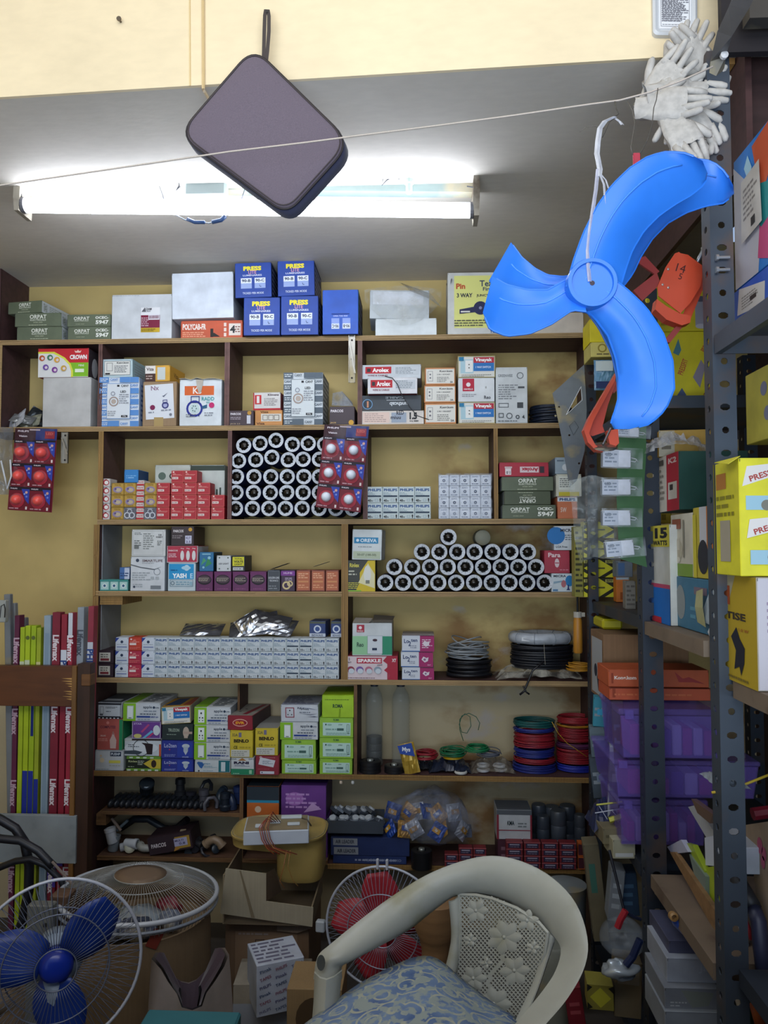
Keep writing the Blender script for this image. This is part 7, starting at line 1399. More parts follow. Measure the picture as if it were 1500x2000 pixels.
# white cards and lime strips leaning between the posts
for k, (pts, c, lab) in enumerate([
 ([(1344, 1576), (1360, 1572), (1398, 1630), (1382, 1640)], '#b4b8bc', 'long white plastic casing leaning toward the near post, topmost'),
 ([(1376, 1636), (1404, 1630), (1404, 1692), (1378, 1690)], '#ccd4e4', 'white switch plate standing between the posts'),
 ([(1378, 1694), (1396, 1692), (1394, 1778), (1380, 1780)], '#a8bc2c', 'lime green strip standing under the white switch plate'),
 ([(1338, 1646), (1352, 1650), (1376, 1700), (1376, 1712), (1352, 1672)], '#9ab030', 'lime green strip sloping beside the white casing'),
 ([(1346, 1668), (1378, 1712), (1378, 1778), (1372, 1776)], '#7c8c84', 'grey-green card behind the lime strip'),
 ([(1303, 1654), (1330, 1640), (1344, 1664), (1312, 1668)], '#b8bcd4', 'small white moulded cap on the lower shelf'),
 ([(1350, 1560), (1372, 1576), (1392, 1590), (1386, 1608), (1362, 1588)], '#6a5444', 'crumpled brown paper above the white casing')]):
 Q = [PX(x, y, .60 - .004 * k) for x, y in pts]; cen_ = sum(Q, Vector()) / len(Q); mb = MB()
 n = len(Q); P = [q for q in Q] + [q + Vector((.012, .0, .0)) for q in Q]
 mb.add(P, [tuple(range(n)), tuple(range(2 * n - 1, n - 1, -1))] + [(i, n + i, n + (i + 1) % n, (i + 1) % n) for i in range(n)], M(c, .4, 0, 'plastic')); tag(mb.build(['plastic_casing', 'switch_plate', 'plastic_strip', 'plastic_strip', 'card', 'moulded_cap', 'brown_paper'][k]), lab, ['casing', 'switch plate', 'strip', 'strip', 'card', 'cap', 'paper'][k])
o = rbox(1408, 1452, 1656, 1708, .60, .1, 'white square dimmer box with a round grey knob', '#b4bcc8', name='dimmer_box', flap=False);
c = PX(1436, 1676, .599); mb = MB(); mb.lathe([(.012, 0), (.012, .006), (.009, .008), (.0001, .008)], M('#4a4c54', .4), 16, Matrix.Translation(c - o.location) @ Matrix.Rotation(R(-90), 4, 'Y')); mb.build('knob', o)
# lowest level
for k, (x0, x1, yt, yb, Y, c, lab, fr) in enumerate([
 (1302, 1406, 1872, 1920, 1.66, '#9aa2b0', 'white box with an embossed name on the low shelf', [('t', 'Jai', .72, .6, .4, '#a4acba', .24)]),
 (1306, 1408, 1838, 1870, 1.68, '#4c506a', 'slate lid-like carton on the white low box', []),
 (1298, 1406, 1930, 1972, 1.64, '#7c828c', 'grey-white carton with a plastic window near the bottom', [('p', [(.3, .9), (.9, .8), (.8, .2), (.5, .1)], '#7c8480'), ('l', .1, .1, .4, .4, 2, '#a8aeb4')]),
 (1298, 1406, 1976, 2030, 1.63, '#8a929c', 'pale grey carton at the very bottom by the near post', [])]):
 carton(x0, x1, yt, yb, Y, lab, c, fr, d=.14, rz=0)
blob('blue_brush', PY(1352, 1812, 1.66), .045, .03, .022, 'bright blue bristled brush lying over the slate carton', 'brush', M('#1846a8', .5, 0, 'fabric'), 3, .1).rotation_euler = (0, R(28), 0)
mb = MB(); c = PY(1313, 1788, 1.65); mb.T = Matrix.Translation(c) @ Matrix.Rotation(R(80), 4, 'X'); mb.lathe([(.009, 0), (.009, .012), (.005, .014), (.005, .002), (.0001, .002)], M('#a07c4c', .5), 14); mb.T = None; tag(mb.build('brass_ring'), 'small tan ring by the handle of the blue brush', 'ring')
mb = MB(); a, b = PX(1312, 1672, .575), PX(1402, 1846, .575)
mb.sheet([[PX(1308, 1664, .575), PX(1402, 1830, .575)], [PX(1318, 1664, .575), PX(1404, 1790, .575)]], M('#8c6c48', .7, 0, 'wood'), .01, (.01, 0, 0)); tag(mb.build('wooden_strip'), 'thin brown wooden strip along the lower shelf edge, between the posts', 'strip')
blob('clear_dome', PY(1216, 1830, 1.92), .055, .05, .045, 'clear round plastic dome at the bottom left of the middle post', 'dome', M('#9aa6b4', .15, 0, 'film', hi=.5, lo=.2), 6, .03)
mb = MB(); mb.tube([PY(1190, 1660, 1.9), PY(1205, 1720, 1.88), PY(1218, 1775, 1.86)], .0035, M('#1c1e28', .4), 7); tag(mb.build('tool_shaft'), 'thin black tool shaft sloping down to its red grip', 'tool')
mb = MB(); mb.tube([PY(1222, 1778, 1.84), PY(1212, 1796, 1.84), PY(1206, 1812, 1.84)], .008, M('#a02430', .4), 8); tag(mb.build('tool_grip'), 'red tool grip above the clear dome', 'tool')
mb = MB(); mb.tube([PY(1222, 1782, 1.85), PY(1236, 1790, 1.85), PY(1252, 1796, 1.85)], .004, M('#1c2238', .4), 7); mb.tube([PY(1250, 1835, 1.84), PY(1236, 1868, 1.84), PY(1222, 1885, 1.84)], .009, M('#1f2c54', .4), 8); tag(mb.build('black_clamp'), 'dark curved clamp arms round the clear dome', 'clamp')
for k, (x0, x1, yt, yb, Y, c, lab, fr, ry) in enumerate([
 (1186, 1212, 1700, 1800, 2.0, '#7a828c', 'grey plastic packet standing behind the black tool shaft', [('l', .2, .2, .8, .8, 3, '#9aa4b0')], 6),
 (1212, 1250, 1706, 1790, 2.02, '#2c4460', 'dark blue packet left of the middle post', [('l', .2, .2, .8, .8, 3, '#4a6a88')], -4),
 (1160, 1190, 1650, 1840, 2.1, '#6a6450', 'tall olive card leaning by the far post', [('r', .2, .5, .6, .8, '#3c6a60')], -6),
 (1148, 1200, 1925, 1975, 1.9, '#8a8438', 'yellow and black diamond-patterned carton at the bottom of the rack', [('p', [(.1, .5), (.5, .9), (.9, .5), (.5, .1)], '#b4b238'), ('p', [(0, .7), (.2, .9), (0, 1)], '#22221c'), ('p', [(0, .3), (.2, .1), (0, 0)], '#22221c'), ('p', [(1, .7), (.8, .9), (1, 1)], '#22221c')], 0),
 (1200, 1252, 1880, 1990, 1.92, '#7c7058', 'tan carton beside the diamond-patterned one', [('r', .1, .6, .9, .9, '#8a8478')], 2),
 (1112, 1146, 1930, 2010, 1.98, '#7a1c2c', 'dark red packet at the foot of the wooden shelving', [('l', .2, .3, .8, .7, 2, '#a04a54')], -8)]):
 carton(x0, x1, yt, yb, Y, lab, c, fr, d=.06, rz=-6, ry=ry, jig=.003)
blob('silver_bag', PY(1210, 1895, 1.86), .04, .03, .02, 'shiny clear bag under the round dome', 'bag', M('#b4c0cc', .2, .3, 'plastic'), 8, .4)
# tools and boards at far lower right
mb = MB(); Q = [PX(x, y, .63) for x, y in ((1450, 1612), (1530, 1600), (1560, 2100), (1500, 2100), (1490, 1850), (1470, 1690))]; n = len(Q); P = Q + [q + Vector((.01, 0, 0)) for q in Q]
mb.add(P, [tuple(range(n)), tuple(range(2 * n - 1, n - 1, -1))] + [(i, n + i, n + (i + 1) % n, (i + 1) % n) for i in range(n)], M('#9a8874', .8, 0, 'cardboard'))
c = PX(1484, 1650, .6295)
for (x, y, r) in ((1484, 1652, .012), (1492, 1668, .01), (1490, 1684, .009)):
 c = PX(x, y, .6290); mb.poly([c + Vector((0, r * math.cos(t), r * 1.3 * math.sin(t))) for t in [i * math.pi / 5 for i in range(10)]], PR('#a04a6a'))
tag(mb.build('board'), 'beige board with pink blotches leaning at the bottom right', 'board')
for k, (pts, r, c, nm, lab, cat) in enumerate([
 ([(1412, 1712), (1440, 1718), (1452, 1740), (1470, 1772)], .016, '#23262c', 'black_casing', 'black moulded casing under the dimmer box', 'casing'),
 ([(1470, 1770), (1482, 1800), (1486, 1850), (1494, 1910)], .014, '#2c3048', 'curved_tool', 'dark curved handle leaning on the beige board', 'tool'),
 ([(1452, 1786), (1462, 1812), (1468, 1836)], .004, '#a02838', 'red_tube', 'thin red tube beside the dark curved handle', 'tube'),
 ([(1446, 1800), (1456, 1840), (1460, 1880)], .006, '#b4b8c4', 'white_tube', 'pale tube left of the dark curved handle', 'tube'),
 ([(1428, 1862), (1430, 1885), (1428, 1908)], .009, '#b01c30', 'red_grip', 'bright red grip right beside the near post', 'tool'),
 ([(1432, 1915), (1445, 1960), (1460, 2020)], .007, '#b8b0a4', 'wooden_stick', 'cream stick below the bright red grip', 'stick'),
 ([(1450, 1880), (1480, 1940), (1506, 1985)], .008, '#6a5440', 'wooden_stick', 'brown stick crossing the bottom right corner', 'stick'),
 ([(1446, 1900), (1456, 1950), (1462, 2010)], .010, '#2c5038', 'green_tube', 'dark green tube at the bottom right', 'tube'),
 ([(1478, 1960), (1492, 2010)], .014, '#b05a2c', 'orange_grip', 'orange grip in the bottom right corner', 'tool')]):
 mb = MB(); mb.tube([PX(x, y, .60 + .004 * k) for x, y in pts], r, M(c, .45, 0, 'plastic'), 10); tag(mb.build(nm, smooth=True), lab, cat)
crumple('metal_foil', 1406, 1470, 1520, PY(1430, 1545, 1.42).z, 1.42, .1, 'white cap and cord lying right of the near post', '#8a94a0', 'cap', 44, kind='plastic', amp=.004, hh=.02)
mb = MB(); mb.tube([PY(x, y, 1.44) for x, y in ((1390, 1548), (1420, 1544), (1460, 1530), (1505, 1512))], .0025, M('#b49a30', .5), 6); tag(mb.build('yellow_string', smooth=True), 'thin yellow cord crossing behind the near post', 'cord')
mb = MB(); mb.tube([PY(1470, 1590, 1.5), PY(1530, 1582, 1.5)], .012, M('#6a1424', .4), 8); tag(mb.build('red_bar'), 'dark red round bar at the right edge', 'bar')
# ---- hanging in front of the rack
g_ = PY(1230, 840, 1.77)
t = empty('driver_strip', (g_.x, 1.77, g_.z), 'hanging green card strip of five white boxed drivers in blisters', 'blister card')
TO = Vector(t.location)
mb = MB(); L = [(1208, 832, 1262, 828), (1206, 900, 1262, 890), (1204, 960, 1258, 950), (1206, 1020, 1256, 1010), (1208, 1060, 1256, 1058), (1212, 1092, 1264, 1108)]
mb.sheet([[PY(a, b, 1.772) - TO, PY(c, d, 1.772) - TO] for a, b, c, d in L], M('#2c5c2c', .5, 0, 'plastic'), .001); mb.build('card', t)
for k, (x0, x1, yt, yb, an) in enumerate([(1206, 1248, 834, 852, 4), (1178, 1232, 878, 912, 2), (1177, 1232, 936, 966, 0), (1178, 1232, 996, 1026, 0), (1186, 1240, 1056, 1086, -5)]):
 A = PY(x0, yb, 1.74); B = PY(x1, yt, 1.74); w = B.x - A.x; h = B.z - A.z
 bmb = carton_mesh(w, h, .022, '#d4d8e4', [('r', .0, .0, .56, 1, '#b4bac8'), ('l', .06, .2, .5, .85, 3, '#7a8494'), ('t', 'LED', .2, .72, .2, '#4a5464', .2)], sc='#7c8692'); b_ = bmb.build('driver_box', t, loc=Vector(((A.x + B.x) / 2, 1.742, A.z)) - TO, rot=(0, R(an), 0))
 mb = MB(); mb.tube([(w / 2, .008, h * .6), (w / 2 + .012, .004, h * .5), (w / 2 + .018, .008, h * .35)], .0009, M('#d0d4dc', .4), 5); mb.tube([(w / 2, .012, h * .4), (w / 2 + .012, .01, h * .35), (w / 2 + .016, .012, h * .5)], .0009, M('#d0d4dc', .4), 5); mb.build('lead_wire', b_, smooth=True)
 mb = MB(); q = random.Random(k); nu, nv = 8, 5; mb.grid([[(-w / 2 - .003 + (w + .028) * i / nu, -.004 - .003 * math.sin(math.pi * i / nu) + q.uniform(-.001, .001), -.004 + (h + .008) * j / nv) for i in range(nu + 1)] for j in range(nv + 1)], M('#c4ccd4', .12, 0, 'film', scale=30, lo=.05, hi=.35)); mb.build('blister', b_, smooth=True)
q = random.Random(2); rows = []
for j in range(11):
 row = []
 for i in range(9):
  u, v = i / 8, j / 10; x = 1112 + (1212 - 1112) * u + (18 * (1 - v) if u < .3 else 0) ; y = 1098 - v * 158 - 10 * math.sin(math.pi * u)
  row.append(PY(x + q.uniform(-3, 3), y + q.uniform(-3, 3), 1.80 + q.uniform(-.012, .012)))
 rows.append(row)
mb = MB(); mb.grid(rows, M('#a8aeac', .15, 0, 'film', scale=18, lo=.15, hi=.55)); tag(mb.build('clear_bag', smooth=True), 'hanging clear plastic bag left of the driver strip', 'bag')
# yellow and black diamond cartons
def dia(w_=1): return [('r', 0, 0, 1, 1, '#23231c'), ('p', [(0, .5), (.5, 1), (1, .5), (.5, 0)], '#cdc62a'), ('p', [(0, 0), (.3, 0), (0, .3)], '#cdc62a'), ('p', [(1, 0), (.7, 0), (1, .3)], '#cdc62a'), ('r', .0, .78, .28, .94, '#b4ae5c'), ('r', .72, .78, 1, .94, '#b4ae5c'), ('t', 'BPP', .14, .86, .12, '#3c3a20', .2), ('t', 'BPP', .86, .86, .12, '#3c3a20', .2), ('r', .3, .46, .7, .54, '#5a5620')]
z = PY(1170, 1166, 2.44).z
for k in range(4):
 o = carton(1140, 1199, 1166 - 37 * (k + 1), 1166 - 37 * k, 2.44 - .0 * k, 'yellow and black diamond-patterned carton hanging with its stack, %s from the bottom' % ORD[k], '#b4ae30', dia(), d=.05, rz=0, z0=z + k * .0615, group='yellow and black diamond cartons', flap=False)
carton(1122, 1139, 1028, 1166, 2.44, 'narrow yellow carton edge left of the diamond-patterned stack', '#8f8a34', [('l', .1, .05, .9, .95, 12, '#3c3a20')], d=.05, rz=0)
carton(1204, 1229, 1127, 1180, 2.36, 'orange carton right of the diamond-patterned stack', '#c06a1c', [('r', .3, .1, .6, .4, '#8a4410'), ('r', 0, .9, 1, 1, '#a8b4bc')], d=.05, rz=-4, z0=-.164)
carton(1204, 1236, 1096, 1127, 2.37, 'grey and blue carton on the orange one', '#6a7480', [('r', .1, .1, .5, .9, '#4c6c98')], d=.05, rz=0)
carton(1222, 1242, 1135, 1190, 2.10, 'grey card carton next to the orange one', '#7c7870', [('l', .1, .1, .9, .9, 5, '#5a5650')], d=.05, rz=-6)
mb = MB(); a, b = PY(1173, 1208, 2.3), PY(1213, 1228, 2.3); mb.box((a.x, 2.28, b.z), (b.x, 2.4, a.z), M('#b0a818', .5, 0, 'plastic'), .006); tag(mb.build('yellow_case'), 'yellow plastic case under the far rack shelf', 'case')
# grey pressed-steel plate with a triangular cut-out
Yp = 2.30; o2d = [(1079, 768), (1141, 712), (1146, 800), (1142, 880), (1127, 938), (1119, 946), (1110, 938), (1096, 850)]
hole = [(1108, 808), (1136, 780), (1134, 758)]
mb = MB(); circ = [[(cx + 2.2 * math.cos(t), cy + 2.2 * math.sin(t)) for t in [i * math.pi / 3 for i in range(6)]] for cx, cy in ((1085, 812), (1092, 795), (1131, 905), (1112, 850))]
plate(mb, o2d, [hole] + circ, 1, M('#6c7278', .45, .6, 'dusty', scale=14), lambda u, v, d: PY(u, v, Yp) + Vector((0, .0012 * d, 0)))
oo = mb.build('steel_plate'); tag(oo, 'grey steel plate with a triangular cut-out leaning on the shelf end', 'steel plate')
mb = MB(); mb.tube([PY(x, y, Yp - .002) for x, y in ((1106, 810), (1137, 782), (1135, 755), (1106, 810))], .001, M('#c8ccd0', .4, .5), 5); dm = [(1112, 832), (1122, 822), (1130, 834), (1120, 850)]; mb.tube([PY(x, y, Yp - .001) for x, y in dm + dm[:1]], .0008, M('#4a4e54', .5), 4); mb.build('pressed_rim', oo)
coil('cable_coil', 1075, 810, YF + .085, S2 + .001, .066, .068, .0035, '#1c2434', 'dark blue cable coil behind the steel plate in the second row', n=13, seed=90, jitter=.006, squash=.9)
mb = MB(); mb.tube([PY(x, y, YF - .024) for x, y in ((752, 735), (766, 738), (776, 750), (784, 770), (800, 795), (815, 812), (838, 820))], .0014, M('#1c1c20', .4), 6); tag(mb.build('black_wire', smooth=True), 'thin black wire drooping over the white wire cartons', 'wire')
# orange metal bracket with hood and trough, hanging behind the blue blades
OR = M('#c8421c', .45, 0, 'plastic'); ORD_ = M('#8c2420', .5, 0, 'plastic')
Yo = 1.50
t = empty('orange_bracket', PY(1330, 560, Yo), 'orange metal bracket with an open hood and lower trough, behind the blades', 'bracket'); TO = Vector(t.location)
def pr_(pts, y0, y1, mat, nm, par=t, TO=TO):
 Q = [PY(x, y, Yo) for x, y in pts]; n = len(Q); P = [q + Vector((0, y0, 0)) - TO for q in Q] + [q + Vector((0, y1, 0)) - TO for q in Q]; mb = MB()
 mb.add(P, [tuple(range(n)), tuple(range(2 * n - 1, n - 1, -1))] + [(i, n + i, n + (i + 1) % n, (i + 1) % n) for i in range(n)], mat); return mb.build(nm, par)
pr_([(1284, 560), (1300, 522), (1318, 495), (1326, 492), (1374, 530), (1368, 560), (1348, 592), (1329, 612), (1286, 578)], 0, .002, OR, 'hood_front')
pr_([(1370, 528), (1392, 530), (1352, 626), (1336, 622)], .02, .022, OR, 'hood_side')
pr_([(1326, 492), (1374, 530), (1392, 531), (1345, 496)], .004, .03, OR, 'hood_top')
pr_([(1281, 586), (1300, 600), (1326, 614), (1348, 618), (1346, 632), (1330, 637), (1300, 626), (1278, 606)], -.006, .02, OR, 'hood_lip')
pr_([(1238, 566), (1284, 530), (1290, 548), (1284, 560), (1256, 586)], .004, .012, ORD_, 'arm')
pr_([(1240, 505), (1262, 498), (1290, 528), (1282, 534)], .006, .012, ORD_, 'arm')
pr_([(1334, 638), (1322, 636), (1298, 666), (1310, 668)], .004, .016, ORD_, 'arm')
mb = MB()
for s_, x, y, h_ in (('14', 1330, 524, .016), ('5', 1329, 540, .012)):
 vs, fs, x0, x1, y0, y1 = textgeo(s_, .0); k_ = h_ / (y1 - y0); C = PY(x, y, Yo) - TO
 mb.add([(C.x + ((vx - (x0 + x1) / 2) * math.cos(-.3) - (vy - (y0 + y1) / 2) * math.sin(-.3)) * k_, -.0006, C.z + ((vx - (x0 + x1) / 2) * math.sin(-.3) + (vy - (y0 + y1) / 2) * math.cos(-.3)) * k_) for vx, vy in vs], fs, PR('#4a1c18'))
mb.build('handwriting', t)
mb = MB()
for x, y in ((1305, 526), (1294, 556), (1305, 562)):
 c = PY(x, y, Yo) - TO; mb.lathe([(.0028, 0), (.0022, .0016), (.0001, .002)], M('#b8a8a0', .3, .7), 8, Matrix.Translation(c) @ Matrix.Rotation(R(90), 4, 'X'))
mb.build('rivet', t)
mb = MB(); mb.tube([PY(1358, 520, Yo + .01) - TO, PY(1374, 488, Yo + .01) - TO, PY(1380, 470, Yo + .01) - TO], .004, M('#8c9096', .3, .8), 8); mb.tube([PY(x, y, Yo + .01) - TO for x, y in ((1372, 488), (1382, 482), (1392, 484), (1396, 496), (1390, 508))], .0055, M('#a8aaa8', .3, .6), 8); mb.build('hook', t, smooth=True)
t2 = t; T2 = TO
pr_([(1310, 668), (1298, 664), (1196, 752), (1204, 764)], .02, .032, ORD_, 'arm')
pr_([(1138, 842), (1150, 820), (1166, 795), (1202, 728), (1206, 745), (1190, 790), (1180, 830), (1184, 842), (1160, 850)], .012, .014, M('#b8361c', .5, 0, 'plastic'), 'trough_back', t2, T2)
pr_([(1138, 842), (1148, 818), (1202, 728), (1198, 746), (1156, 824), (1148, 848), (1160, 870), (1176, 884), (1162, 882), (1146, 866)], -.012, .012, OR, 'trough_rim', t2, T2)
pr_([(1184, 842), (1206, 838), (1208, 866), (1198, 876), (1190, 868)], -.004, .012, OR, 'trough_side', t2, T2)
mb = MB(); c = PY(1180, 872, Yo - .004) - T2; mb.lathe([(.0001, .004), (.012, .004), (.022, .001), (.024, -.001), (.0001, -.001)], M('#9a9890', .2, .8), 20, Matrix.Translation(c) @ Matrix.Rotation(R(28), 4, 'X')); mb.tube([PY(1193, 836, Yo - .006) - T2, PY(1178, 868, Yo - .008) - T2], .0024, M('#a8a8a4', .2, .9), 8); smooth_by_angle(mb.build('chrome_disc', t2))
# ---- gloves on the fascia
def glove_mesh(seed):
 q = random.Random(seed); mb = MB(); m_ = M('#bebab4', .85, 0, 'paper', scale=60)
 nu = 14; rows = []
 for (z, rx, ry) in ((-.075, .026, .008), (-.06, .028, .010), (-.04, .029, .011), (-.01, .036, .013), (.02, .041, .013), (.036, .039, .010), (.042, .03, .006)):
  rows.append([(rx * math.cos(2 * math.pi * i / nu) + q.uniform(-.004, .004), ry * math.sin(2 * math.pi * i / nu) + q.uniform(-.006, .004), z + q.uniform(-.002, .002)) for i in range(nu)] )
  rows[-1].append(rows[-1][0])
 mb.grid(rows, m_)
 for k, (x, L_) in enumerate([(-.029, .05), (-.010, .062), (.010, .058), (.028, .044)]):
  b = q.uniform(-.02, .02); c = q.uniform(-.008, .008)
  mb.tube([(x, 0, .03), (x + c * .3, b * .2, .03 + L_ * .4), (x + c * .7, b * .6, .03 + L_ * .75), (x + c, b, .03 + L_), (x + c, b * 1.05, .033 + L_)], [.0095, .008, .0085, .0065, .003], m_, 8, r2=0)
 mb.tube([(-.028, 0, -.02), (-.046, .002, .004), (-.056, .004, .026), (-.058, .005, .034)], [.011, .010, .009, .004], m_, 8, r2=0)
 return mb
GL = [glove_mesh(k) for k in range(4)]; gp = []
gpos = [(1338, 118, 25, 12, 0), (1360, 150, -30, 20, .02), (1318, 150, 60, 15, .01), (1345, 190, 100, 10, .0), (1372, 205, 20, 25, .02), (1315, 185, 80, 0, -.005), (1296, 160, 40, 10, .0), (1352, 240, 150, 12, .0), (1322, 232, 200, 10, .01), (1306, 205, 95, 5, -.01), (1362, 110, -60, 20, .03), (1345, 275, 170, 10, .02), (1370, 250, 190, 18, .03), (1330, 262, 160, 20, -.005)]
GP = ['top middle one', 'right one under the top', 'upper left one', 'one in the very middle', 'right one level with the middle', 'left one in front', 'leftmost with spread fingers', 'middle one of the lower half', 'lower left one', 'left one with bunched fingers', 'topmost right one', 'lowest one', 'lowest right one', 'lowest left one']
for k, (x, y, an, tl, dy) in enumerate(gpos):
 c = PY(x, y, 1.44 + dy - .004 * k); nm = 'knitted_glove'
 if k < 4: o = GL[k].build(nm, smooth=True); gp.append(o)
 else: o = gp[k % 4].copy(); COL.objects.link(o)
 o.location = c; o.rotation_euler = (R(tl), R(an), R(14 * (k % 3) - 14)); o.scale = (.78,) * 3
 tag(o, 'white knitted glove, %s in the bundle beside the fascia' % GP[k], 'glove', 'white work gloves in the hanging bundle')
# framed white card on the fascia
P1, P2, P3, P4 = onf(1274, 72, .004), onf(1360, 74, .004), onf(1360, -60, .004), onf(1272, -60, .004)
nrm = Vector((dx_.y, -dx_.x, 0)).normalized()
def fc(u, v, l): return P1 * (1 - u) * (1 - v) + P2 * u * (1 - v) + P3 * u * v + P4 * (1 - u) * v + nrm * l
W1 = (P2 - P1).length; H1 = (P3 - P2).length
t = empty('wall_card', P1, 'white framed card with fine script high on the cream fascia', 'card'); mb = MB()
rr = []
for (cx, cy, a0) in ((.1, .06, 180), (.9, .06, 270), (.9, .94, 0), (.1, .94, 90)):
 for i in range(5): a = R(a0 + 22.5 * i); rr.append((cx + .1 * math.cos(a), cy + .06 * math.sin(a)))
n = len(rr); P = [fc(u, v, -.004) - P1 for u, v in rr] + [fc(u, v, .006) - P1 for u, v in rr] + [fc(.5 + (u - .5) * .9, .5 + (v - .5) * .94, .009) - P1 for u, v in rr] + [fc(.5 + (u - .5) * .76, .5 + (v - .5) * .86, .006) - P1 for u, v in rr]
mb.add(P, [(j * n + i, j * n + (i + 1) % n, (j + 1) * n + (i + 1) % n, (j + 1) * n + i) for j in range(3) for i in range(n)] + [tuple(range(3 * n, 4 * n))], M('#cfd2d6', .4, 0, 'plastic')); mb.build('card_frame', t)
mb = MB(); prints(mb, lambda u, v, l: fc(.14 + .72 * u, .09 + .82 * v, .0065 + l) - P1, W1 * .72, H1 * .82, [('r', 0, 0, 1, 1, '#e4e5e8'), ('f', .05, .04, .95, .98, .008, '#8a8a90'), ('l', .1, .06, .9, .09, 1, '#9a9aa0'), ('l', .08, .12, .92, .94, 22, '#7a7a82'), ('l', .1, .13, .94, .93, 21, '#8a8a90')]); mb.build('script_panel', t)
# small clutter on the floorward side of post A
# ================================================================ BLISTER CARDS WITH ROUND BULBS
def bcard(px, Y, label, bulbc, quad, group=None, plastic=.0):
 tl, tr, br, bl = [PY(x, y, Y) for x, y in quad]; O = (tl + tr) / 2
 t = empty('bulb_card', O, label, 'blister card')
 def f(u, v, l=0): return tl * (1 - u) * v + tr * u * v + br * u * (1 - v) + bl * (1 - u) * (1 - v) + Vector((0, -l, 0)) - O
 W1 = (tr - tl).length; H1 = (tl - bl).length
 mb = MB(); mb.sheet([[f(i / 4, j / 8) for i in range(5)] for j in range(9)], PAP('#7a1a2c'), .0012)
 it = [('r', 0, .86, .5, 1, '#35141e'), ('r', .5, .86, 1, 1, '#27306a'), ('t', 'PHILIPS', .2, .965, .022, '#d8ccd4', .26, 0, .03), ('t', 'Vision', .2, .905, .022, '#d8ccd4', .2, 0, .03), ('r', .72, .88, .95, .97, '#8c2430'), ('t', 'LED', .83, .94, .03, '#c85a50', .16), ('r', .35, .975, .6, .99, '#b8a4a8')]
 for j in range(3):
  for i in range(2):
   u0, v0 = i * .5, .575 - j * .287; it += [('r', u0 + .005, v0, u0 + .495, v0 + .283, '#6a1424'), ('r', u0 + .005, v0 + .243, u0 + .495, v0 + .283, '#1c1420'), ('p', [(u0 + .30, v0 + .26), (u0 + .49, v0 + .26), (u0 + .49, v0 + .08), (u0 + .40, v0 + .13)], '#2c3c98'), ('t', 'PHILIPS', u0 + .12, v0 + .262, .014, '#d8ccd4', .16, 0, .03), ('c', u0 + .42, v0 + .22, .016, '#c89a8c'), ('c', u0 + .43, v0 + .17, .012, '#6a80c8'), ('c', u0 + .38, v0 + .2, .01, '#8aa0d8'), ('r', u0 + .42, v0 + .015, u0 + .46, v0 + .05, '#d8c8c4'), ('l', u0 + .04, v0 + .01, u0 + .3, v0 + .04, 1, '#b88890'), ('e', u0 + .22, v0 + .12, .17, .09, '#9c2434')]
 prints(mb, f, W1, H1, it); mb.build('backing_card', t)
 up = (tl - bl).normalized(); rt = (tr - tl).normalized()
 for j in range(3):
  for i in range(2):
   c = f(i * .5 + .22, .575 - j * .287 + .13, .014); mb = MB(); r = .0158; prof = [(.0001, -.004), (r * .9, -.004), (r * 1.0, .003), (r * .97, .010), (r * .80, .018), (r * .5, .0225), (.0001, .024)]
   mb.lathe(prof, bulbc, 24, Matrix.Translation(c) @ Matrix.Rotation(R(90), 4, 'X')); mb.build('bulb', t, smooth=True)
   mb = MB(); r2 = r * 1.22; mb.lathe([(r2 * 1.1, -.012), (r2, .006), (r2 * .86, .019), (r2 * .5, .0265), (.0001, .028)], M('#ffffff', .06, 0, 'glass', a=.07), 20, Matrix.Translation(c) @ Matrix.Rotation(R(90), 4, 'X'), cap=False); mb.build('blister', t, smooth=True)
 mb = MB(); mb.grid([[f(.06 + .88 * i / 6, .0 + 1 * j / 10, .0035 + .0015 * ((i * 7 + j * 3) % 4)) for i in range(7)] for j in range(11)], M('#c8ccd4', .08, 0, 'film', scale=26, lo=.0, hi=.07 + plastic)); mb.build('clear_cover', t, smooth=True)
 return t
bcard(0, YF - .03, 'hanging blister card of six red bulbs at the far left', M('#f0331e', .25, 0, 'plastic'), [(30, 836), (112, 838), (101, 1001), (18, 996)])
bcard(0, YF - .05, 'hanging blister card of six white bulbs over the torch tubes', M('#e2e8f2', .3, 0, 'plastic'), [(634, 829), (721, 833), (704, 1001), (617, 990)], plastic=.06)
# dark clear bag and hook beside the red card
q = random.Random(4); mb = MB(); rows = [[PY(-30 + 55 * i / 6 + q.uniform(-2, 2), 835 + 130 * j / 9 + q.uniform(-2, 2), YF - .012 + q.uniform(-.01, .01)) for i in range(7)] for j in range(10)]
mb.grid(rows, M('#6f7276', .15, 0, 'film', scale=20, lo=.4, hi=.9)); tag(mb.build('grey_bag', smooth=True), 'crumpled grey plastic bag hanging at the left edge', 'bag')
mb = MB(); mb.tube([PY(x, y, YF - .045) for x, y in ((-6, 906), (2, 900), (10, 935), (14, 955), (22, 930), (20, 898))], .003, M('#c4c8cc', .3), 6); tag(mb.build('white_bracket'), 'thin white bracket in front of the grey bag', 'bracket')
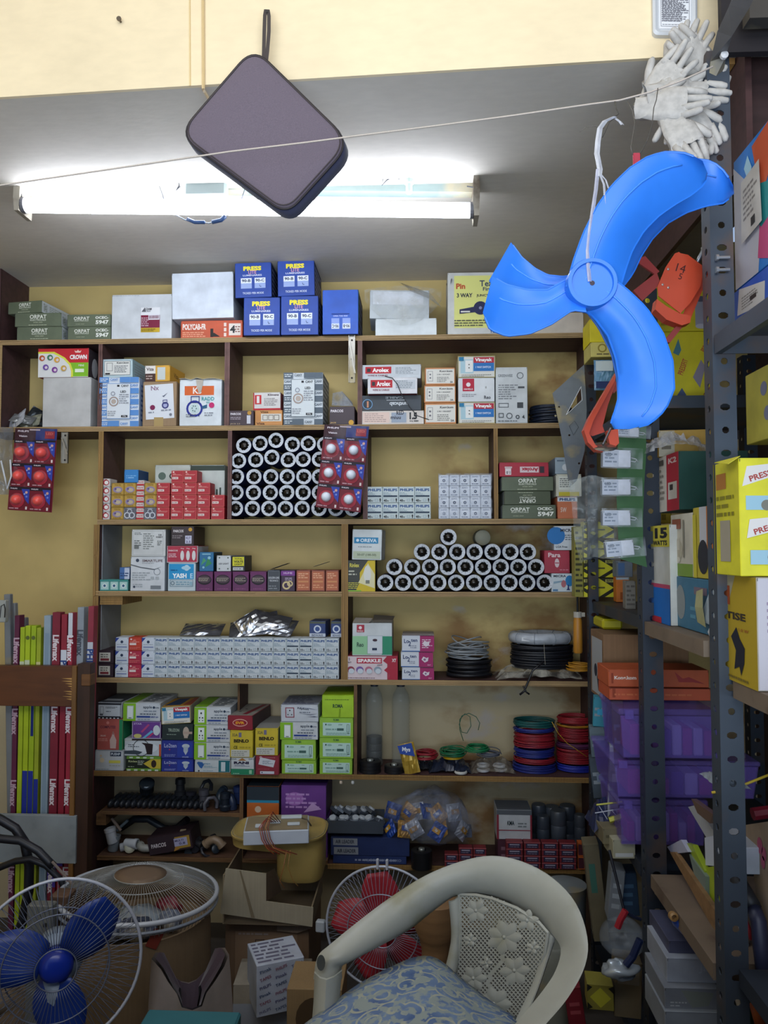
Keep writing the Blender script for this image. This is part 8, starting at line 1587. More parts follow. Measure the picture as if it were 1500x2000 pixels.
# crumpled silver sachets on the second row, far left
for k, (x0, x1, yt, rz, ro, lean, h, c, lab) in enumerate([(10, 54, 772, -20, -28, 30, .07, '#c0c4cc', 'white sachet leaning up left in the sachet heap'), (25, 66, 790, 12, 20, 40, .06, '#7d7a68', 'olive printed sachet in the middle of the sachet heap'), (34, 78, 800, -5, -8, 30, .05, '#a8a894', 'pale folded sachet at the foot of the heap'), (44, 82, 765, 20, 30, 14, .07, '#34383c', 'dark sachet at the back of the heap'), (18, 60, 806, 8, 10, 50, .05, '#8a8c8c', 'grey sachet at the front of the heap')]):
 packet(x0, x1, yt, S2 + .003 + .004 * k, YF + .02 + .018 * (k % 4), lab, 200 + k, lean=lean, rz=rz, h=h, roll=ro, mat=M(c, .3, .4, 'plastic'), name='sachet')
# plastic bag round the white boxes of the top shelf
q = random.Random(15); pts = [(712, 560), (722, 590), (740, 615), (762, 632), (790, 634), (822, 626), (842, 608), (858, 584), (862, 560), (848, 552), (830, 556), (800, 566), (780, 548), (774, 550)]
mb = MB(); rows = []
for j in range(8):
 v = j / 7; row = []
 for i in range(13):
  u = i / 12; x = 712 + 150 * u; yt = 566 - 8 * math.sin(math.pi * u) + (u > .4) * 0; yb = 566 + 70 * math.sin(math.pi * (.06 + .88 * u)) ** .7
  row.append(PY(x, yt + (yb - yt) * v, YF - .004 - .012 * math.sin(math.pi * v) + q.uniform(-.003, .003)))
 rows.append(row)
mb.grid(rows, M('#b9bab4', .12, 0, 'film', scale=24, lo=.05, hi=.45)); mb.grid([[PY(774, 549, YF), PY(782, 552, YF + .02), PY(790, 560, YF + .03)], [PY(790, 556, YF - .01), PY(812, 566, YF), PY(840, 572, YF + .02)], [PY(800, 568, YF - .01), PY(835, 582, YF - .01), PY(862, 600, YF)]], M('#a8a69c', .12, 0, 'film', scale=24, lo=.4, hi=.8))
tag(mb.build('plastic_bag', smooth=True), 'clear plastic bag wrapped round the white boxes on the top shelf', 'bag')
# ================================================================ LEFT STAND WITH TUBE-LIGHT CARTONS
YS = 2.30
st = empty('wooden_stand', (PY(60, 1300, YS).x, YS, -1.32), 'dark brown wooden stand holding long tube-light cartons, left', 'stand'); SO = Vector(st.location)
def sb(name, x0, x1, yt, yb, y0, y1, mat, bv=.001):
 A = PY(x0, yb, YS); B = PY(x1, yt, YS); mb = MB(); mb.box((A.x - SO.x, y0 - SO.y, A.z - SO.z), (B.x - SO.x, y1 - SO.y, B.z - SO.z), mat, bv); return mb.build(name, st)
sb('rail', -60, 141, 1302, 1378, YS, YS + .03, M('#5a3216', .5, 0, 'wood'))
zf = -1.32; A = PY(141, 1300, YS); B = PY(150, 1300, YS); C = PY(183, 1300, YS)
mb = MB(); mb.box((A.x - SO.x, -.002, 0), (B.x - SO.x, .035, PY(0, 1300, YS).z - zf), M('#7a5428', .5, 0, 'wood', st=(14, 14, 1.5)), .001); mb.box((B.x - SO.x + .0005, .004, 0), (C.x - SO.x - .012, .04, PY(0, 1296, YS).z - zf), M('#3c2416', .5, 0, 'wood', st=(14, 14, 1.5)), .001); mb.build('post', st)
mb = MB(); A = PY(158, 1340, YS); mb.box((A.x - SO.x, 0, A.z - SO.z), (A.x - SO.x + .028, .04, A.z - SO.z + .035), M('#6a4420', .5, 0, 'wood'), .002); mb.build('block', st)
prints(mb, lambda u, v, l: (0, 0, 0), 1, 1, [])
mb = MB(); q = random.Random(6)
for k in range(9):
 x = 140 - q.uniform(3, 24); y = 1325 + k * 5; a = PY(x, y, YS - .0006) - SO; b = PY(141, y - 1, YS - .0006) - SO; mb.poly([a, PY(141, y + 3, YS - .0006) - SO, b], M('#b08448', .6, 0, 'wood'))
mb.build('chipped_patch', st)
sb('painted_board', -60, 150, 1593, 1682, YS - .004, YS + .012, M('#8c9498', .7, 0, 'dusty', dirt='#6c7274'))
def tubec(x0, x1, yt, Y, label, c, fr, lean=0, group=None, bottom=-1.30):
 A = PY(x0, 1400, Y); B = PY(x1, 1400, Y); zt = PY(x0, yt, Y).z; mb = carton_mesh(B.x - A.x - .001, zt - bottom, .032, c, fr, jig=.001, flap=False)
 o = mb.build('tube_carton', loc=((A.x + B.x) / 2, Y, bottom), rot=(0, R(lean), 0)); tag(o, label, 'tube carton', group); return o
def life(c='#8c1c34', c2='#d8d4d4'):
 r = [('r', 0, .30, 1, .42, '#5a3a8c')]
 for v in (.93, .73, .55, .2): r += [('t', 'Lifemax', .5, v, .42 * .026 / .9 * 1.0, '#e0d4d4', None, -90, .03)]
 return r
def vt(s, v, wd, c='#e4dcdc', H=.9): return ('t', s, .5, v, .012, c, None, -90, .03)
def lifemax(c, tx='#e0d4d8', extra=()):
 # sideways lettering down the carton: height = across the carton
 items = list(extra)
 for v in (.90, .70, .50, .26): items.append(('t', 'Lifemax', .5, v, .018, tx, None, -90, .04))
 return items
YT = YS + .045
specs = [(24, 34, 1202, 'purple-red tube carton behind the lime ones', '#5c1c3c', lifemax('', '#b89aa8')), (36, 45, 1225, 'lime tube carton, first from the left', '#a4b81c', [('r', 0, .80, 1, .9, '#c0c8a8')]), (46, 56, 1222, 'lime tube carton with two small dots on top', '#a8bc18', [('c', .5, .965, .006, '#5a6430'), ('r', 0, .42, 1, .58, '#22308c'), ('r', 0, .82, 1, .9, '#c0c8a8')]),
   (57, 67, 1222, 'lime tube carton with a navy band near its top', '#9cb418', [('c', .5, .965, .006, '#5a6430'), ('r', .3, .68, .9, .88, '#1c2c6c'), ('r', 0, .42, 1, .58, '#22308c')]), (68, 77, 1226, 'lime and yellow tube carton, last of the lime ones', '#98a424', [('r', 0, .8, 1, .9, '#c8c088'), ('r', 0, .42, 1, .56, '#22308c')]),
   (82, 96, 1202, 'pale blue-white tube carton between lime and red ones', '#8fa0ac', [('r', .2, .05, .8, .95, '#7c90a0'), ('r', .3, .75, .6, .78, '#3c4450')]), (98, 114, 1196, 'dark red tube carton with white lettering beside the pale one', '#7a1a2e', lifemax('', '#d8ccd0', [('r', 0, .24, 1, .4, '#4a3a98')])), (116, 128, 1200, 'red and white tube carton with blue lettering on its head', '#8c1c30', [('r', 0, .76, 1, .9, '#c8ccd4'), ('t', 'PHILIPS', .5, .83, .02, '#2c447c', None, -90, .04), ('r', 0, .3, 1, .42, '#4a3a98')]),
   (130, 139, 1197, 'red tube carton with a white head', '#9c2438', lifemax('', '#e0d4d8', [('r', 0, .93, 1, 1, '#c4c8d0')])), ]
for x0, x1, yt, lab, c, fr in specs: tubec(x0, x1, yt, YT, lab, c, fr)
for x0, x1, yt, lab, c, fr, ln in [(144, 157, 1186, 'white tube carton with dark lettering leaning right of the stand', '#8e969c', lifemax('', '#4a5058', [('c', .5, .8, .01, '#3c4048')]), .3), (163, 174, 1184, 'red and white tube carton nearest the shelving', '#8c2a3c', [('r', 0, .78, 1, .9, '#b8bcc4'), ('t', 'PHILIPS', .5, .84, .02, '#2c447c', None, -90, .04), ('t', 'Lifemax', .5, .66, .02, '#d8ccd0', None, -90, .04)], .5)]:
 tubec(x0, x1, yt, YT + .03, lab, c, fr, ln)
for k, (x0, x1, yt, ln, c) in enumerate([(-14, -2, 1160, -2.2, '#7c8084'), (1, 10, 1178, -3.0, '#8a8c8c'), (12, 19, 1208, -2.6, '#74767a')]):
 A = PY(x0, 1400, YS + .06); B = PY(x1, 1400, YS + .06); mb = MB(); mb.box((-(B.x - A.x) / 2, 0, 0), ((B.x - A.x) / 2, .02, PY(0, yt, YS + .06).z + 1.3), M(c, .5, .1, 'dusty'), .002)
 tag(mb.build('metal_batten', loc=((A.x + B.x) / 2 + .07, YS + .06 + .022 * k, -1.3), rot=(0, R(ln), 0)), 'long grey batten leaning at the left edge, %s' % ['outermost', 'middle', 'innermost'][k], 'batten')
mb = MB(); A = PY(-6, 1215, YS - .02); B = PY(14, 1172, YS - .02); mb.box((A.x, YS - .03, A.z), (B.x, YS - .01, B.z), M('#9c9e98', .5, 0, 'dusty'), .002); o = mb.build('batten_fitting'); tag(o, 'pale batten fitting with a dark arch at the left edge', 'fitting')
mb = MB(); mb.tube([PY(x, y, YS - .031) for x, y in ((0, 1206), (2, 1184), (8, 1180), (10, 1190), (9, 1206))], .0016, M('#1e1c1a', .5), 5); mb.build('arch', o)
# black hose loops
mb = MB(); HS = M('#15171f', .4, 0, 'plastic')
mb.tube([PY(x, y, 2.05) for x, y in ((-40, 1622), (0, 1638), (40, 1642), (75, 1662), (96, 1684), (104, 1692))], .011, HS, 12)
mb.tube([PY(x, y, 2.12) for x, y in ((-40, 1585), (0, 1600), (30, 1618), (48, 1645), (57, 1690), (56, 1740), (44, 1800), (24, 1850))], .013, HS, 12)
mb.tube([PY(x, y, 2.08) for x, y in ((-30, 1706), (0, 1694), (30, 1682), (60, 1678), (90, 1690), (120, 1720), (140, 1770))], .009, HS, 12)
tag(mb.build('black_hose', smooth=True), 'thick black hose looping in front of the left stand', 'hose')
mb = MB(); mb.tube([PY(102, 1683, 2.04), PY(142, 1728, 2.06)], .0035, M('#8a7c74', .5), 8); tag(mb.build('thin_rod'), 'thin pale rod sticking out of the black hose', 'rod')
# ================================================================ FANS AND CARTONS ON THE FLOOR
def fan_head(C, Rr, tilt, spin, label, wire, rim, bladec, angs, bw=.5, nw=64, depth=.05, dome=.03, hubc=None, blade_len=.88, back=True, rings=(), group=None, bladefn=None, center=.24, rimr=.0035):
 t = empty('table_fan', C, label, 'fan', group, rot=tilt)      # local z = axis, towards the viewer
 mb = MB(); mb.tube([(Rr * math.cos(2 * math.pi * i / 56), Rr * math.sin(2 * math.pi * i / 56), 0) for i in range(56)], rimr, rim, 8, closed=True); mb.build('rim', t, smooth=True)
 def wires(s, nm):
  mb = MB()
  for i in range(nw):
   a = 2 * math.pi * i / nw; P = []
   for k in range(6):
    f = k / 5; r = Rr * (1 - f) + Rr * center * f; P.append((r * math.cos(a), r * math.sin(a), s * dome * math.sin(f * math.pi / 2)))
   mb.tube(P, .0008, wire, 3)
  for r_, z_ in ((center, dome),) + tuple(rings):
   mb.tube([(Rr * r_ * math.cos(2 * math.pi * i / 40), Rr * r_ * math.sin(2 * math.pi * i / 40), s * z_) for i in range(40)], .0016, wire, 5, closed=True)
  o = mb.build(nm, t, smooth=True); o['kind'] = 'stuff'
 wires(1, 'front_wire_grille') if not back == 'only' else None
 if back: wires(-1.3, 'rear_wire_grille')
 for a in angs:
  mb = MB(); rows = []
  for i in range(9):
   f = i / 8; r = Rr * (.16 + (blade_len - .16) * f); wd = Rr * bw * math.sin(math.pi * (.16 + .70 * f)) ** .8
   rows.append([((r) * math.cos(R(a)) - wd * (j / 4 - .5) * math.sin(R(a)) * 1.0 - .1 * f * Rr * math.sin(R(a)), r * math.sin(R(a)) + wd * (j / 4 - .5) * math.cos(R(a)) + .1 * f * Rr * math.cos(R(a)), (j / 4 - .5) * .028 - .008) for j in range(5)])
  mb.sheet(rows, bladec, .002, (0, 0, .002)); mb.build('blade', t, smooth=True)
 if angs:
  mb = MB(); mb.lathe([(Rr * .2, -.02), (Rr * .2, .008), (Rr * .15, .018), (Rr * .06, .022), (.0001, .0225)], hubc or bladec, 24); mb.build('hub', t, smooth=True)
 return t
WR = M('#6f7688', .35, .4)
f1 = fan_head(PY(110, 1885, 1.62), .170, (R(84), 0, R(24)), 0, 'table fan with blue blades in a round wire cage, bottom left', WR, M('#b8bcc8', .35, .2), M('#1b3a8c', .35, 0, 'plastic'), (36, 157, 270), bw=.62, nw=72, hubc=M('#14309c', .25, 0, 'plastic'), rings=((.62, .02),), dome=.028)
mb = MB(); mb.tube([(0, -.02, -.03), (0, -.16, -.05), (0, -.34, -.05)], .03, M('#7c8ca0', .4, 0, 'plastic'), 14); mb.lathe([(.0001, -.09), (.05, -.085), (.055, -.04), (.045, -.025), (.0001, -.025)], M('#8c9cb0', .4, 0, 'plastic'), 18); mb.build('motor_stem', f1, smooth=True)
f2 = fan_head(PY(750, 1812, 2.10), .158, (R(88), 0, R(-8)), 0, 'table fan with red blades behind the white chair', M('#a0a8bc', .35, .4), M('#b8c0d0', .35, .2), M('#a82c38', .4, 0, 'plastic'), (92, 164, 236, 308, 20), bw=.62, nw=72, hubc=M('#b45a80', .35, 0, 'plastic'), rings=((.6, .024),), dome=.03)
mb = MB()
for x in (-.022, .004): mb = MB(); mb.box((x, .15, -.004), (x + .007, .178, .006), M('#b8bcc8', .4, 0, 'plastic'), .002); mb.build('rim_clip', f2)
mb = MB()
mb.box((-.19, -.03, -.02), (-.165, .0, .0), M('#a8b0b8', .4, 0, 'plastic'), .003); mb.build('rim_clip', f2)
mb = MB(); mb.tube([(0, -.16, -.03), (0, -.3, -.04), (0, -.5, -.05)], .022, M('#6c7480', .4), 12); mb.build('fan_pole', f2)
# big fan guard lying flat on the drum
zc_ = -.925; DC = PZ(272, 1742, zc_)
f3 = fan_head(DC, .205, (R(-3), R(3), 0), 0, 'large white fan guard lying flat on the cardboard drum', M('#a8aaa8', .35, .3), M('#b8bec8', .35, .1), None, (), nw=110, dome=.045, back=False, rings=((.985, -.028), (.55, .036)), center=.33, rimr=.0065)
mb = MB(); mb.tube([(.207 * math.cos(2 * math.pi * i / 48), .207 * math.sin(2 * math.pi * i / 48), -.02) for i in range(48)], .004, M('#8a92a0', .4), 6, closed=True)
for i in range(110):
 a = 2 * math.pi * i / 110; mb.tube([(.205 * math.cos(a), .205 * math.sin(a), .0), (.207 * math.cos(a), .207 * math.sin(a), -.02), (.202 * math.cos(a), .202 * math.sin(a), -.035)], .0008, M('#a8aaa8', .35, .3), 3)
o = mb.build('lower_wire_skirt', f3, smooth=True); o['kind'] = 'stuff'
mb = MB(); mb.lathe([(.0001, .046), (.04, .046), (.066, .044), (.068, .047), (.04, .0495), (.0001, .050)], M('#7a6450', .6, 0, 'dusty', dirt='#9a8468'), 28); mb.build('centre_badge', f3, smooth=True)
mb = MB(); mb.lathe([(.0001, 0), (.178, 0), (.182, .004), (.180, .09), (.183, .10), (.181, .30), (.178, .335), (.1785, .338), (.172, .338), (.172, .30), (.0001, .30)], M('#7f6a50', .8, 0, 'cardboard'), 44)
dr = mb.build('cardboard_drum', loc=(DC.x + .008, DC.y, -1.315)); smooth_by_angle(dr, 40); tag(dr, 'round brown cardboard drum under the large fan guard', 'drum')
for (nm, px, py, Y, s_, c, rot) in (('red_sticker', 300, 1838, 0, (.03, .045), '#7c3428', -30), ('red_sticker', 303, 1948, 0, (.022, .02), '#6a2c24', 40)):
 ang = math.atan2(-math.sqrt(max(0, .183 ** 2 - (PY(px, py, DC.y - .17).x - dr.location.x) ** 2)), PY(px, py, DC.y - .17).x - dr.location.x); z = PY(px, py, DC.y - .17).z - dr.location.z
 mb = MB(); c0 = Vector((.1835 * math.cos(ang), .1835 * math.sin(ang), z)); tv = Vector((-math.sin(ang), math.cos(ang), 0)); uv = Vector((0, 0, 1)); ca, sa = math.cos(R(rot)), math.sin(R(rot))
 mb.poly([c0 + tv * (a * s_[0] / 2 * ca - b * s_[1] / 2 * sa) + uv * (a * s_[0] / 2 * sa + b * s_[1] / 2 * ca) for a, b in ((-1, -1), (1, -1), (1, 1), (-1, 1))], PR(c)); mb.build(nm, dr)
for k, (x, y, r, c, lab) in enumerate([(.0, -.03, .06, '#a8b4c0', 'white plastic fan shell lying inside the guard'), (-.08, -.02, .05, '#7d7c68', 'beige motor cover in the left of the guard'), (.06, .03, .035, '#8c3440', 'red crumpled wrapper inside the guard'), (.02, -.09, .05, '#3c4458', 'dark blue part under the guard front'), (-.05, -.10, .035, '#8a94b0', 'pale blue fan part near the guard front'), (.09, -.04, .03, '#70788a', 'small grey fitting at the right inside the guard')]):
 blob('fan_part', (dr.location.x + x, dr.location.y + y, -.978 + .0), r, r * .8, .026, lab, 'fan part', M(c, .4, 0, 'dusty'), 60 + k, .25)
mb = MB(); A = PY(52, 1768, 1.9); B = PY(100, 1842, 1.9); mb.box((A.x, 1.9, B.z - .2), (B.x, 1.93, A.z), M('#6a6c68', .6, 0, 'dusty'), .003); mb.box((B.x - .02, 1.896, A.z - .05), (B.x - .012, 1.9, A.z - .042), M('#2c2c2c', .5)); tag(mb.build('grey_sheet'), 'pale grey sheet with a small hole standing behind the blue fan', 'sheet')
mb = MB(); A = PY(96, 1750, 1.95); B = PY(130, 1860, 1.95); mb.box((A.x, 1.95, B.z - .2), (B.x, 2.0, A.z), M('#5c4434', .7, 0, 'wood'), .003); tag(mb.build('wood_block'), 'rough brown wood behind the blue fan', 'wood')
for k, (px, c, r) in enumerate([(5, '#4a4a60', .05), (50, '#5c4c3c', .06), (-60, '#6a5a48', .07)]):
 C = PY(px, 1950, 1.9); blob('scrap_heap', (C.x, 1.86 + .1 * k, -1.24 + .02 * k), .1, .08, r, 'brown scrap bundle behind the blue fan, %s' % ['slate one', 'right one', 'largest at the left edge'][k], 'scrap', M(c, .8, 0, 'cardboard'), 70 + k, .3)
# carton stack in the middle
o = carton(440, 604, 1790, None, 2.22, 'worn brown cardboard box beneath the L-shaped beige carton', '#7a6048', [('r', .12, .3, .86, .84, '#8a7058'), ('f', .36, .62, .47, .76, .008, '#3c2c28'), ('p', [(.39, .65), (.44, .65), (.43, .73), (.40, .73)], '#3c2c28'), ('f', .72, .63, .83, .76, .008, '#3c2c28'), ('p', [(.74, .64), (.81, .64), (.79, .75)], '#3c3028'), ('l', .5, .58, .66, .7, 2, '#5c4638'), ('f', .4, .42, .6, .54, .006, '#6a3c34'), ('l', .16, .8, .7, .84, 1, '#9a8a80')], z0=-1.315, d=.26, rz=0, mat=M('#7a6048', .85, 0, 'cardboard'), name='cardboard_box', flap=False, fit=False)
mb = MB(); mb.sheet([[(.03, -.004, .26 - .0), (.09, -.006, .262), (.125, -.003, .262)], [(.03, -.012, .228), (.09, -.016, .226), (.126, -.010, .236)]], M('#8a7560', .8, 0, 'cardboard'), .002);
mb.v = [(x, y, z + (o['zt'] - o.location.z) - .262) for x, y, z in mb.v]; mb.build('flap', o)
zb0 = o['zt'] + .002
t = empty('beige_carton', (PY(530, 1760, 2.16).x, 2.16, zb0), 'beige carton with an L-shaped front board, cut open on top', 'box'); TO = Vector(t.location)
Q = [(441, 1678), (520, 1688), (520, 1742), (612, 1754), (610, 1792), (430, 1766)]
Pq = [PY(x, y, 2.16) for x, y in Q]; mn = min(p.z for p in Pq); dz = zb0 + .001 - mn
P = [p + Vector((0, 0, dz)) - TO for p in Pq]; n = len(P); PP = P + [p + Vector((0, .003, 0)) for p in P]; mb = MB()
mb.add(PP, [tuple(range(n)), tuple(range(2 * n - 1, n - 1, -1))] + [(i, n + i, n + (i + 1) % n, (i + 1) % n) for i in range(n)], M('#a39a84', .8, 0, 'cardboard'))
mb.poly([P[0] * .66 + P[1] * .34 + Vector((0, -.001, 0)), P[0] * .62 + P[1] * .38 + Vector((0, -.001, 0)), P[5] * .62 + P[4] * .38 + Vector((0, -.001, .002)), P[5] * .66 + P[4] * .34 + Vector((0, -.001, .002))], PR('#7a6e58')); mb.build('front_board', t)
mb = MB(); x0 = P[5].x; x1 = P[4].x; zz = P[5].z
mb.box((x1 - .004, .004, .001), (x1, .22, P[3].z), M('#8a7a60', .8, 0, 'cardboard')); mb.box((x0 + .006, .004, .001), (x0 + .01, .22, P[0].z - .02), M('#8a7a60', .8, 0, 'cardboard')); mb.box((x0 + .01, .216, .001), (x1 - .004, .22, P[3].z), M('#8a7a60', .8, 0, 'cardboard')); mb.box((x0 + .01, .004, .001), (x1 - .004, .216, .004), M('#6a5c48', .8, 0, 'cardboard')); mb.build('carton_walls', t)
mb = MB(); mb.sheet([[P[1], P[2]], [P[1] + Vector((.012, .06, -.01)), P[2] + Vector((.03, .07, -.003))]], M('#5c4c3c', .8, 0, 'cardboard'), .002); mb.build('folded_flap', t)
# cream plastic cooler body
t = empty('cream_tray', (PY(545, 1640, 2.24).x, 2.24, PY(545, 1735, 2.2).z), 'cream rounded plastic housing with a wide worn rim', 'plastic housing'); TO = Vector(t.location)
def rr_(cx, cy, a, b, n=28, p=3.2): return [(cx + a * abs(math.cos(k)) ** (2 / p) * (1 if math.cos(k) >= 0 else -1), cy + b * abs(math.sin(k)) ** (2 / p) * (1 if math.sin(k) >= 0 else -1)) for k in [2 * math.pi * i / n for i in range(n)]]
CR = M('#b59c5a', .45, 0, 'dusty', dirt='#6e5c38', scale=5)
L0 = PY(438, 1640, 2.2).x - TO.x; R0 = PY(630, 1640, 2.2).x - TO.x; L1 = PY(530, 1700, 2.2).x - TO.x; zr = PY(545, 1650, 2.2).z - TO.z
def ringp(cx, a, b, z, cy=.07): return [(x, y, z) for x, y in rr_(cx, cy, a, b)]
cR = (L0 + R0) / 2; aR = (R0 - L0) / 2; cB = (L1 + R0 - .006) / 2; aB = (R0 - .006 - L1) / 2
mb = MB(); rings = [ringp(cB, aB * .93, .075, 0), ringp(cB, aB * .99, .085, .02), ringp(cB, aB, .088, zr * .72), ringp(cR, aR * .96, .1, zr * .82), ringp(cR, aR * .98, .103, zr), ringp(cR, aR, .106, zr + .002), ringp(cR, aR, .106, zr + .008), ringp(cR, aR * .95, .098, zr + .010), ringp(cR, aR * .92, .093, zr + .001), ringp(cR, aR * .5, .05, zr - .006), ringp(cR, .0001, .0001, zr - .006)]
mb.grid([r + [r[0]] for r in rings], CR); mb.add(rings[0], [tuple(range(28))], CR); smooth_by_angle(mb.build('housing', t), 60)
for y_ in (0,): pass
mb = MB(); mb.tube([(x * .995 + cR * .005, y, z + .009) for x, y, z in ringp(cR, aR * .975, .102, zr)], .0022, M('#8f8058', .5, 0, 'dusty'), 6, closed=True); mb.build('rim_bead', t, smooth=True)
# white electronics box with wires on top of it
ztop = PY(545, 1650, 2.2).z + .0115
t = empty('white_module', (PY(538, 1640, 2.16).x, 2.17, ztop), 'white electronic module with trailing red-brown wires, on the cream housing', 'module', rot=(0, 0, R(8)))
w = PY(590, 1640, 2.17).x - PY(464, 1640, 2.17).x
mb = MB(); mb.box((-w / 2, 0, 0), (w / 2, .12, .038), M('#b8c0cc', .5, 0, 'plastic'), .002); mb.build('module_case', t)
mb = MB(); mb.box((-w / 2 + .004, .004, .0385), (w / 2 - .004, .116, .040), M('#8c7c60', .7, 0, 'dusty')); mb.build('circuit_board', t)
mb = MB()
for (a, b, c_, d_) in ((-.06, .02, .02, .018), (.01, .085, .06, .02), (.03, .03, .035, .014), (-.02, .05, .03, .014)): mb.box((a, b, .0405), (a + c_, b + d_, .046), M('#c4ccd4', .4, 0, 'plastic'), .001)
mb.build('connector', t)
mb = MB()
for k in range(5):
 q = random.Random(k); x = -.035 + .006 * k; mb.tube([(x + .02, .05, .045), (x, .02, .06 + .006 * k), (x - .012, -.004, .05), (x - .004, -.012, .02), (x + .01, -.012, -.004), (x + .03 + .01 * k, -.014 - .002 * k, -.02)], .0014, M(['#a04a28', '#8a2420', '#6a2c20', '#b0683c', '#7a3428'][k], .4), 5)
mb.tube([(w / 2 - .02, .06, .05), (w / 2 - .005, .03, .056), (w / 2 + .006, .04, .035)], .0022, M('#5c5248', .5), 5)
mb.tube([(.03, -.016, -.01), (.022, -.03, -.05), (.012, -.034, -.085), (.026, -.036, -.105)], .0014, M('#8c5a30', .4), 5); mb.tube([(.04, -.016, -.01), (.034, -.03, -.05), (.048, -.034, -.085), (.062, -.036, -.1)], .0014, M('#8c6a34', .4), 5)
mb.build('wires', t, smooth=True)
# wrapped white block, small cardboard box, sack
wrp = []
for j in range(6):
 for i in range(3): wrp.append(('t', ['PHILIPS', 'TAPES', 'Pinak'][(i + j) % 3], .18 + .33 * i, .1 + .16 * j, .06, ['#5a5a7c', '#8c5a6c', '#4a5a7a'][(i * 2 + j) % 3], .24, 14, .02))
o = carton(497, 592, 1888, 1990, 1.98, 'white printed paper-wrapped block standing on the floor boxes', '#b4bccc', wrp, d=.12, rz=24, ry=0, name='wrapped_block', top=[('l', .05, .05, .95, .95, 6, '#6a6a80')], side=wrp[:9], flap=False)
carton(455, 600, 1925, None, 2.06, 'pale flat carton under the wrapped white block', '#9a9284', [('r', 0, .0, 1, .7, '#9aa0ac')], z0=-1.315, d=.13, rz=3)
carton(560, 668, 1932, None, 1.80, 'small open tan carton left of the chair leg', '#8f7550', [('r', .15, .0, .95, .62, '#8a7434'), ('e', .5, .78, .34, .16, '#4a3a28')], z0=-1.315, d=.12, rz=0, mat=M('#8f7550', .8, 0, 'cardboard'), name='cardboard_box', flap=False)
mb = MB(); q = random.Random(3); rows = []
for j in range(10):
 v = j / 9; row = []
 for i in range(25):
  a = 2 * math.pi * (i % 24) / 24; r = .105 * (1 - .25 * v) * (1 + .14 * math.sin(5 * a + 2 * v) + .06 * math.sin(11 * a)); row.append((r * math.cos(a), r * .7 * math.sin(a), v * (.345 + .05 * math.sin(2 * a + 1))))
 rows.append(row)
mb.grid(rows, M('#8c8078', .8, 0, 'paper')); mb.grid([[tuple(Vector(p) * .0 + Vector((p[0] * .9, p[1] * .9, p[2] - .0))) for p in rows[9]], [(p[0] * .3, p[1] * .3, p[2] - .08) for p in rows[9]]], M('#40303c', .7, 0, 'fabric'))
C = PY(372, 1900, 1.78); o = mb.build('cloth_sack', loc=(C.x, 1.78, -1.315), smooth=True); tag(o, 'open pale cloth sack with a purple lining, in front of the drum', 'sack')
mb = MB(); C2 = PY(395, 1885, 1.78); mb.tube([(0, -.02, .2), (-.015, -.03, .27), (-.03, -.03, .31)], .009, M('#23242c', .4), 8); mb.build('dark_stick', o, smooth=True)
mb = MB(); A = PY(270, 2004, 1.6); mb.box((A.x, 1.6, -1.1), (A.x + .2, 1.66, A.z), M('#2c6a74', .5, 0, 'plastic'), .004); tag(mb.build('teal_edge'), 'teal plastic edge at the very bottom, left of centre', 'plastic')
mb = MB(); C = PY(851, 1830, 1.97); q = random.Random(8)
mb.lathe([(.034, -.3), (.036, -.1), (.035, .0), (.042, .03), (.056, .06), (.055, .12), (.048, .125), (.0001, .12)], M('#8a6a48', .7, 0, 'wood', st=(2, 2, 14)), 24); o = mb.build('wooden_pedestal', loc=(C.x, 1.97, C.z - .03)); smooth_by_angle(o, 50); tag(o, 'brown waisted wooden pedestal seen through the chair gap', 'pedestal')
C = PY(1105, 1740, 2.3); mb = MB(); mb.lathe([(.0001, -.2), (.05, -.2), (.058, 0), (.06, .02), (.0001, .03)], M('#7c8488', .5, 0, 'dusty'), 24); o = mb.build('grey_bucket', loc=(C.x, 2.3, C.z)); smooth_by_angle(o, 40); tag(o, 'grey round container behind the right of the chair', 'container')
C = PY(1080, 1900, 2.1); mb = MB(); mb.lathe([(.0001, -.12), (.06, -.12), (.066, .08), (.06, .09), (.0001, .09)], M('#7c8078', .5, 0, 'dusty'), 24); o = mb.build('grey_pot', loc=(C.x, 2.1, C.z)); smooth_by_angle(o, 40); tag(o, 'grey pot seen through the right opening of the chair', 'pot')
# ================================================================ WHITE PLASTIC CHAIR
ch = empty('plastic_chair', (.06, 1.32, -1.32), 'dirty white moulded plastic armchair with a flowered openwork back', 'chair'); CO = Vector(ch.location)
CHM = M('#b3b5ac', .38, 0, 'dusty', dirt='#8f8c70', scale=6)
outer = [(612, 1912, 1.39), (620, 1870, 1.395), (645, 1846, 1.40), (700, 1801, 1.44), (760, 1756, 1.48), (830, 1712, 1.50), (900, 1684, 1.50), (960, 1673, 1.48), (1020, 1684, 1.45), (1080, 1716, 1.40), (1125, 1765, 1.35), (1147, 1830, 1.30), (1143, 1885, 1.25), (1112, 1945, 1.20), (1060, 2005, 1.15), (1000, 2070, 1.11)]
inner = [(668, 1912, 1.39), (668, 1888, 1.395), (690, 1876, 1.40), (742, 1848, 1.44), (800, 1816, 1.48), (852, 1775, 1.51), (897, 1748, 1.51), (958, 1753, 1.49), (1008, 1772, 1.46), (1050, 1798, 1.42), (1078, 1824, 1.38), (1096, 1856, 1.34), (1086, 1898, 1.29), (1062, 1936, 1.25), (1022, 1985, 1.20), (965, 2050, 1.16)]
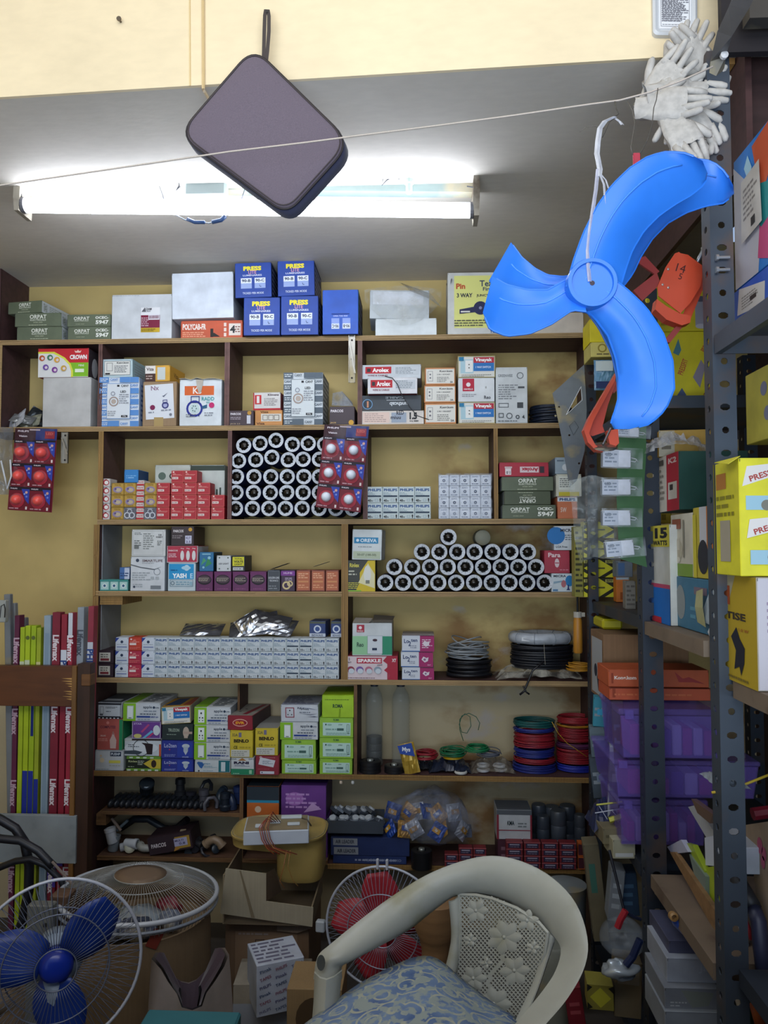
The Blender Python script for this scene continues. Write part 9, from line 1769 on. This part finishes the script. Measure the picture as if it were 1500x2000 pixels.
def cr(pts, n):   # smooth curve through (px, py, Y)
 out = []; K = len(pts)
 for i in range(K - 1):
  p0, p1, p2, p3 = [Vector(pts[max(0, min(K - 1, j))]) for j in (i - 1, i, i + 1, i + 2)]
  for k in range(n):
   t = k / n; out.append(.5 * ((2 * p1) + (p2 - p0) * t + (2 * p0 - 5 * p1 + 4 * p2 - p3) * t * t + (3 * p1 - p0 - 3 * p2 + p3) * t ** 3))
 out.append(Vector(pts[-1])); return out
oc_ = cr(outer, 4); ic_ = cr(inner, 4); rows = []
for a, b in zip(oc_, ic_):
 A = PY(a.x, a.y, a.z); B = PY(b.x, b.y, b.z); row = []
 for j in range(9):
  s_ = j / 8; p = A.lerp(B, s_); row.append(p + Vector((0, -.022 * math.sin(math.pi * s_) ** .7, .004 * math.sin(math.pi * s_))) - CO)
 rows.append(row)
mb = MB(); mb.sheet(rows, CHM, .004); smooth_by_angle(mb.build('armrest_and_top_rail', ch), 50)
def strip3(L, Rt, nm, camber=.008, th=.005, n=5):
 rows = []
 for a, b in zip(cr(L, n), cr(Rt, n)):
  A = PY(a.x, a.y, a.z); B = PY(b.x, b.y, b.z); rows.append([A.lerp(B, j / 4) + Vector((0, -camber * math.sin(math.pi * j / 4), 0)) - CO for j in range(5)])
 mb = MB(); mb.sheet(rows, CHM, th); o = mb.build(nm, ch); smooth_by_angle(o, 50); return o
strip3([(614, 1900, 1.385), (612, 1960, 1.375), (604, 2060, 1.36), (590, 2300, 1.33)], [(668, 1896, 1.385), (664, 1960, 1.375), (676, 2060, 1.36), (680, 2300, 1.33)], 'front_leg', .026)
strip3([(876, 1762, 1.505), (880, 1800, 1.50), (881, 1836, 1.495), (874, 1875, 1.485), (858, 1940, 1.47)], [(899, 1748, 1.505), (902, 1800, 1.50), (901, 1838, 1.495), (895, 1885, 1.485), (882, 1945, 1.47)], 'back_frame')
strip3([(1062, 1812, 1.39), (1062, 1850, 1.385), (1042, 1920, 1.37), (1008, 1995, 1.35)], [(1086, 1832, 1.38), (1076, 1862, 1.375), (1052, 1932, 1.36), (1024, 2000, 1.34)], 'back_frame')
mb = MB(); c = PY(627, 1880, 1.364) - CO; mb.T = Matrix.Translation(c) @ Matrix.Rotation(R(90), 4, 'X'); mb.lathe([(.0075, 0), (.0075, .0012), (.0001, .0005)], M('#4a4c48', .6), 14); mb.T = None; mb.v = [(x, y, c.z + (z - c.z) * 1.8) for x, y, z in mb.v]; mb.build('arm_hole', ch)
# openwork back: diamond lattice with raised solid flowers
poly = [(897, 1747), (930, 1748), (962, 1755), (1010, 1774), (1052, 1801), (1070, 1822), (1064, 1862), (1044, 1925), (1016, 1990), (986, 2004), (940, 1992), (880, 1946), (893, 1885), (900, 1835)]
def inside(x, y, P=poly):
 c = False; n = len(P)
 for i in range(n):
  x1, y1 = P[i]; x2, y2 = P[(i + 1) % n]
  if (y1 > y) != (y2 > y) and x < (x2 - x1) * (y - y1) / (y2 - y1) + x1: c = not c
 return c
flowers = [(930, 1778, 24, .3, 6), (1030, 1797, 22, .8, 5), (985, 1830, 34, .1, 7), (1005, 1895, 30, .5, 6), (925, 1910, 26, .2, 6), (965, 1960, 34, .0, 7), (1040, 1850, 14, .4, 5), (918, 1835, 14, .9, 5), (950, 1880, 12, .2, 4)]
def solid(x, y):
 for fx, fy, fr, ph, n in flowers:
  dx, dy = x - fx, y - fy; r = math.hypot(dx, dy); a = math.atan2(dy, dx)
  if r < fr * (.62 + .38 * math.cos(n * a + ph)): return True
  if r < fr * .5: return True
 return abs(x - (985 - .25 * (y - 1830) + 8 * math.sin(y / 14))) < 4 and y > 1830
def PB_(x, y): return PY(x, y, 1.505 - (x - 897) / 170 * .115 - (y - 1750) / 250 * .035) - CO
mb = MB(); cs = 8.0
for i in range(-30, 60):
 for j in range(-30, 60):
  cx = 900 + (i + j) * cs * .5; cy = 1750 + (i - j) * cs * .5 * 1.15
  if not (870 < cx < 1080 and 1740 < cy < 2010) or not inside(cx, cy): continue
  h_ = cs / 2; D = [(cx, cy - h_ * 1.15), (cx + h_, cy), (cx, cy + h_ * 1.15), (cx - h_, cy)]
  if solid(cx, cy): mb.poly([PB_(x, y) for x, y in D[::-1]], CHM)
  else:
   I = [(cx + (x - cx) * .68, cy + (y - cy) * .68) for x, y in D]
   for k in range(4): mb.poly([PB_(*D[(k + 1) % 4]), PB_(*D[k]), PB_(*I[k]), PB_(*I[(k + 1) % 4])], CHM)
for i in range(len(poly)):
 a, b = poly[i], poly[(i + 1) % len(poly)]; mb.tube([PB_(*a), PB_(*b)], .0022, CHM, 5)
o = mb.build('lattice_panel', ch)
sd = o.modifiers.new('solid', 'SOLIDIFY'); sd.thickness = .003; sd.offset = 0
mb = MB()
for fx, fy, fr, ph, n in flowers:
 for k in range(n):
  a = (2 * math.pi * k - ph) / n; rows = []
  for i in range(6):
   f = i / 5; r = fr * (.12 + .88 * f); wd = fr * .34 * math.sin(math.pi * (.12 + .8 * f)); rows.append([PB_(fx + r * math.cos(a) - wd * s_ * math.sin(a), fy + r * math.sin(a) + wd * s_ * math.cos(a)) + Vector((0, -.0022 - .003 * (1 - abs(s_)) * math.sin(math.pi * f) ** .5, 0)) for s_ in (-1, -.5, 0, .5, 1)])
  mb.grid(rows, CHM)
 c = PB_(fx, fy); mb.lathe([(.0001, .004), (.0035, .0025), (.0045, -.001)], CHM, 10, Matrix.Translation(c) @ Matrix.Rotation(R(90), 4, 'X') )
mb.build('moulded_flower', ch, smooth=True)
# seat and remaining legs (below the frame)
mb = MB(); sx0, sy0 = PY(660, 1990, 1.36).x - CO.x, 0
SQ = [PY(650, 2010, 1.36) - CO, PY(870, 1945, 1.47) - CO, PY(1015, 2000, 1.33) - CO, PY(860, 2100, 1.15) - CO]
for q_ in SQ: q_.z = .40
mb.sheet([[SQ[0], SQ[1]], [SQ[3], SQ[2]]], CHM, .01, (0, 0, -.02)); mb.build('seat', ch)
for q_ in (SQ[1], SQ[2], SQ[3]):
 mb = MB(); mb.tube([q_ + Vector((0, 0, -.01)), Vector((q_.x * 1.08, q_.y * 1.08, .002))], .018, CHM, 10); mb.build('leg', ch)
# flowered cushion
top = [(560, 2040, 1.30), (630, 1985, 1.36), (700, 1934, 1.40), (770, 1897, 1.44), (815, 1880, 1.46), (855, 1884, 1.46), (905, 1925, 1.45), (960, 1968, 1.42), (1010, 2000, 1.38)]
bot = [(560, 2140, 1.16), (620, 2140, 1.14), (690, 2150, 1.12), (760, 2160, 1.10), (820, 2160, 1.09), (870, 2160, 1.09), (930, 2140, 1.10), (975, 2130, 1.12), (1010, 2120, 1.15)]
rows = []
for a, b in zip(cr(top, 3), cr(bot, 3)):
 A = PY(a.x, a.y, a.z); B = PY(b.x, b.y, b.z); rows.append([A.lerp(B, j / 8) + Vector((0, -.004 * math.sin(math.pi * j / 8), .022 * math.sin(math.pi * min(1, j / 8 + .08)) ** .5 + rnd.uniform(-.002, .002) * (0 < j < 8))) for j in range(9)])
mb = MB(); mb.sheet(rows, M('#5c78a8', .8, 0, 'floral'), .03, (0, .004, -.03)); o = mb.build('seat_cushion', smooth=True); tag(o, 'blue and grey flowered cloth cushion on the plastic chair', 'cushion')
